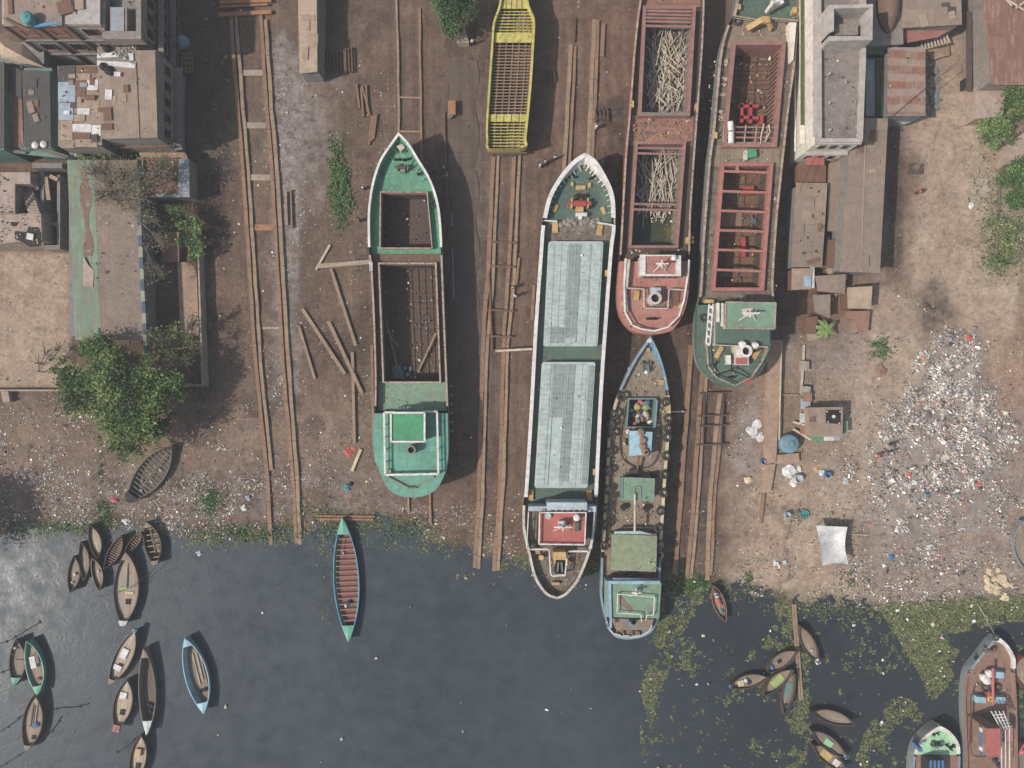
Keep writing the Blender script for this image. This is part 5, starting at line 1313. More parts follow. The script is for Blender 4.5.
# ---------------------------------------------------------------- two moored ships at the lower right corner
def ship_corner():
    L = [(996, 635.8), (991.5, 640), (988, 644.5), (977, 659), (969, 669.6), (965.5, 684), (964.5, 705), (965.5, 731), (966.5, 768), (968, 820), (966, 860), (975, 885), (990, 893)]
    R = [(996, 635.8), (1002, 640), (1008, 646.5), (1014.5, 659), (1014.5, 673), (1016.5, 702), (1017.3, 738), (1017.5, 768), (1017, 820), (1012, 860), (1004, 885), (990, 893)]
    s = Ship('cargo_ship', 'reddish brown decked ship with a white bow and red cabin at the lower right corner', 'cargo ship', L, R, .95, .55, -1.3, lambda t: .3 if t > .12 else .3 + .7 * (1 - t / .12), .3)
    s.hull('hullgrey', 'hullblack')
    s.bulwark(635, 672, 'white', 'white', rimw=.34, name='bow_bulwark', sides='R'); s.bulwark(635, 672, 'hullblue', 'brickdeck', rimw=.3, name='bow_bulwark', sides='L'); s.bulwark(672, 893, 'brickdeck', 'brickdeck', rimw=.2, name='side_bulwark')
    s.deck(635, 893, s.zd, 'brickdeck')
    [s.part('hatch_cover', 'paleblue', lambda mb: mb.pprism([(x, y), (x + 9, y + .6), (x + 8.6, y + 6.4), (x - .3, y + 6)], s.zd, 1.5)) for x, y in ((995, 672), (977, 697), (996.5, 697))]
    s.part('ventilator', 'white', lambda mb: [mb.lathe(W(x, y, s.zd), [(.2, 0), (.2, .6), (.55, .7), (.5, 1.0), (.2, 1.1)], 12) for x, y in ((980, 675), (985, 671), (982.5, 678))])
    s.part('deck_pipe', 'redoxide', lambda mb: mb.tube([W(993, 668, 2.3), W(993, 706, 2.3)], .16, 8)); s.part('deck_tyre', 'rubber', lambda mb: [mb.torus(W(x, y, s.zd + .15), .45, .16) for x, y in ((985.5, 688), (997.5, 687.5), (985.5, 682))])
    s.part('rag', 'redcloth', lambda mb: mb.lathe(W(988, 696, s.zd), [(.7, 0), (.8, .2), (.3, .5)], 8)); s.part('valve_wheel', 'yellow', lambda mb: mb.torus(W(990.5, 699, 2.3), .3, .1))
    winch(s, 990, 651, s.zd + .3, .8, ('steel', 'rust')); s.part('anchor_hatch', 'black', lambda mb: mb.pbox(976, 657, 979, 660.5, s.zd + .1, s.zd + .5)); s.part('bow_ring', 'rubber', lambda mb: mb.torus(W(996, 637.5, 3.2), .35, .12))
    P = catmull([(978, 693), (974, 692), (971, 698), (971, 715), (970, 735), (971, 750), (975, 756), (986, 756)], 4)
    s.part('hose', 'rustdark', lambda mb: [mb.beam(W(*a, 1.98), W(*b, 1.98), .12, .14) for a, b in zip(P[:-1], P[1:])])
    c = s.part('cabin', 'brickdeck', lambda mb: mb.pbox(987, 729, 1000, 755, s.zd, 4.4))
    s.part('cabin_roof', 'redoxide', lambda mb: mb.pbox(986.5, 728.5, 1000.5, 755.5, 4.4, 4.5), parent=c)
    s.part('side_panel', 'bluecloth', lambda mb: mb.pprism([(980, 727), (986, 725), (986.5, 754), (980, 754)], 3.3, 3.5), parent=c)
    s.part('panel_stripe', 'white', lambda mb: [mb.pprism([(979.6, y), (986.4, y + 4), (986.4, y + 8), (979.6, y + 4)], 3.5, 3.56) for y in (727, 746)], parent=c)
    s.part('gangway', 'white', lambda mb: [mb.beam(W(991 + 4 * k, 711, 3.4), W(1001 + 3 * k, 729, 4.0), .1, .1) for k in range(4)] + [mb.beam(W(994 + 2.3 * k, 715 + 3 * k, 3.6), W(1004 + 2 * k, 714 + 3 * k, 3.6), .1, .06) for k in range(5)])
    s.part('side_rail', 'white', lambda mb: [mb.beam(W(1001.5 + 4 * k, 729, 3.2), W(1001.5 + 4 * k, 775, 3.2), .1, .1) for k in range(3)])
    s.part('pink_cover', 'salmon', lambda mb: mb.pprism([(1007, 728), (1013, 728), (1012.5, 742), (1006.5, 742)], 2.8, 2.9)); s.part('potted_plant', 'moss', lambda mb: mb.lathe(W(986.5, 718, s.zd), [(.4, 0), (.8, .5), (.6, 1.0), (.1, 1.3)], 9))
    s.part('deck_clutter', 'navycloth', lambda mb: [mb.lathe(W(x, y, s.zd), [(.3, 0), (.35, .3), (.1, .6)], 7) for x, y in ((994, 760), (998, 765), (1003, 735), (1004, 740), (996, 772))])
    L = [(938.7, 724.8), (932, 729), (924, 736), (918.5, 743), (915.5, 750.5), (913.5, 760), (912.6, 772), (912, 800), (911, 840), (920, 868), (934, 874)]
    R = [(938.7, 724.8), (946, 728.5), (952, 734), (957, 741), (959.5, 748), (960, 760), (959.6, 772), (959, 800), (957, 840), (948, 868), (934, 874)]
    s = Ship('cargo_ship', 'small ship with a pale green foredeck and white bow, cut off by the bottom edge', 'cargo ship', L, R, 1.2, .75, -1.5, lambda t: .3 if t > .2 else .3 + .6 * (1 - t / .2), .3)
    s.hull('hullgrey', 'hullblack'); s.bulwark(724, 754, 'white', 'white', rimw=.4, name='bow_bulwark', sides='R'); s.bulwark(724, 754, 'white', 'whitedirty', rimw=.3, name='bow_bulwark', sides='L'); s.bulwark(754, 874, 'hullblue', 'brickdeck', rimw=.24, name='side_bulwark')
    s.deck(724, 755.5, s.zd + .25, 'lightgreen'); s.deck(755.5, 874, s.zd, 'brickdeck', name='main_deck')
    s.part('hatch', 'hullblack', lambda mb: mb.pbox(929, 761, 946, 800, s.zd, 2.6)); s.part('hatch_bar', 'bluecloth', lambda mb: [mb.pbox(930 + 4 * k, 760.5, 932 + 4 * k, 800, 2.6, 2.68) for k in range(4)])
    winch(s, 937.5, 745, s.zd + .3, .75, ('tealpaint', 'hullblack')); bollards(s, [(936, 734.5, .3), (949, 747, -.6), (953, 748, .9)], s.zd + .3); s.part('chock', 'bluecloth', lambda mb: mb.pbox(919.5, 748, 922.5, 752, s.zd, 2.7))
M['lightgreen'] = paint('pale mint deck paint', C(150, 200, 150), C(120, 150, 120), 0.3, 0.7, 0.55)
ship_corner()

# ================================================================ wooden boats
def boat(p, q, wpx, style, label, z=ZW, open_=False, trims=None, extra=None, name='rowing_boat', group=None, deckmat=None, wood='woodboat', fb=.9):
    """p: bow px, q: stern px"""
    P, Q = W(*p, z + fb), W(*q, z + fb)
    c = (P + Q) / 2; d = P - Q; Lh = d.length / 2; B = wpx * S * (1 - z / H) / 2
    rz = math.atan2(d.y, d.x) - PI / 2
    root = thing(name, label, 'boat', (c.x, c.y, z), group)
    root.rotation_euler[2] = rz
    n = 21
    blunt = style.get('blunt', 0.0)
    def half(t):   # t 0 bow .. 1 stern
        f = abs(t - .52) / .52 if t < .52 else (t - .52) / .48
        b = (1 - f ** 2.1) ** .95
        if t > .52 and blunt: b = max(b, blunt * (1 - 0.6 * max(0, (t - .93) / .07) ** 2))
        return B * max(b, .035)
    def sheer(t): return fb + .5 * abs(2 * t - 1) ** 2.4
    ts = [0.5 - 0.5 * math.cos(PI * i / (n - 1)) for i in range(n)]
    ys = [Lh - 2 * Lh * t for t in ts]
    mb = MB(); rows = []
    for lev, (fx, zz) in enumerate(((1.0, 1.0), (.93, .45), (.66, -.1), (.15, -.35))):
        r = []
        for t, y in zip(ts, ys): r.append((-half(t) * fx, y * (1 - .03 * lev), sheer(t) * zz if zz > 0 else zz * .9))
        for t, y in reversed(list(zip(ts, ys))): r.append((half(t) * fx, y * (1 - .03 * lev), sheer(t) * zz if zz > 0 else zz * .9))
        r.append(r[0]); rows.append(r)
    mb.grid(rows)
    # inner shell
    g = .10
    zin = .10
    rin = []
    for k, zz in ((0, 1.0), (1, 0)):
        r = []
        for t, y in zip(ts, ys): r.append((-max(half(t) - g * (1 + .6 * k), .01), y * (1 - .02 * k), sheer(t) if k == 0 else zin))
        for t, y in reversed(list(zip(ts, ys))): r.append((max(half(t) - g * (1 + .6 * k), .01), y * (1 - .02 * k), sheer(t) if k == 0 else zin))
        r.append(r[0]); rin.append(r)
    mb.grid([rin[1], rin[0]])
    hull = mb.build('hull', trims.get('hull', wood) if trims else wood, root_dummy(root))
    hull.parent = root
    def child(nm, mbx, mat):
        o = mbx.build(nm, mat); o.parent = root; return o
    mr = MB(); mr.grid([[(x * 1.015, y, zz + .025) for x, y, zz in rows[0]], [(x, y, zz + .025) for x, y, zz in rin[0]]])
    mr.grid([[(x * 1.015, y, zz - .07) for x, y, zz in rows[0]], [(x * 1.015, y, zz + .025) for x, y, zz in rows[0]]])
    child('gunwale', mr, (trims or {}).get('rim', wood))
    md = MB()
    zd = style.get('deck', .32); zd = zd + .18 if zd > .2 else zd
    t0, t1 = style.get('span', (.04, .96))
    tt = [t0 + (t1 - t0) * i / 16 for i in range(17)]
    camber = style.get('camber', .0)
    row = []
    for t in tt:
        y = Lh - 2 * Lh * t; h = max(half(t) - g * 1.15, .01); zz = zd + (.22 * abs(2 * t - 1) ** 2.4 if zd > .2 else 0)
        row.append([(-h, y, zz), (0, y, zz + camber), (h, y, zz)])
    md.grid(row)
    child('decking' if zd > .2 else 'floor_boards', md, deckmat or style.get('mat', 'plankpale'))
    for nm, ta, tb, mat in style.get('caps', ()):
        mc = MB(); r = []
        for i in range(7):
            t = lerp(ta, tb, i / 6); y = Lh - 2 * Lh * t; h = half(t) - .02
            r.append([(-h, y, sheer(t) + .035), (0, y, sheer(t) + .10), (h, y, sheer(t) + .035)])
        mc.grid(r); child(nm, mc, mat)
    k = style.get('ribs', 0)
    for i in range(k):
        t = lerp(style.get('ribspan', (.12, .9))[0], style.get('ribspan', (.12, .9))[1], (i + .5) / k); y = Lh - 2 * Lh * t; h = half(t) - .08
        mt = MB(); zr = sheer(t) * .72; mt.beam((-h, y, zr), (h, y, zr), style.get('ribw', .12), .06); child('thwart', mt, style.get('ribmat', 'woodgrey'))
    if style.get('keel'):
        mk = MB(); mk.beam((0, Lh * .78, fb * .85), (style['keel'], -Lh * .5, fb * .85), .13, .08); child('centre_plank', mk, 'woodgrey')
    for nm, u, t, sx, sy, h, mat in extra or ():
        me_ = MB(); y = Lh - 2 * Lh * t; x = u * half(t); zb = zd + .03 + (.22 * abs(2 * t - 1) ** 2.4 if zd > .2 else 0) + camber * (1 - abs(u))
        if nm in ('bundle', 'basket'): me_.lathe((x, y, zb), [(sx * .45, 0), (sx * .5, h * .4), (sx * .3, h * .85), (.05, h)], 9, sy=sy / sx)
        elif nm == 'hatch_opening': me_.box((x, y, zb), (sx, sy, .02 + h))
        elif nm == 'oar':
            me_.tube([(x - sx / 2, y - sy / 2, zb + .3), (x + sx / 2, y + sy / 2, zb + .35)], .05, 6)
        else: me_.box((x, y, zb), (sx, sy, h))
        child(nm, me_, mat)
    return root
class root_dummy_cls: pass
def root_dummy(root): return None

HAT = ('hatch_opening', 0.08, .68, .62, .75, .02, 'black')
DECKED = dict(deck=.40, mat='plankpale', camber=.10, caps=(('stern_cap', .90, .995, 'planktan'),))
DECK2 = dict(deck=.40, mat='planktan', camber=.08)
OPEN = dict(deck=.1, mat='plankbrown', ribs=10, span=(.05, .95))
LONG = dict(deck=.14, mat='plankbrown', span=(.1, .88), caps=(('bow_cap', .005, .12, 'planktan'), ('stern_cap', .84, .995, 'whitetrim')))
boat((91, 524), (99, 558), 12.5, DECK2, 'small pale decked boat, top one of the tight cluster near the bank', deckmat='plankpale')
boat((82.5, 541), (85.5, 580), 11, DECK2, 'small brown decked boat in the middle of the tight cluster near the bank', deckmat='planktan')
boat((75.7, 555), (72, 592), 12.5, DECK2, 'small decked boat with a white bundle, leftmost of the tight cluster near the bank', extra=[('bundle', .1, .52, .5, .5, .3, 'whitecloth'), ('bundle', -.2, .75, .4, .4, .2, 'sack')])
boat((93.7, 557), (100.5, 590), 11, DECK2, 'small decked boat with pink trim, lowest right of the tight cluster near the bank', trims=dict(rim='brickdeck'), extra=[('bundle', .2, .45, .35, .35, .2, 'whitecloth')])
boat((123.5, 534.5), (105.5, 568.5), 12, dict(OPEN, ribs=12, ribmat='brickdeck'), 'slanting open boat with reddish thwarts beside the big decked boat')
boat((143.5, 531.5), (126, 552), 8.5, dict(OPEN, ribs=8, ribmat='beam'), 'tiny slanting open boat with thwarts touching the bank above the big decked boat')
boat((148, 521), (156.5, 564.5), 17, dict(deck=.1, mat='plankbrown', ribs=6, ribw=.16, ribmat='beam', blunt=.45, keel=.1, caps=(('bow_cap', .01, .14, 'planktan'), ('stern_cap', .9, .99, 'planktan'))), 'dark open wooden boat with blunt stern, rightmost at the bank beside the cluster', extra=[('bundle', .4, .7, .7, .6, .3, 'bridge')])
boat((128, 551), (124.4, 625), 25, dict(DECKED, caps=(('bow_cap', .01, .12, 'planktan'), ('stern_cap', .93, .995, 'whitetrim')), blunt=.36), 'biggest decked wooden boat with a small black hatch and white edged stern', extra=[('hatch_opening', .15, .69, .66, .72, .02, 'black'), ('ridge_pole', 0, .33, .12, 3.4, .1, 'woodgrey'), ('plank', -.3, .52, 1.0, .5, .03, 'greencloth'), ('plank', .2, .57, 1.1, .3, .03, 'sack')])
boat((136.3, 629), (110.5, 684), 17.5, DECKED, 'slanting pale decked boat with a black hatch and blue bow knob', trims=dict(rim='woodgrey'), extra=[HAT, ('bow_knob', 0, .02, .5, .5, .4, 'blue'), ('board', -.1, .46, .9, 1.4, .12, 'sheetwhite'), ('board', -.15, .72, 1.1, .7, .05, 'sheetwhite')])
boat((128.5, 678), (117.3, 729), 18.5, DECKED, 'pale decked boat with a black hatch, a white board and a red stern knob', extra=[HAT, ('stern_knob', 0, .965, .9, .9, .4, 'redoxide'), ('board', -.2, .36, .9, .9, .14, 'sheetwhite')])
boat((145.5, 646.5), (148.5, 734), 17, LONG, 'long open brown boat with pale grey stern cap between two decked boats', wood='woodgrey', extra=[('basket', .3, .70, .6, .6, .5, 'navycloth'), ('basket', -.1, .68, .6, .5, .4, 'navycloth'), ('basket', .1, .76, .5, .6, .4, 'hullblack')])
boat((142.3, 733), (134, 782), 16.5, DECKED, 'decked boat carrying a yellow box, cut by the bottom edge', extra=[('box', -.1, .40, .75, 1.0, .3, 'ochre'), HAT])
boat((186.4, 636.5), (205.5, 712.5), 23, dict(LONG, mat='planktan', caps=(('bow_cap', .005, .12, 'bluerim'), ('stern_cap', .86, .995, 'bluerim'))), 'lone open boat with pale blue rim and end caps floating right of the left group', trims=dict(rim='bluerim', hull='bluerim'), extra=[('long_plank', -.1, .45, .16, 4.4, .1, 'plankpale'), ('long_plank', .25, .42, .2, 4.0, .1, 'plankpale'), ('long_plank', .5, .5, .2, 4.4, .08, 'planktan'), ('bundle', -.3, .74, .7, .6, .6, 'navycloth'), ('bundle', .35, .73, .8, .6, .6, 'navycloth')])
boat((18.3, 638), (16.4, 685), 16.5, dict(LONG, deck=.36, caps=(('stern_cap', .83, .995, 'greenrim'),)), 'weathered decked boat with a faded green stern, left of the green rimmed boat', deckmat='planktan', extra=[('bundle', -.6, .22, .5, .5, .3, 'whitecloth'), ('plank', .1, .5, 1.3, .3, .1, 'brickdeck'), ('oar', 0, .24, 1.8, .2, .1, 'woodgrey'), ('bundle', -.9, .36, .5, .35, .3, 'redcloth')])
boat((28.8, 639.5), (39.8, 694), 17.5, dict(LONG, deck=.34, caps=(('stern_cap', .84, .995, 'greenrim'),)), 'green rimmed boat with a white box amidships', trims=dict(rim='greenrim', hull='greenrim'), deckmat='planktan', extra=[('box', -.1, .42, .75, 1.6, .35, 'whitecloth'), ('plank', .45, .36, .5, 1.4, .3, 'woodgrey'), ('bundle', .1, .74, .9, .5, .3, 'brickdeck')])
boat((36.6, 693), (28.3, 750), 20, DECKED, 'decked boat with long planks and a blue cloth, lowest of the far left group', deckmat='planktan', extra=[('long_plank', -.2, .4, .15, 3.2, .1, 'plankbrown'), ('long_plank', .2, .36, .15, 3.2, .1, 'plankpale'), ('long_plank', .0, .42, .12, 3.0, .12, 'woodgrey'), ('bundle', .3, .56, .9, .8, .25, 'bluecloth'), ('hatch_opening', .35, .78, .5, .5, .02, 'black')])
boat((343, 516.5), (349.3, 641), 25.5, dict(deck=.16, mat='plankred', span=(.14, .86), caps=(('bow_cap', .003, .14, 'greenrim'), ('stern_cap', .87, .997, 'greenrim')), ribs=16, ribspan=(.16, .86), ribmat='brickdeck', ribw=.14), 'long slender boat with blue rim, green ends and red floor boards, bow on the bank', trims=dict(rim='blue', hull='greenrim'), fb=.75,
     extra=[('oar', -.3, .25, .3, 2.4, .1, 'woodgrey'), ('bundle', -.2, .30, .4, .6, .3, 'bridge'), ('bundle', .1, .7, .8, .7, .5, 'navycloth'), ('bundle', -.2, .72, .5, .7, .4, 'bridge')])
boat((173, 445), (129.5, 500.5), 27, dict(deck=.1, mat='plankbrown', ribs=13, ribw=.13, ribmat='woodgrey', keel=.1, blunt=.5, caps=(('stern_cap', .90, .99, 'hullblack'),)), 'grey weathered ribbed boat hauled up on the bank beside the big tree', z=-.05, wood='woodgrey', fb=.8, extra=[('bundle', .35, .42, .6, .5, .3, 'whitecloth'), ('bundle', .3, .62, .7, .5, .25, 'whitecloth'), ('bundle', -.3, .7, .5, .5, .25, 'bridge'), ('bundle', .2, .82, .6, .5, .2, 'bridge')])
boat((713, 584.5), (724.8, 621), 12.5, dict(DECK2, deck=.36), 'small boat heaped with red and white bundles beside the slip beams', trims=dict(rim='brickdeck'), extra=[('bundle', 0, .2, .5, .6, .3, 'redcloth'), ('bundle', .1, .33, .6, .5, .35, 'whitecloth'), ('bundle', 0, .45, .8, .9, .4, 'orange'), ('bundle', .2, .56, .6, .5, .3, 'redcloth'), ('bundle', 0, .75, .6, .7, .2, 'tealpaint')])
boat((799, 625), (817.8, 662.5), 13.5, DECK2, 'decked boat with a white stern lying right of the plank jetty', extra=[('stern_knob', 0, .96, .6, .7, .3, 'whitecloth'), ('bundle', .1, .7, .4, .4, .15, 'bridge')])
boat((797, 650.5), (766.5, 671), 14.5, DECK2, 'decked boat with a black hatch and blue cloth at its lower end, nearest the jetty', extra=[('hatch_opening', .0, .55, .5, .6, .02, 'black'), ('bundle', .0, .83, .9, .6, .25, 'bluecloth')])
boat((768, 677), (729.5, 686), 13.5, DECK2, 'decked boat carrying mixed bundles, leftmost of the jetty cluster', extra=[('bundle', .2, .5, .7, .6, .4, 'navycloth'), ('bundle', -.2, .56, .6, .6, .4, 'whitecloth'), ('board', .1, .7, .8, .8, .1, 'sack'), ('bundle', .2, .97, .6, .6, .4, 'bluecloth')])
boat((792.5, 668.5), (763, 694), 13.5, DECK2, 'decked boat with a yellow green mat in the jetty cluster', extra=[('mat', .0, .5, 1.0, 1.9, .05, 'greencloth')])
boat((793.3, 672), (783.5, 713.5), 12.5, DECK2, 'decked boat with a grey green mat, lowest of the jetty cluster', extra=[('mat', .0, .42, .9, 1.8, .05, 'tealpaint'), ('bundle', .1, .8, .4, .4, .2, 'hullblack')])
boat((810.7, 711), (853.5, 723.5), 13.5, DECK2, 'plain brown decked boat, topmost of the three along the weed strip', deckmat='planktan')
boat((810.7, 729.7), (846, 757), 13.5, DECK2, 'decked boat with a pale green mat, middle one of the three along the weed strip', extra=[('mat', .0, .52, .9, 1.2, .05, 'lightgreen'), ('stern_knob', 0, .97, .5, .5, .3, 'bluerim')])
boat((812, 744), (845, 770), 14.5, DECK2, 'decked boat with a yellow mat, lowest of the three along the weed strip', extra=[('mat', .0, .45, 1.0, 1.6, .05, 'ochre'), ('board', .0, .75, .9, .9, .1, 'sheetwhite')])
boat((1021, 655), (1026, 690), 16, DECK2, 'brown wooden hull just entering at the right edge beside the moored ship', deckmat='planktan', wood='hullred')
boat((1021, 520), (1027, 572), 20, DECK2, 'grey hull drawn up on the bank at the right edge', z=.0, wood='hullgrey', deckmat='planktan', fb=.9)
boat((1022, 742), (1030, 790), 16, DECK2, 'pinkish boat end showing at the lower right edge', trims=dict(rim='pinkcloth'), extra=[('bundle', -.2, .2, .8, .8, .3, 'pinkcloth')])
# moored lines trailing on the water
for i, (pts, lab) in enumerate((([(-5, 645), (10, 640), (22, 633), (40, 622)], 'dark mooring rope above the two upper far left boats'), ([(-5, 676), (5, 671), (12, 669)], 'short dark mooring rope left of the weathered boat'), ([(-5, 735), (12, 724), (24, 714)], 'dark mooring rope left of the lowest decked boat'),
        ([(-5, 770), (10, 761), (26, 751)], 'dark mooring rope off the stern of the lowest far left boat'), ([(46, 712), (60, 708), (76, 707), (88, 704)], 'dark rope trailing right of the lowest far left boat'), ([(43, 740), (54, 728), (62, 716)], 'frayed dark rope slanting off the stern of the lowest far left boat'), ([(96, 597), (125, 590), (146, 576), (156, 567)], 'line stretched across the biggest decked boat'), ([(118, 752), (130, 744), (138, 736)], 'rope by the bow of the yellow box boat'))):
    mb = MB(); z = ZW + (.06 if 'across' not in lab else 1.15); P = [W(x, y, z) for x, y in catmull(pts, 4)]
    mb.tube(P, .07 if 'across' not in lab else .035, 5)
    if 'across' not in lab:
        for p in P[::3]: mb.lathe((p.x + random.uniform(-.1, .1), p.y, ZW), [(random.uniform(.1, .28), 0.02), (.1, .1)], 6)
    tag(mb.build('mooring_rope', 'rope', loc=P[0]), lab, 'rope')
mb = MB(); mb.tube([G(979, 606, .1), W(988, 622, .6), W(995.5, 636, 2.6)], .05, 5); tag(mb.build('mooring_rope', 'pole', loc=G(979, 606)), 'pale mooring rope from the bank to the bow of the reddish brown moored ship', 'rope')
mb = MB()
for x0, x1 in ((792.5, 800), (795, 802.5)):
    P = [W(lerp(x0, x1, f) , lerp(604, 700, f) , -.25 - .1 * f) for f in np.linspace(0, 1, 9)]
    for a, b in zip(P[:-1], P[1:]): mb.beam(a, b, .26, .08)
for f in np.linspace(.02, .98, 16): mb.beam(W(lerp(791.5, 799, f), lerp(604, 700, f), -.33 - .1 * f), W(lerp(796.5, 803.5, f), lerp(604, 700, f), -.33 - .1 * f), .1, .1)
tag(mb.build('plank_jetty', 'beam', loc=W(793, 605, -.3)), 'narrow plank jetty running from the bank into the weed', 'jetty')
# ================================================================ slipways
def polybeam(name, label, cat, pts, w, h, mat, group=None, lift=0.0, jitter=.05, step=18):
    """timber / rail line lying on the ground through px points"""
    mb = MB(); P = []
    for a, b in zip(pts[:-1], pts[1:]):
        k = max(1, int(math.hypot(b[0] - a[0], b[1] - a[1]) / step))
        for i in range(k): P.append((lerp(a[0], b[0], i / k), lerp(a[1], b[1], i / k)))
    P.append(pts[-1])
    Q = [G(x + random.uniform(-.35, .35), y, h / 2 + lift - .03) for x, y in P]
    for i, (a, b) in enumerate(zip(Q[:-1], Q[1:])):
        d = (b - a).normalized() * .02
        mb.beam(a + d, b - d, w * 1.22 * random.uniform(.9, 1.08), h)
    o = mb.build(name, mat, loc=Q[0]); return tag(o, label, cat, group)
def rails():
    R = [
     ([(231.3, 17), (238, 110), (243.4, 170), (256, 362), (268, 480), (271.5, 545)], 'outer left beam of the long slip at the left, below two orange cross timbers', .40, 'beamrust'),
     ([(236.5, 17), (243.5, 110), (248.5, 170), (261, 362), (271.5, 470)], 'inner left beam of the long slip at the left', .36, 'beam'),
     ([(261, 14), (267, 110), (272.3, 170), (283, 362), (293.5, 480), (297, 548)], 'inner right beam of the long slip at the left', .40, 'beamrust'),
     ([(266, 20), (271.7, 110), (277.5, 170), (288.5, 362), (297.5, 480), (300.3, 545)], 'outer right beam of the long slip at the left, beside the pale ash strip', .40, 'beam'),
     ([(396.2, -6), (398.3, 60), (399, 134), (405, 300), (407.5, 420), (408.5, 512)], 'left thin rail running under the green ship', .22, 'beam'),
     ([(419.5, 8), (420.5, 90), (421.6, 160), (426, 330), (429, 460), (431, 525)], 'right thin rail running under the green ship', .26, 'beamrust'),
     ([(493.5, 155), (488, 280), (484, 320), (478.5, 500), (473.8, 590)], 'outer left beam of the slip below the yellow hull', .46, 'beamrust'),
     ([(498, 155), (493, 280), (487.5, 340), (482.5, 500), (478.3, 575)], 'inner left beam of the slip below the yellow hull', .34, 'beam'),
     ([(514.3, 156), (508, 280), (504, 330), (499.5, 500), (492.5, 590)], 'inner right beam of the slip below the yellow hull', .42, 'beamrust'),
     ([(519.3, 155), (514, 280), (507.5, 345), (503.5, 480), (497, 580)], 'outer right beam of the slip below the yellow hull', .34, 'beam'),
     ([(571, 45), (564.6, 160), (560, 240)], 'left beam of the short slip above the white rimmed ship, next to a loose rail', .44, 'beam'),
     ([(575.5, 46), (569.8, 160), (566, 240)], 'second beam from the left of the short slip above the white rimmed ship', .3, 'beamrust'),
     ([(594.3, 20), (588.3, 160), (585, 240)], 'third beam from the left of the short slip above the white rimmed ship', .42, 'beam'),
     ([(598, 20), (592.3, 160), (589, 240)], 'rightmost long beam of the short slip above the white rimmed ship', .36, 'beamrust'),
     ([(603.6, 24), (601.4, 57)], 'short beam lying right of the short slip above the white rimmed ship', .42, 'beamrust'),
     ([(575.5, 18), (574.5, 42)], 'thin dark bar at the top of the short slip above the white rimmed ship', .14, 'rustdark'),
     ([(691, 345), (690, 365), (683, 464), (674.5, 574)], 'orange tinted beam next to the tyres of the brown barge', .5, 'beamrust'),
     ([(702.4, 366), (692.6, 513), (686.5, 578)], 'left beam of the slip below the rusty open ship', .42, 'beamrust'),
     ([(706.5, 372), (697, 513), (690.8, 578)], 'second beam from the left of the slip below the rusty open ship', .32, 'beam'),
     ([(720, 392), (709.5, 500), (707, 580)], 'third beam from the left of the slip below the rusty open ship', .44, 'beam'),
     ([(724.5, 392), (714, 500), (710.8, 575)], 'rightmost beam of the slip below the rusty open ship', .32, 'beamrust'),
    ]
    for pts, lab, w_, m_ in R: polybeam('slip_beam', lab, 'slip beam', pts, w_, .32, m_, 'long beams of the slipways')
    def cross(a, b, lab, w_, m_, lift=.3, h=.22):
        mb = MB(); p, q = G(*a, lift), G(*b, lift); z = max(p.z, q.z); p.z = q.z = z; mb.beam(p, q, w_, h); tag(mb.build('cross_timber', m_, loc=(p + q) / 2), lab, 'timber', 'cross timbers of the slipways')
    cross((220, 2.8), (271.5, .5), 'orange cross timber at the very top of the long left slip', .46, 'beamorange', .42)
    cross((220, 7.0), (268, 4.5), 'thin orange cross timber second from the top of the long left slip', .26, 'beamorange', .42)
    cross((218.5, 15), (271.5, 12), 'orange cross timber third from the top of the long left slip', .5, 'beamorange', .42)
    for y, x0, x1, lab, m_, w_ in ((73, 243.5, 263, 'pale slab between the beams of the long left slip, nearest the top', 'slab', .8), (125.5, 246.5, 266.5, 'pale slab between the beams of the long left slip, middle one', 'slab', .8), (177.5, 251, 271, 'pale slab between the beams of the long left slip, above the reddish one', 'slab', .8), (227.5, 255, 273.5, 'reddish slab between the beams of the long left slip', 'beamorange', .8), (328, 263, 282, 'half buried slab between the beams of the long left slip, lowest one', 'concpink', .35)):
        mb = MB(); p, q = G(x0, y, .1), G(x1, y, .1); mb.beam(p, q, w_, .16); tag(mb.build('cross_slab', m_, loc=(p + q) / 2), lab, 'slab', 'slabs between the slip beams')
    for y, a, b in ((97.5, 399, 421), (131.5, 400, 421)):
        cross((a, y), (b, y + .5), ['upper thin cross bar between the rails above the green ship', 'lower thin cross bar between the rails above the green ship'][y > 100], .22, 'beam', .1)
    for i, (y, a, b) in enumerate(((242, 491, 516), (266, 490.5, 515), (310, 487, 514), (336, 486, 511.5))):
        cross((a, y), (b, y + 1), 'dark red cross pipe on the slip below the yellow hull, ' + ('topmost', 'second from top', 'third from top', 'lowest')[i], .22, 'rust', .42)
    for i, (y, a, b) in enumerate(((393.5, 700, 729), (416, 698, 726), (426, 699, 727), (445, 696, 728))):
        cross((a, y), (b, y - 1), 'dark cross bar on the slip below the rusty open ship, ' + ('topmost', 'second from top', 'third from top', 'lowest')[i], .22, 'rustdark', .42)
    for i, (a, b) in enumerate((((704, 393), (703, 446)), ((723, 393), (721, 446)))): cross(a, b, ['left', 'right'][i] + ' long bar tying the cross bars below the rusty open ship', .16, 'rustdark', .5)
    cross((684, 411.5), (670, 412), 'plank from the barge side to the orange tinted beam', .2, 'pole', .9)
    cross((495.5, 351), (532, 349), 'gangplank from the slip to the side of the white rimmed ship', .3, 'pole', 1.0)
    cross((489, 272), (492, 350), 'thin pipe lying along the slip below the yellow hull', .2, 'rust', .25)
    cross((519, 258), (516, 285), 'loose beam end right of the slip below the yellow hull', .34, 'beamrust', .1)
    cross((534, 285), (532, 320), 'brown plank against the left side of the white rimmed ship', .4, 'beamrust', .1)
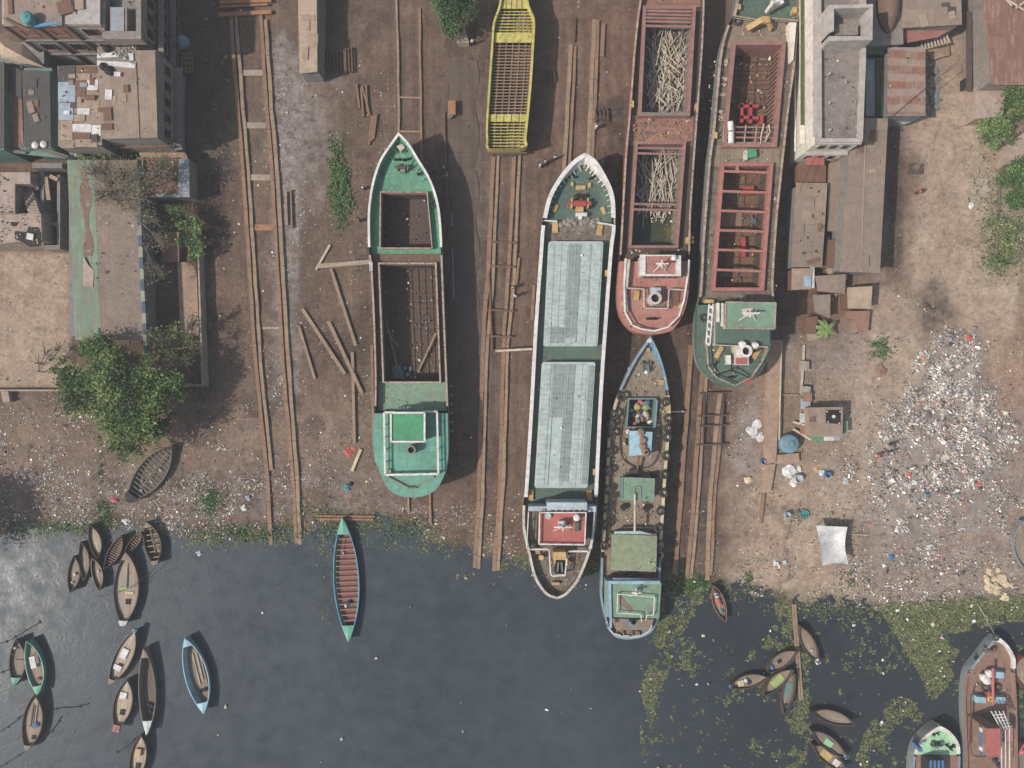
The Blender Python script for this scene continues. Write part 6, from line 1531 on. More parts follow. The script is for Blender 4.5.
    # loose timbers left of the green ship
    for i, (a, b, w_, m_) in enumerate((((331, 269), (356, 346), .42, 'beam'), ((302.5, 309), (345, 374), .46, 'beam'), ((329, 322), (362, 393), .46, 'beam'), ((299, 326), (315, 379), .34, 'beam'), ((352.5, 352), (354.5, 443), .4, 'beam'), ((372, 345), (373.5, 445), .36, 'beamrust'), ((330, 245), (316, 270), .3, 'pole'), ((286, 192), (287, 225), .3, 'beam'), ((291, 190), (292, 228), .2, 'beamrust'), ((361, 449), (352, 471), .4, 'sack'))):
        mb = MB(); p, q = G(*a, .16), G(*b, .2 + .05 * (i % 3)); mb.beam(p, q, w_, .26)
        tag(mb.build('loose_timber', m_, loc=(p + q) / 2), ['loose timber starting below the slatted gangway, left of the green ship', 'thickest slanting loose timber in the fan left of the green ship', 'slanting loose timber that ends nearest the green ship', 'short loose timber at the left of the fan of timbers', 'upright lying timber ending by the red cloth', 'timber lying along the left side of the green ship', 'pale stick crossing the end of the slatted gangway', 'short timber on the pale ash strip', 'thin rusty bar beside the short timber on the ash strip', 'pale broken board beside the red cloth'][i], 'timber', 'loose timbers on the yard')
    g = thing('gangway', 'slatted gangway reaching from the yard up to the side of the green ship', 'gangway', G(318, 266))
    mb = MB(); a0, a1 = W(317, 264.5, .3), W(371, 260, 4.2); b0, b1 = W(317.3, 268, .3), W(371.3, 263.5, 4.2)
    mb.beam(a0, a1, .12, .14); mb.beam(b0, b1, .12, .14); mb.build('side_rail', 'beam', g)
    mb = MB(); [mb.beam(a0.lerp(a1, f), b0.lerp(b1, f), .16, .06) for f in np.linspace(.02, .98, 30)]; mb.build('slats', 'pole', g)
    # two logs at the bow of the slender boat
    for i, (a, b) in enumerate((((317, 515.7), (375, 516.5)), ((317, 518.8), (373.5, 519.3)))):
        mb = MB(); mb.tube([G(*a, .18), G(*b, .18)], .17, 8); tag(mb.build('log', 'beamorange', loc=G(*a)), ['upper', 'lower'][i] + ' of the two orange logs under the bow of the slender blue rimmed boat', 'log')
    # rusty racks and beam piles at the top
    for i, (x0, x1, y0, y1, n, lab) in enumerate(((323.5, 344, 49.5, 71, 6, 'rusty grid rack beside the long tan shed'), (345.5, 351.5, 48, 72, 2, 'narrow rusty frame right of the rusty grid rack'), (547, 554, 71, 82, 2, 'small dark grate beside the short slip'), (595.5, 607, 108.5, 121, 3, 'small dark grate right of the short slip'))):
        mb = MB()
        for k in range(n + 1):
            x = lerp(x0, x1, k / n); mb.beam(G(x, y0, .5), G(x + .8, y1, .5), .16, .16)
        for y in (y0 + 1, y1 - 3): mb.beam(G(x0 - 1, y, .32), G(x1 + 1, y, .32), .2, .16)
        for x, y in ((x0, y0), (x1, y0), (x0, y1), (x1, y1)): mb.beam(G(x, y, 0), G(x, y, .5), .14, .14)
        tag(mb.build('steel_rack', 'rust' if i < 2 else 'rustdark', loc=G(x0, y0)), lab, 'rack')
    for i, (a, b) in enumerate((((356.5, 84), (359.5, 108)), ((361, 88), (363.5, 117)), ((366, 85), (367.5, 112)), ((362, 86), (370, 116)), ((372, 116), (369, 145)), ((376.5, 114), (373.5, 139)), ((374, 116), (371.5, 141)))):
        mb = MB(); p, q = G(*a, .2 + .06 * (i % 2)), G(*b, .2); mb.beam(p, q, .26, .22); tag(mb.build('steel_beam', 'rustbar', loc=(p + q) / 2), 'rusty beam in the pile between the long tan shed and the green ship' if i < 4 else 'rusty beam in the lower pile just above the green ship', 'beam', 'upper pile of rusty beams' if i < 4 else 'lower pile of rusty beams')
rails()

# paved strip between the green ship and the yellow hull
def apron():
    t = NT('paving slabs'); br = t.n.new('ShaderNodeTexBrick'); br.offset = 0
    br.inputs['Color1'].default_value = C(96, 81, 73); br.inputs['Color2'].default_value = C(90, 76, 68); br.inputs['Mortar'].default_value = C(72, 61, 55)
    br.inputs['Scale'].default_value = 1; br.inputs['Brick Width'].default_value = 1.75; br.inputs['Row Height'].default_value = 2.1; br.inputs['Mortar Size'].default_value = .05
    t.link(t.tc.outputs['Object'], br.inputs['Vector']); n = t.noise(.5, 8, .7); n2 = t.noise(6, 6, .7)
    b = t.mix(t.math('MULTIPLY', t.ramp(n, .4, .62), .8), br.outputs['Color'], C(84, 69, 61)); b = t.mix(t.math('MULTIPLY', t.ramp(n2, .55, .7), .5), b, C(126, 112, 102))
    m = t.done(b, .95, t.bump(n2, .3, .04), 0, .15)
    mb = MB(); rows = []
    for y in range(60, 440, 10):
        rows.append([G(x + 2.2 * math.sin(y * .11 + x), y, .10 if 449 < x < 478 else -.2) for x in (446, 450, 457, 464, 471, 477, 482)])
    mb.grid(rows); o = mb.build('pavement', m); struct(o)
    # low kerb rail beside it
    polybeam('kerb_pipe', 'dark pipe lying along the edge of the paved strip right of the green ship', 'pipe', [(444, 112), (446.5, 180), (448, 208)], .2, .3, 'rust')
    polybeam('kerb_pipe', 'pale pipe lying on the ground beyond the shadowed side of the green ship', 'pipe', [(452, 213), (454, 300)], .2, .2, 'steel')
apron()

# ================================================================ buildings
def openings(mb, px_rects, wall, z_of, proud=.03): pass
def facade_windows(name, mat, parent, face, x0, x1, y, zs, n, w_, h_, axis='x', inset=.02, frame=None):
    """rows of windows on a wall facing -y (axis x) or +-x (axis y). world coordinates"""
    for z in zs:
        for i in range(n):
            t = (i + .5) / n; c = lerp(x0, x1, t)
            mb = MB()
            if axis == 'x': mb.box((c, y, z), (w_, inset * 2, h_))
            else: mb.box((y, c, z), (inset * 2, w_, h_))
            o = mb.build(name, mat, parent)
            if frame:
                m2 = MB()
                for sgn in (-1, 1):
                    if axis == 'x': m2.box((c + sgn * (w_ / 2 + .05), y, z - .1), (.1, inset * 2 + .12, h_ + .2))
                    else: m2.box((y, c + sgn * (w_ / 2 + .05), z - .1), (inset * 2 + .12, .1, h_ + .2))
                if axis == 'x': m2.box((c, y, z - .12), (w_, inset * 2 + .16, .1))
                else: m2.box((y, c, z - .12), (inset * 2 + .16, w_, .1))
                m2.build('sill', frame, o)
def slab_roof(parent, pp, z, th, mat, name='roof'):
    mb = MB(); mb.pprism(pp, z - th, z); return mb.build(name, mat, parent)
def rect(x0, y0, x1, y1): return [(x0, y0), (x1, y0), (x1, y1), (x0, y1)]
def left_block():
    # --- apartment house at the upper left corner
    z = 11.0
    r = thing('apartment_house', 'grey rendered house at the top left corner with a teal tank on its roof', 'house', W(60, 0, 0))
    mb = MB(); mb.pbox(2, -90, 100, 24, -.2, z - .15); mb.build('wall', 'parapet', r)
    slab_roof(r, rect(4, -90, 57.5, 26), z, .14, 'roof_tan'); slab_roof(r, rect(62, -90, 101.5, 26), z - .35, .14, 'roof_brown')
    mb = MB(); mb.pbox(57.6, -90, 61.8, 25, z - .2, z + .1); mb.build('gutter', 'concgrey', r)
    mb = MB(); mb.pprism([(32, 24.5), (57, 21.5), (58.5, 24), (33, 27.2)], z - .1, z + .12); mb.build('roof_sheet', 'blue', r)
    c = W(25, 16, z); y = W(0, 24, z).y
    xs = [W(x, 24, z).x for x in (2, 35, 64, 100)]
    mb = MB(); [mb.box((x, y - .09, -.1), (.35, .16, z - .3)) for x in xs]; mb.build('pilaster', 'rustdark', r)
    mb = MB(); [mb.box(((xs[0] + xs[-1]) / 2, y - .12, zz), (xs[-1] - xs[0], .2, .22)) for zz in (3.6, 7.2)]; mb.build('floor_band', 'concrete', r)
    for a, b in zip(xs[:-1], xs[1:]):
        for zz in (4.8, 8.4): facade_windows('window', 'glassdark', r, None, a + .4, b - .4, y - .03, (zz,), 1, 1.5, 1.3, frame='brick')
    mb = MB(); mb.box(((xs[0] + xs[1]) / 2, y - .03, 7.6), (xs[1] - xs[0] - .5, .05, 2.8)); mb.build('brick_panel', 'brick', r)
    mb = MB(); mb.box(((xs[1] + xs[2]) / 2, y - .03, 7.6), (xs[2] - xs[1] - .5, .05, 2.8)); mb.build('brick_panel', 'brick', r)
    mb = MB(); P = W(25, 16, z + 1.2); mb.lathe((P.x, P.y, z), [(.7, 0), (.74, .2), (.74, 1.0), (.6, 1.15), (.25, 1.2), (.22, 1.28)], 18)
    tag(mb.build('water_tank', 'tankteal', loc=(P.x, P.y, z)), 'round teal plastic tank on the roof of the top left house', 'water tank')
    mb = MB(); [mb.beam(W(4 + 3 * k, 18 + 1.5 * k, z + .2), W(18 + 3 * k, 27 + k, z + .1), .2, .15) for k in range(5)]; mb.build('roof_timber', 'rust', r)
    # stair block with pale slab and long dark east wall
    z2 = 10.5
    t = thing('concrete_house', 'tall grey concrete house with a sunken roof recess, above the dark street', 'house', W(125, 0, 0))
    mb = MB(); mb.pbox(101.8, -90, 140, 38, -.2, z2 - 1.4); mb.build('wall', 'concgrey', t)
    mb = MB()
    for q in (rect(102, -90, 104.5, 31), rect(136, -90, 141, 39), rect(104.5, 31, 136, 39)): mb.pprism(q, z2 - 1.4, z2)
    mb.build('parapet', 'concrete', t)
    mb = MB(); mb.pbox(110, 7, 127, 33, z2 - 1.4, z2 - .2); mb.build('roof_room', 'concrete', t); mb = MB(); mb.pbox(111, 7.5, 124, 32, z2 - .2, z2 - .1); mb.build('roof_slab', 'roof_galv', t)
    xe = W(141, 20, z2).x; yb, yt = W(0, 38, z2).y, W(0, -60, z2).y
    facade_windows('window', 'glassdark', t, None, yb + .5, yt, xe + .02, (1.4, 4.4, 7.6), 6, 1.2, 1.5, 'y', frame='concrete')
    mb = MB(); [mb.box((xe + .35, (yb + yt) / 2, zz), (.7, yt - yb, .14)) for zz in (3.4, 6.4)]; mb.build('ledge', 'concrete', t)
    # --- roof over the corner building
    z3 = 8.0
    q = thing('corner_building', 'corner building with a large tan sheeted roof and white scraps on its upper edge', 'building', W(130, 95, 0))
    mb = MB(); mb.pbox(100.5, 50, 156, 137, -.2, z3 - .2); mb.build('wall', 'concgrey', q)
    slab_roof(q, [(97, 62), (136, 62), (139.5, 138), (102.5, 139)], z3, .14, 'roof_tan'); slab_roof(q, [(136.3, 51), (155, 51), (157.5, 137.5), (139.8, 138)], z3 - .1, .14, 'roof_tan')
    slab_roof(q, [(97, 47), (136, 47), (136, 61.7), (97, 61.7)], z3 - .25, .14, 'roof_brown')
    mb = MB(); mb.pprism([(97, 54), (114, 51.5), (119, 56.5), (97, 58)], z3 - .2, z3 - .08); mb.pprism([(128, 53.5), (133, 53), (133.5, 60), (130, 61)], z3 - .2, z3 - .06); mb.pprism([(97, 60.5), (128, 62), (135.5, 64.5), (135, 68), (97, 65)], z3 + .01, z3 + .08); mb.pprism([(114, 71.5), (120.5, 72), (120, 76), (114, 75.5)], z3 + .02, z3 + .3); mb.build('white_sheet', 'sheetwhite', q)
    mb = MB(); [mb.lathe(W(x, y, z3), [(s_, 0), (s_ * .9, .3), (.1, .5)], 8) for x, y, s_ in ((104, 67, .5), (109, 70.5, .6), (111.5, 72.5, .45), (107, 49, .5))]; mb.build('roof_bundle', 'black', q)
    xe = W(156, 90, z3).x; y0, y1 = W(0, 137, z3).y, W(0, 50, z3).y
    facade_windows('window', 'glassdark', q, None, y0 + .4, y1 - .4, xe + .02, (1.2, 4.4), 5, 1.1, 1.3, 'y', frame='concrete')
    mb = MB(); mb.box((xe + .5, (y0 + y1) / 2, 3.2), (1.0, y1 - y0, .14)); mb.build('ledge', 'concrete', q)
    mb = MB(); mb.pprism([(97, 140), (138, 139), (158, 141), (172, 143), (170, 147), (140, 148), (99, 147.5)], 4.6, 4.75); mb.build('awning', 'sheetrust', q)
    mb = MB(); [mb.beam(W(137 + 6 * k, 140, 4.9), W(146 + 7 * k, 146, 4.5), .25, .12) for k in range(6)]; mb.build('awning_pole', 'woodgrey', q)
    # --- patchwork roof
    z4 = 7.0
    p = thing('patchwork_house', 'house with a patchwork roof of tan, rust, white and blue grey sheets', 'house', W(80, 105, 0))
    mb = MB(); mb.pbox(58, 66, 101, 146, -.2, z4 - .2); mb.build('wall', 'concgrey', p)
    slab_roof(p, [(57.5, 66), (97.5, 65), (102, 145), (60.5, 148)], z4, .14, 'roof_tan')
    for x0, y0, x1, y1, m in ((58, 66, 75, 82, 'roof_grey'), (76, 66, 97, 73, 'sheetrust'), (76.5, 73.5, 90, 80, 'sheettan'), (74.8, 80, 86.5, 90, 'sheetrust'), (58, 82, 75, 102, 'sheetblue'), (87, 79.5, 98, 90, 'sheetwhite'), (75, 90.5, 85, 97.5, 'sheetrust'), (70, 98, 77, 108, 'roof_grey'), (59, 103, 73, 120, 'sheetblue'), (76, 97.5, 90, 107.5, 'sheettan'), (77, 108, 89.5, 114.5, 'sheetwhite'), (90, 98, 99.5, 112, 'sheettan'), (60, 121, 72.5, 140, 'sheettan'), (73.5, 115, 85, 121, 'sheettan'), (90.5, 112, 100.5, 124, 'roof_tan'), (72.5, 124, 91, 132, 'sheetwhite'), (91.5, 125, 102.5, 135.5, 'sheetwhite'), (74, 133, 90, 139, 'sheetrust'), (75, 139.5, 97, 147, 'sheettan'), (60.5, 140.5, 74.5, 148, 'roof_tan')):
        zz = z4 + .02 + random.uniform(.01, .05); mb = MB(); mb.pprism(rect(x0, y0, x1, y1), zz, zz + .04); mb.build('roof_sheet', m, p)
    mb = MB(); mb.pprism([(68, 148), (88, 147), (89, 155), (70, 158)], 3.4, 3.5); mb.build('lean_to_roof', 'concrete', p)
    mb = MB(); [mb.lathe(W(x, y, 3.5), [(.4, 0), (.4, .3), (.1, .5)], 8) for x, y in ((78, 153), (85, 152))]; mb.build('white_bundle', 'sheetwhite', p)
    # --- grey roof in the gap, covered in dark grey sheets
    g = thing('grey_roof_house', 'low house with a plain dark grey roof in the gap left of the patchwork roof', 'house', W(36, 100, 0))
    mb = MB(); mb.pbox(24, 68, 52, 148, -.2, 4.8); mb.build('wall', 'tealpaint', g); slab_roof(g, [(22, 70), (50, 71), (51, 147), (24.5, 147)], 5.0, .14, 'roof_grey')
    mb = MB(); mb.pbox(50.2, 75, 57, 148, -.2, 3.5); mb.build('side_wall', 'tealpaint', g)
    mb = MB(); [mb.lathe(W(x, y, 5.0), [(.45, 0), (.45, .15), (.1, .3)], 9) for x, y in ((35.5, 145.5), (44, 144.5))]; mb.build('white_basin', 'sheetwhite', g)
    h = thing('rust_roof_house', 'narrow house with a dark rusty roof at the left edge', 'house', W(12, 115, 0))
    mb = MB(); mb.pbox(2, 62, 22, 146, -.2, 3.9); mb.build('wall', 'concgrey', h); slab_roof(h, [(5, 88), (21.8, 100), (23.5, 146), (5.5, 146)], 4.1, .14, 'roof_red'); slab_roof(h, [(5, 60), (21.5, 71), (21.5, 99.5), (5, 87.5)], 4.3, .14, 'roof_grey')
    hp = thing('hip_roof_house', 'small house with a tan hipped roof below the top left house', 'house', W(18, 55, 0))
    mb = MB(); mb.pbox(-6, 42, 44, 64, -.2, 4.4); mb.build('wall', 'concgrey', hp)
    A, B, Cc, D, E, F_ = W(-8, 34, 4.5), W(22, 44, 4.5), W(46, 68, 4.5), W(2, 58, 4.5), W(4, 46, 5.8), W(22, 56, 5.6)
    mb = MB(); mb.add([A, B, Cc, D, E, F_], [[1, 0, 4, 5], [2, 1, 5], [3, 2, 5, 4], [0, 3, 4]]); mb.build('roof', 'roof_pale', hp)
    st = thing('green_wall_house', 'strip of dark greenish roof at the far left edge', 'house', W(0, 115, 0)); mb = MB(); mb.pbox(-60, 70, 4, 150, -.2, 5.0); mb.build('wall', 'tealpaint', st); slab_roof(st, rect(-60, 62, 4.3, 148), 5.2, .14, 'roof_grey')
    # teal awning beams
    a = thing('awning_frame', 'faded teal timber awning frame across the lane at the left edge', 'awning', W(35, 150, 0))
    mb = MB(); mb.pprism([(-5, 139), (10, 143), (45, 150), (70, 156), (62, 158), (30, 155), (-5, 150)], 3.6, 3.75); mb.build('board', 'tealpaint', a)
    mb = MB(); [mb.beam(W(*p_, 4.0), W(*q_, 4.0), .3, .18) for p_, q_ in (((-4, 140), (30, 150)), ((-4, 147), (26, 153)), ((24, 145), (66, 158)), ((36, 146), (68, 157)))]; mb.build('bar', 'woodgrey', a)
    mb = MB(); [mb.beam(W(x, y, 0), W(x, y, 3.7), .2, .2) for x, y in ((3, 147), (30, 152), (58, 156))]; mb.build('post', 'woodgrey', a)
    # --- roofless concrete building with a stair
    rz = 4.2
    u = thing('roofless_building', 'bare pinkish concrete building with an open stair well and a broken corner', 'building', W(22, 205, 0))
    mb = MB(); mb.pprism([(-60, 173), (30, 172), (30.5, 184), (15, 184), (15, 213.5), (41, 213.5), (42, 240), (-60, 249)], -.2, rz); mb.build('flat_roof', 'concpink', u)
    mb = MB(); [mb.pbox(19 + k * .9, 184.5 + 2.65 * k, 31 + k * .85, 186.9 + 2.65 * k, -.1, rz - 1.9 + .17 * k) for k in range(11)]; mb.build('stair', 'concpink', u)
    mb = MB(); mb.pbox(14, 184, 15.2, 213.5, rz, rz + .5); mb.pbox(-10, 212.5, 16, 213.7, rz, rz + .25); mb.build('parapet', 'concrete', u)
    mb = MB(); [mb.pprism(p_, rz + .005, rz + .04) for p_ in ([(15, 231), (26, 232), (29, 227), (38, 227), (41, 233), (41, 246), (30, 247), (22, 242), (15, 239)], [(10, 222), (19, 222), (16, 226.5), (12, 226)])]; mb.build('hole_shade_patch', 'black', u)  # black patches stand in for the shade down the roof holes
    mb = MB(); mb.pprism([(27, 233), (33.5, 234), (32.5, 240), (26, 239)], rz + .1, rz + .3); mb.build('white_board', 'sheetwhite', u)
    mb = MB(); [mb.pbox(*k) for k in ((40, 172, 44, 245, -.1, 2.6), (57, 175, 60, 249, -.1, 2.8), (44, 222, 60, 226, -.1, 2.6), (44, 245, 60, 249.5, -.1, 2.4), (32, 163, 62, 168, -.1, 3.0))]; mb.build('side_wall', 'concgrey', u)
    mb = MB(); [mb.beam(W(a_, b_, 2.9), W(c_, d_, 2.9), .5, .2) for a_, b_, c_, d_ in ((34, 175, 37, 190), (46, 177, 49, 200), (50, 176, 58, 180))]; mb.build('loose_board', 'sheettan', u)
    mb = MB(); [mb.lathe(W(x, y, .1), [(.35, 0), (.35, .4), (.1, .6)], 8) for x, y in ((49, 207), (50, 213), (50, 219))]; mb.build('pale_pot', 'sheetwhite', u)
    # --- long mossy shed
    s = thing('long_shed', 'long shed with one mossy green roof slope and one brown roof slope', 'shed', W(105, 250, 0))
    mb = MB(); mb.pbox(69, 160, 143, 336, -.2, 3.3); mb.build('wall', 'concgrey', s)
    zr, ze = 4.4, 3.5
    P = [[W(x, y, zz) for x, zz in ((67 + (y - 160) * .045, ze), (93.5 + (y - 160) * .045, zr))] for y in range(160, 345, 12)]
    mb = MB(); mb.grid(P); mb.build('green_slope', 'roof_moss', s)
    P = [[W(x, y, zz) for x, zz in ((93.7 + (y - 160) * .045, zr), (137 + (y - 160) * .05, 3.7))] for y in range(160, 345, 12)]
    mb = MB(); mb.grid(P); mb.build('brown_slope', 'roof_brown', s)
    mb = MB(); mb.pprism([(83, 256), (89, 266), (94, 270), (93, 287), (83, 286)], 4.12, 4.3); mb.build('pink_sheet', 'concpink', s); mb = MB(); sk = lambda y: (y - 160) * .045; rows = [[W(x + sk(y) + random.uniform(-1.2, 1.2), y, lerp(ze, zr, (x - 67) / 26.5) + .03) for x in (80 + 2 * math.sin(y * .09), 84, 88 + 2 * math.sin(y * .13 + 1))] for y in range(166, 258, 5)]; mb.grid(rows); mb.build('brown_stain', 'rust', s)
    mb = MB(); [mb.beam(W(137.5 + (y - 200) * .05 + 1.5, y, 3.75), W(137.5 + (y + 10.5 - 200) * .05 + 1.5, y + 10.5, 3.75), .5, .5, k % 2) for k, y in enumerate(range(170, 350, 11))]; mb.build('checkered_wall_top', ['checkblue', 'checkwhite'], s)
    # --- small shed with grey corrugated edge
    d = thing('debris_shed', 'low shed roof covered in brown debris with a grey corrugated right edge', 'shed', W(165, 176, 0))
    mb = MB(); mb.pbox(140, 158, 188, 195, -.2, 2.7); mb.build('wall', 'concgrey', d); slab_roof(d, [(136, 157), (178, 158), (178, 196), (140, 196)], 2.9, .14, 'sheetrust'); slab_roof(d, [(178.2, 159), (189, 160), (189.5, 197), (150, 197.5), (150, 194.5), (177.8, 194)], 2.98, .12, 'roof_galv')
    mb = MB(); mb.pprism([(138, 148), (165, 150), (186, 153), (188, 158.5), (140, 157)], 2.0, 2.1); mb.build('earth_ledge', 'earth', d)
    # --- walled yard
    for nm, pts, zt, m, lab in (('yard_wall', [(197, 245), (198.5, 245), (203.5, 385), (201.5, 385)], 1.6, 'slab', 'thin pale yard wall running down beside the street, right of the mossy shed'), ('yard_wall', [(183, 384), (204, 384), (204, 386.5), (183, 386.5)], 1.4, 'slab', 'short pale wall closing the lower end of the walled yard'), ('yard_wall', [(-30, 389.5), (62, 389.5), (62, 391.2), (-30, 391.2)], .8, 'slab', 'thin boundary wall along the lower edge of the bare sandy lot')):
        mb = MB(); mb.pprism(pts, -.2, zt); tag(mb.build(nm, m, loc=W(*pts[0], 0)), lab, 'wall')
    mb = MB(); mb.pprism([(177, 262), (196, 262), (199, 335), (181, 338)], -.2, .5); tag(mb.build('earth_platform', 'earth', loc=W(188, 300)), 'strip of raised brown earth inside the walled yard', 'platform')
    mb = MB(); mb.pbox(161, 232, 179, 262, -.2, .8); tag(mb.build('brick_shed_base', 'brick', loc=W(170, 247)), 'brick rubble floor beside the bushes in the walled yard', 'ruin')
    mb = MB(); mb.pprism([(1, 391.5), (8, 391.5), (10, 402), (3, 402)], -.2, .9); tag(mb.build('concrete_block', 'slab', loc=W(4, 396)), 'pale concrete block below the sandy lot at the left edge', 'block')
    # --- long pale shed top centre
    l = thing('long_tan_shed', 'long narrow pale tan roofed shed at the top, left of the rusty grid rack', 'shed', W(308, 20, 0))
    mb = MB(); mb.pbox(299, -90, 318, 71, -.2, 3.3); mb.build('wall', 'concgrey', l); slab_roof(l, [(296, -90), (316, -90), (317, 30), (317.3, 71.5), (299.5, 73.5)], 3.5, .14, 'roof_pale')
    mb = MB(); mb.pbox(316.8, -90, 320.5, 68, -.2, 2.6); mb.build('side_wall', 'concrete', l); mb = MB(); mb.pprism([(303, 74), (321, 73), (323, 78), (305, 79)], -.1, .5); mb.build('step', 'earth', l)
    # street side clutter
    mb = MB(); mb.lathe(W(183.5, 44, 0), [(.9, 0), (1.0, .6), (.7, 1.2), (.1, 1.5)], 10); tag(mb.build('covered_load', 'hullblue', loc=W(183.5, 44)), 'pale blue covered load standing in the shaded street', 'load')
    ct = thing('wooden_rack', 'brown slatted wooden rack in the shaded street below the pale blue load', 'rack', W(188, 62, 0)); mb = MB(); [mb.beam(W(x, 52, .9), W(x + .5, 73, .9), .14, .1) for x in (182, 185.5, 189, 192)]; mb.build('slats', 'beamorange', ct); mb = MB(); [mb.beam(W(181, y, .8), W(193, y, .8), .12, .1) for y in (53, 58, 63, 68, 72)]; mb.build('bars', 'beam', ct); mb = MB(); [mb.beam(W(x, y, 0), W(x, y, .8), .12, .12) for x in (182, 192) for y in (53, 72)]; mb.build('legs', 'beam', ct)
    pb = thing('plank_stack', 'stack of long brown planks along the foot of the dark wall', 'planks', W(187, 100, 0)); mb = MB(); [mb.beam(W(184 + 2 * k, 88, .2 + .12 * (k % 3)), W(185.5 + 2 * k, 150, .2 + .1 * (k % 2)), .22, .1) for k in range(4)]; mb.build('planks', 'rust', pb)
left_block()

def right_block():
    # --- white long building
    z = 8.6
    b = thing('white_building', 'long white walled building with a flat roof and parapet, right of the rusty open ship', 'building', W(840, 60, 0))
    A = [(819, -90), (866, -90), (865.5, 42), (864, 100), (862, 139), (820, 139)]
    wp = [W(x, y, z) for x, y in ((817.5, -90), (866.5, -90), (865.5, 60), (862.5, 141.5), (818.5, 141.5))]
    mb = MB(); mb.prism(wp, -.2, z - .9); mb.build('wall', 'offwhite', b)
    mb = MB(); mb.pprism([(821.5, -90), (863.5, -90), (862, 60), (859.5, 138), (822, 138)], z - .9, z - .72); mb.build('flat_roof', 'roofconc', b)
    mb = MB()
    for pp in ([(817, -91), (821, -91), (822, 138), (818, 138)], [(863, -91), (867, -91), (866, 60), (863, 138), (859.5, 138), (862.2, 60)], [(818, 138.2), (863, 138.2), (862.5, 142), (818, 142)]): mb.pprism(pp, z - .9, z)
    mb.build('parapet', 'parapet', b)
    # ledges on the west face, green with moss
    xw = wp[0].x; yt, yb = W(0, -90, z).y, W(0, 134, z).y
    mb = MB(); mb.box((xw - .28, (yt + yb) / 2, 4.7), (.62, yt - yb - .2, .2)); mb.build('ledge', 'offwhite', b)
    mb = MB(); mb.box((xw - .30, (yt + yb) / 2 + 1, 4.905), (.5, yt - yb - 3, .05)); mb.build('ledge_moss', 'moss', b)
    mb = MB(); mb.box((xw - .2, (yt + yb) / 2, z - .3), (.45, yt - yb + .4, .16)); mb.build('cornice', 'parapet', b)
    mb = MB(); mb.box((xw - .12, (yt + yb) / 2, 2.2), (.25, yt - yb, .12)); mb.build('string_course', 'offwhite', b)
    ys = wp[3].y; xa, xb = wp[4].x, wp[3].x
    mb = MB(); mb.box(((xa + xb) / 2, ys - .2, 4.7), (xb - xa, .42, .18)); mb.build('south_ledge', 'parapet', b); mb = MB(); mb.box(((xa + xb) / 2, ys - .12, z - .35), (xb - xa, .3, .14)); mb.build('south_cornice', 'parapet', b)
    facade_windows('window', 'glassdark', b, None, xa + .5, xb - .5, ys - .02, (2.0, 6.0), 3, 1.0, 1.2, frame='parapet')
    mb = MB(); mb.box(((xa + xb) / 2 - .5, ys - .5, 2.6), (2.4, 1.0, .1)); mb.build('red_awning', 'redoxide', b)
    # tank room: open box
    T = thing('tank_room', 'open topped concrete tank room standing on the white building roof', 'tank room', W(850, 25, z - .7))
    zt = z + 2.0
    mb = MB()
    for pp in ([(829, 5), (873, 4), (873, 7.5), (829, 8.5)], [(829, 8.6), (834, 8.5), (834, 31), (829, 33)], [(869.5, 7.7), (873, 7.7), (872.5, 36), (869, 36)], [(829, 36), (872.5, 36.2), (872.5, 40), (829, 41)]): mb.pprism(pp, z - .72, zt)
    mb.build('wall', 'parapet', T)
    mb = MB(); mb.pbox(835, 24, 858, 35, z - .7, z + .6); mb.build('inner_slab', 'concrete', T); mb = MB(); mb.pbox(834.2, 8.8, 869, 35.6, z - .7, z - .5); mb.build('floor', 'concrete', T)
    pp_ = [(828, 75), (828, 104), (828.5, 131)]
    for i, (x, y) in enumerate(pp_):
        mb = MB(); p = W(x, y, z - .7); mb.cyl(p, .14, .5, 10); mb.build('roof_pipe_stub', 'parapet', b)
    # --- dome tank and slab behind
    dt = thing('dome_roof_house', 'pale stained slab roof with a big rounded brown tank on it, behind the white building', 'house', W(885, 25, 0))
    mb = MB(); mb.pbox(868, -60, 901, 44, -.2, 4.5); mb.build('wall', 'concgrey', dt); slab_roof(dt, [(867, -60), (901, -60), (903.5, 44), (868, 46)], 4.7, .16, 'concrete')
    mb = MB(); mb.lathe(W(887, 4, 4.7), [(2.3, 0), (2.25, .5), (1.8, 1.1), (1.0, 1.5), (.1, 1.65)], 24, sx=.62, sy=1.65); o = mb.build('brown_tank', 'rust', dt, smooth=True)
    mb = MB(); mb.pprism([(866, 46), (884, 46), (884, 54), (866, 54)], 3.0, 3.1); mb.build('teal_awning', 'tealpaint', dt)
    # --- rust banded roof
    r = thing('rust_roof_shed', 'shed with a rust and grey banded corrugated roof beside the sandy track', 'shed', W(905, 85, 0))
    mb = MB(); mb.pbox(889.5, 51, 923, 115, -.2, 4.0); mb.build('wall', 'concgrey', r)
    P = [[W(x, y, zz) for x, zz in ((887.5, 4.5), (925.5, 4.2))] for y in (48, 70, 92, 115)]
    mb = MB(); mb.grid(P); mb.build('roof', 'roof_rust', r); mb = MB(); [mb.beam(W(*a_, 4.45), W(*c_, 4.2), .1, .12) for a_, c_ in (((887.5, 48), (925.5, 48)), ((887.5, 115.3), (925.5, 115.3)))]; mb.build('roof_edge', 'roof_galv', r)
    mb = MB(); mb.pprism([(893, 118), (921, 116.5), (914, 121), (904, 124.5)], 1.6, 1.7); mb.build('lean_to', 'roof_galv', r)
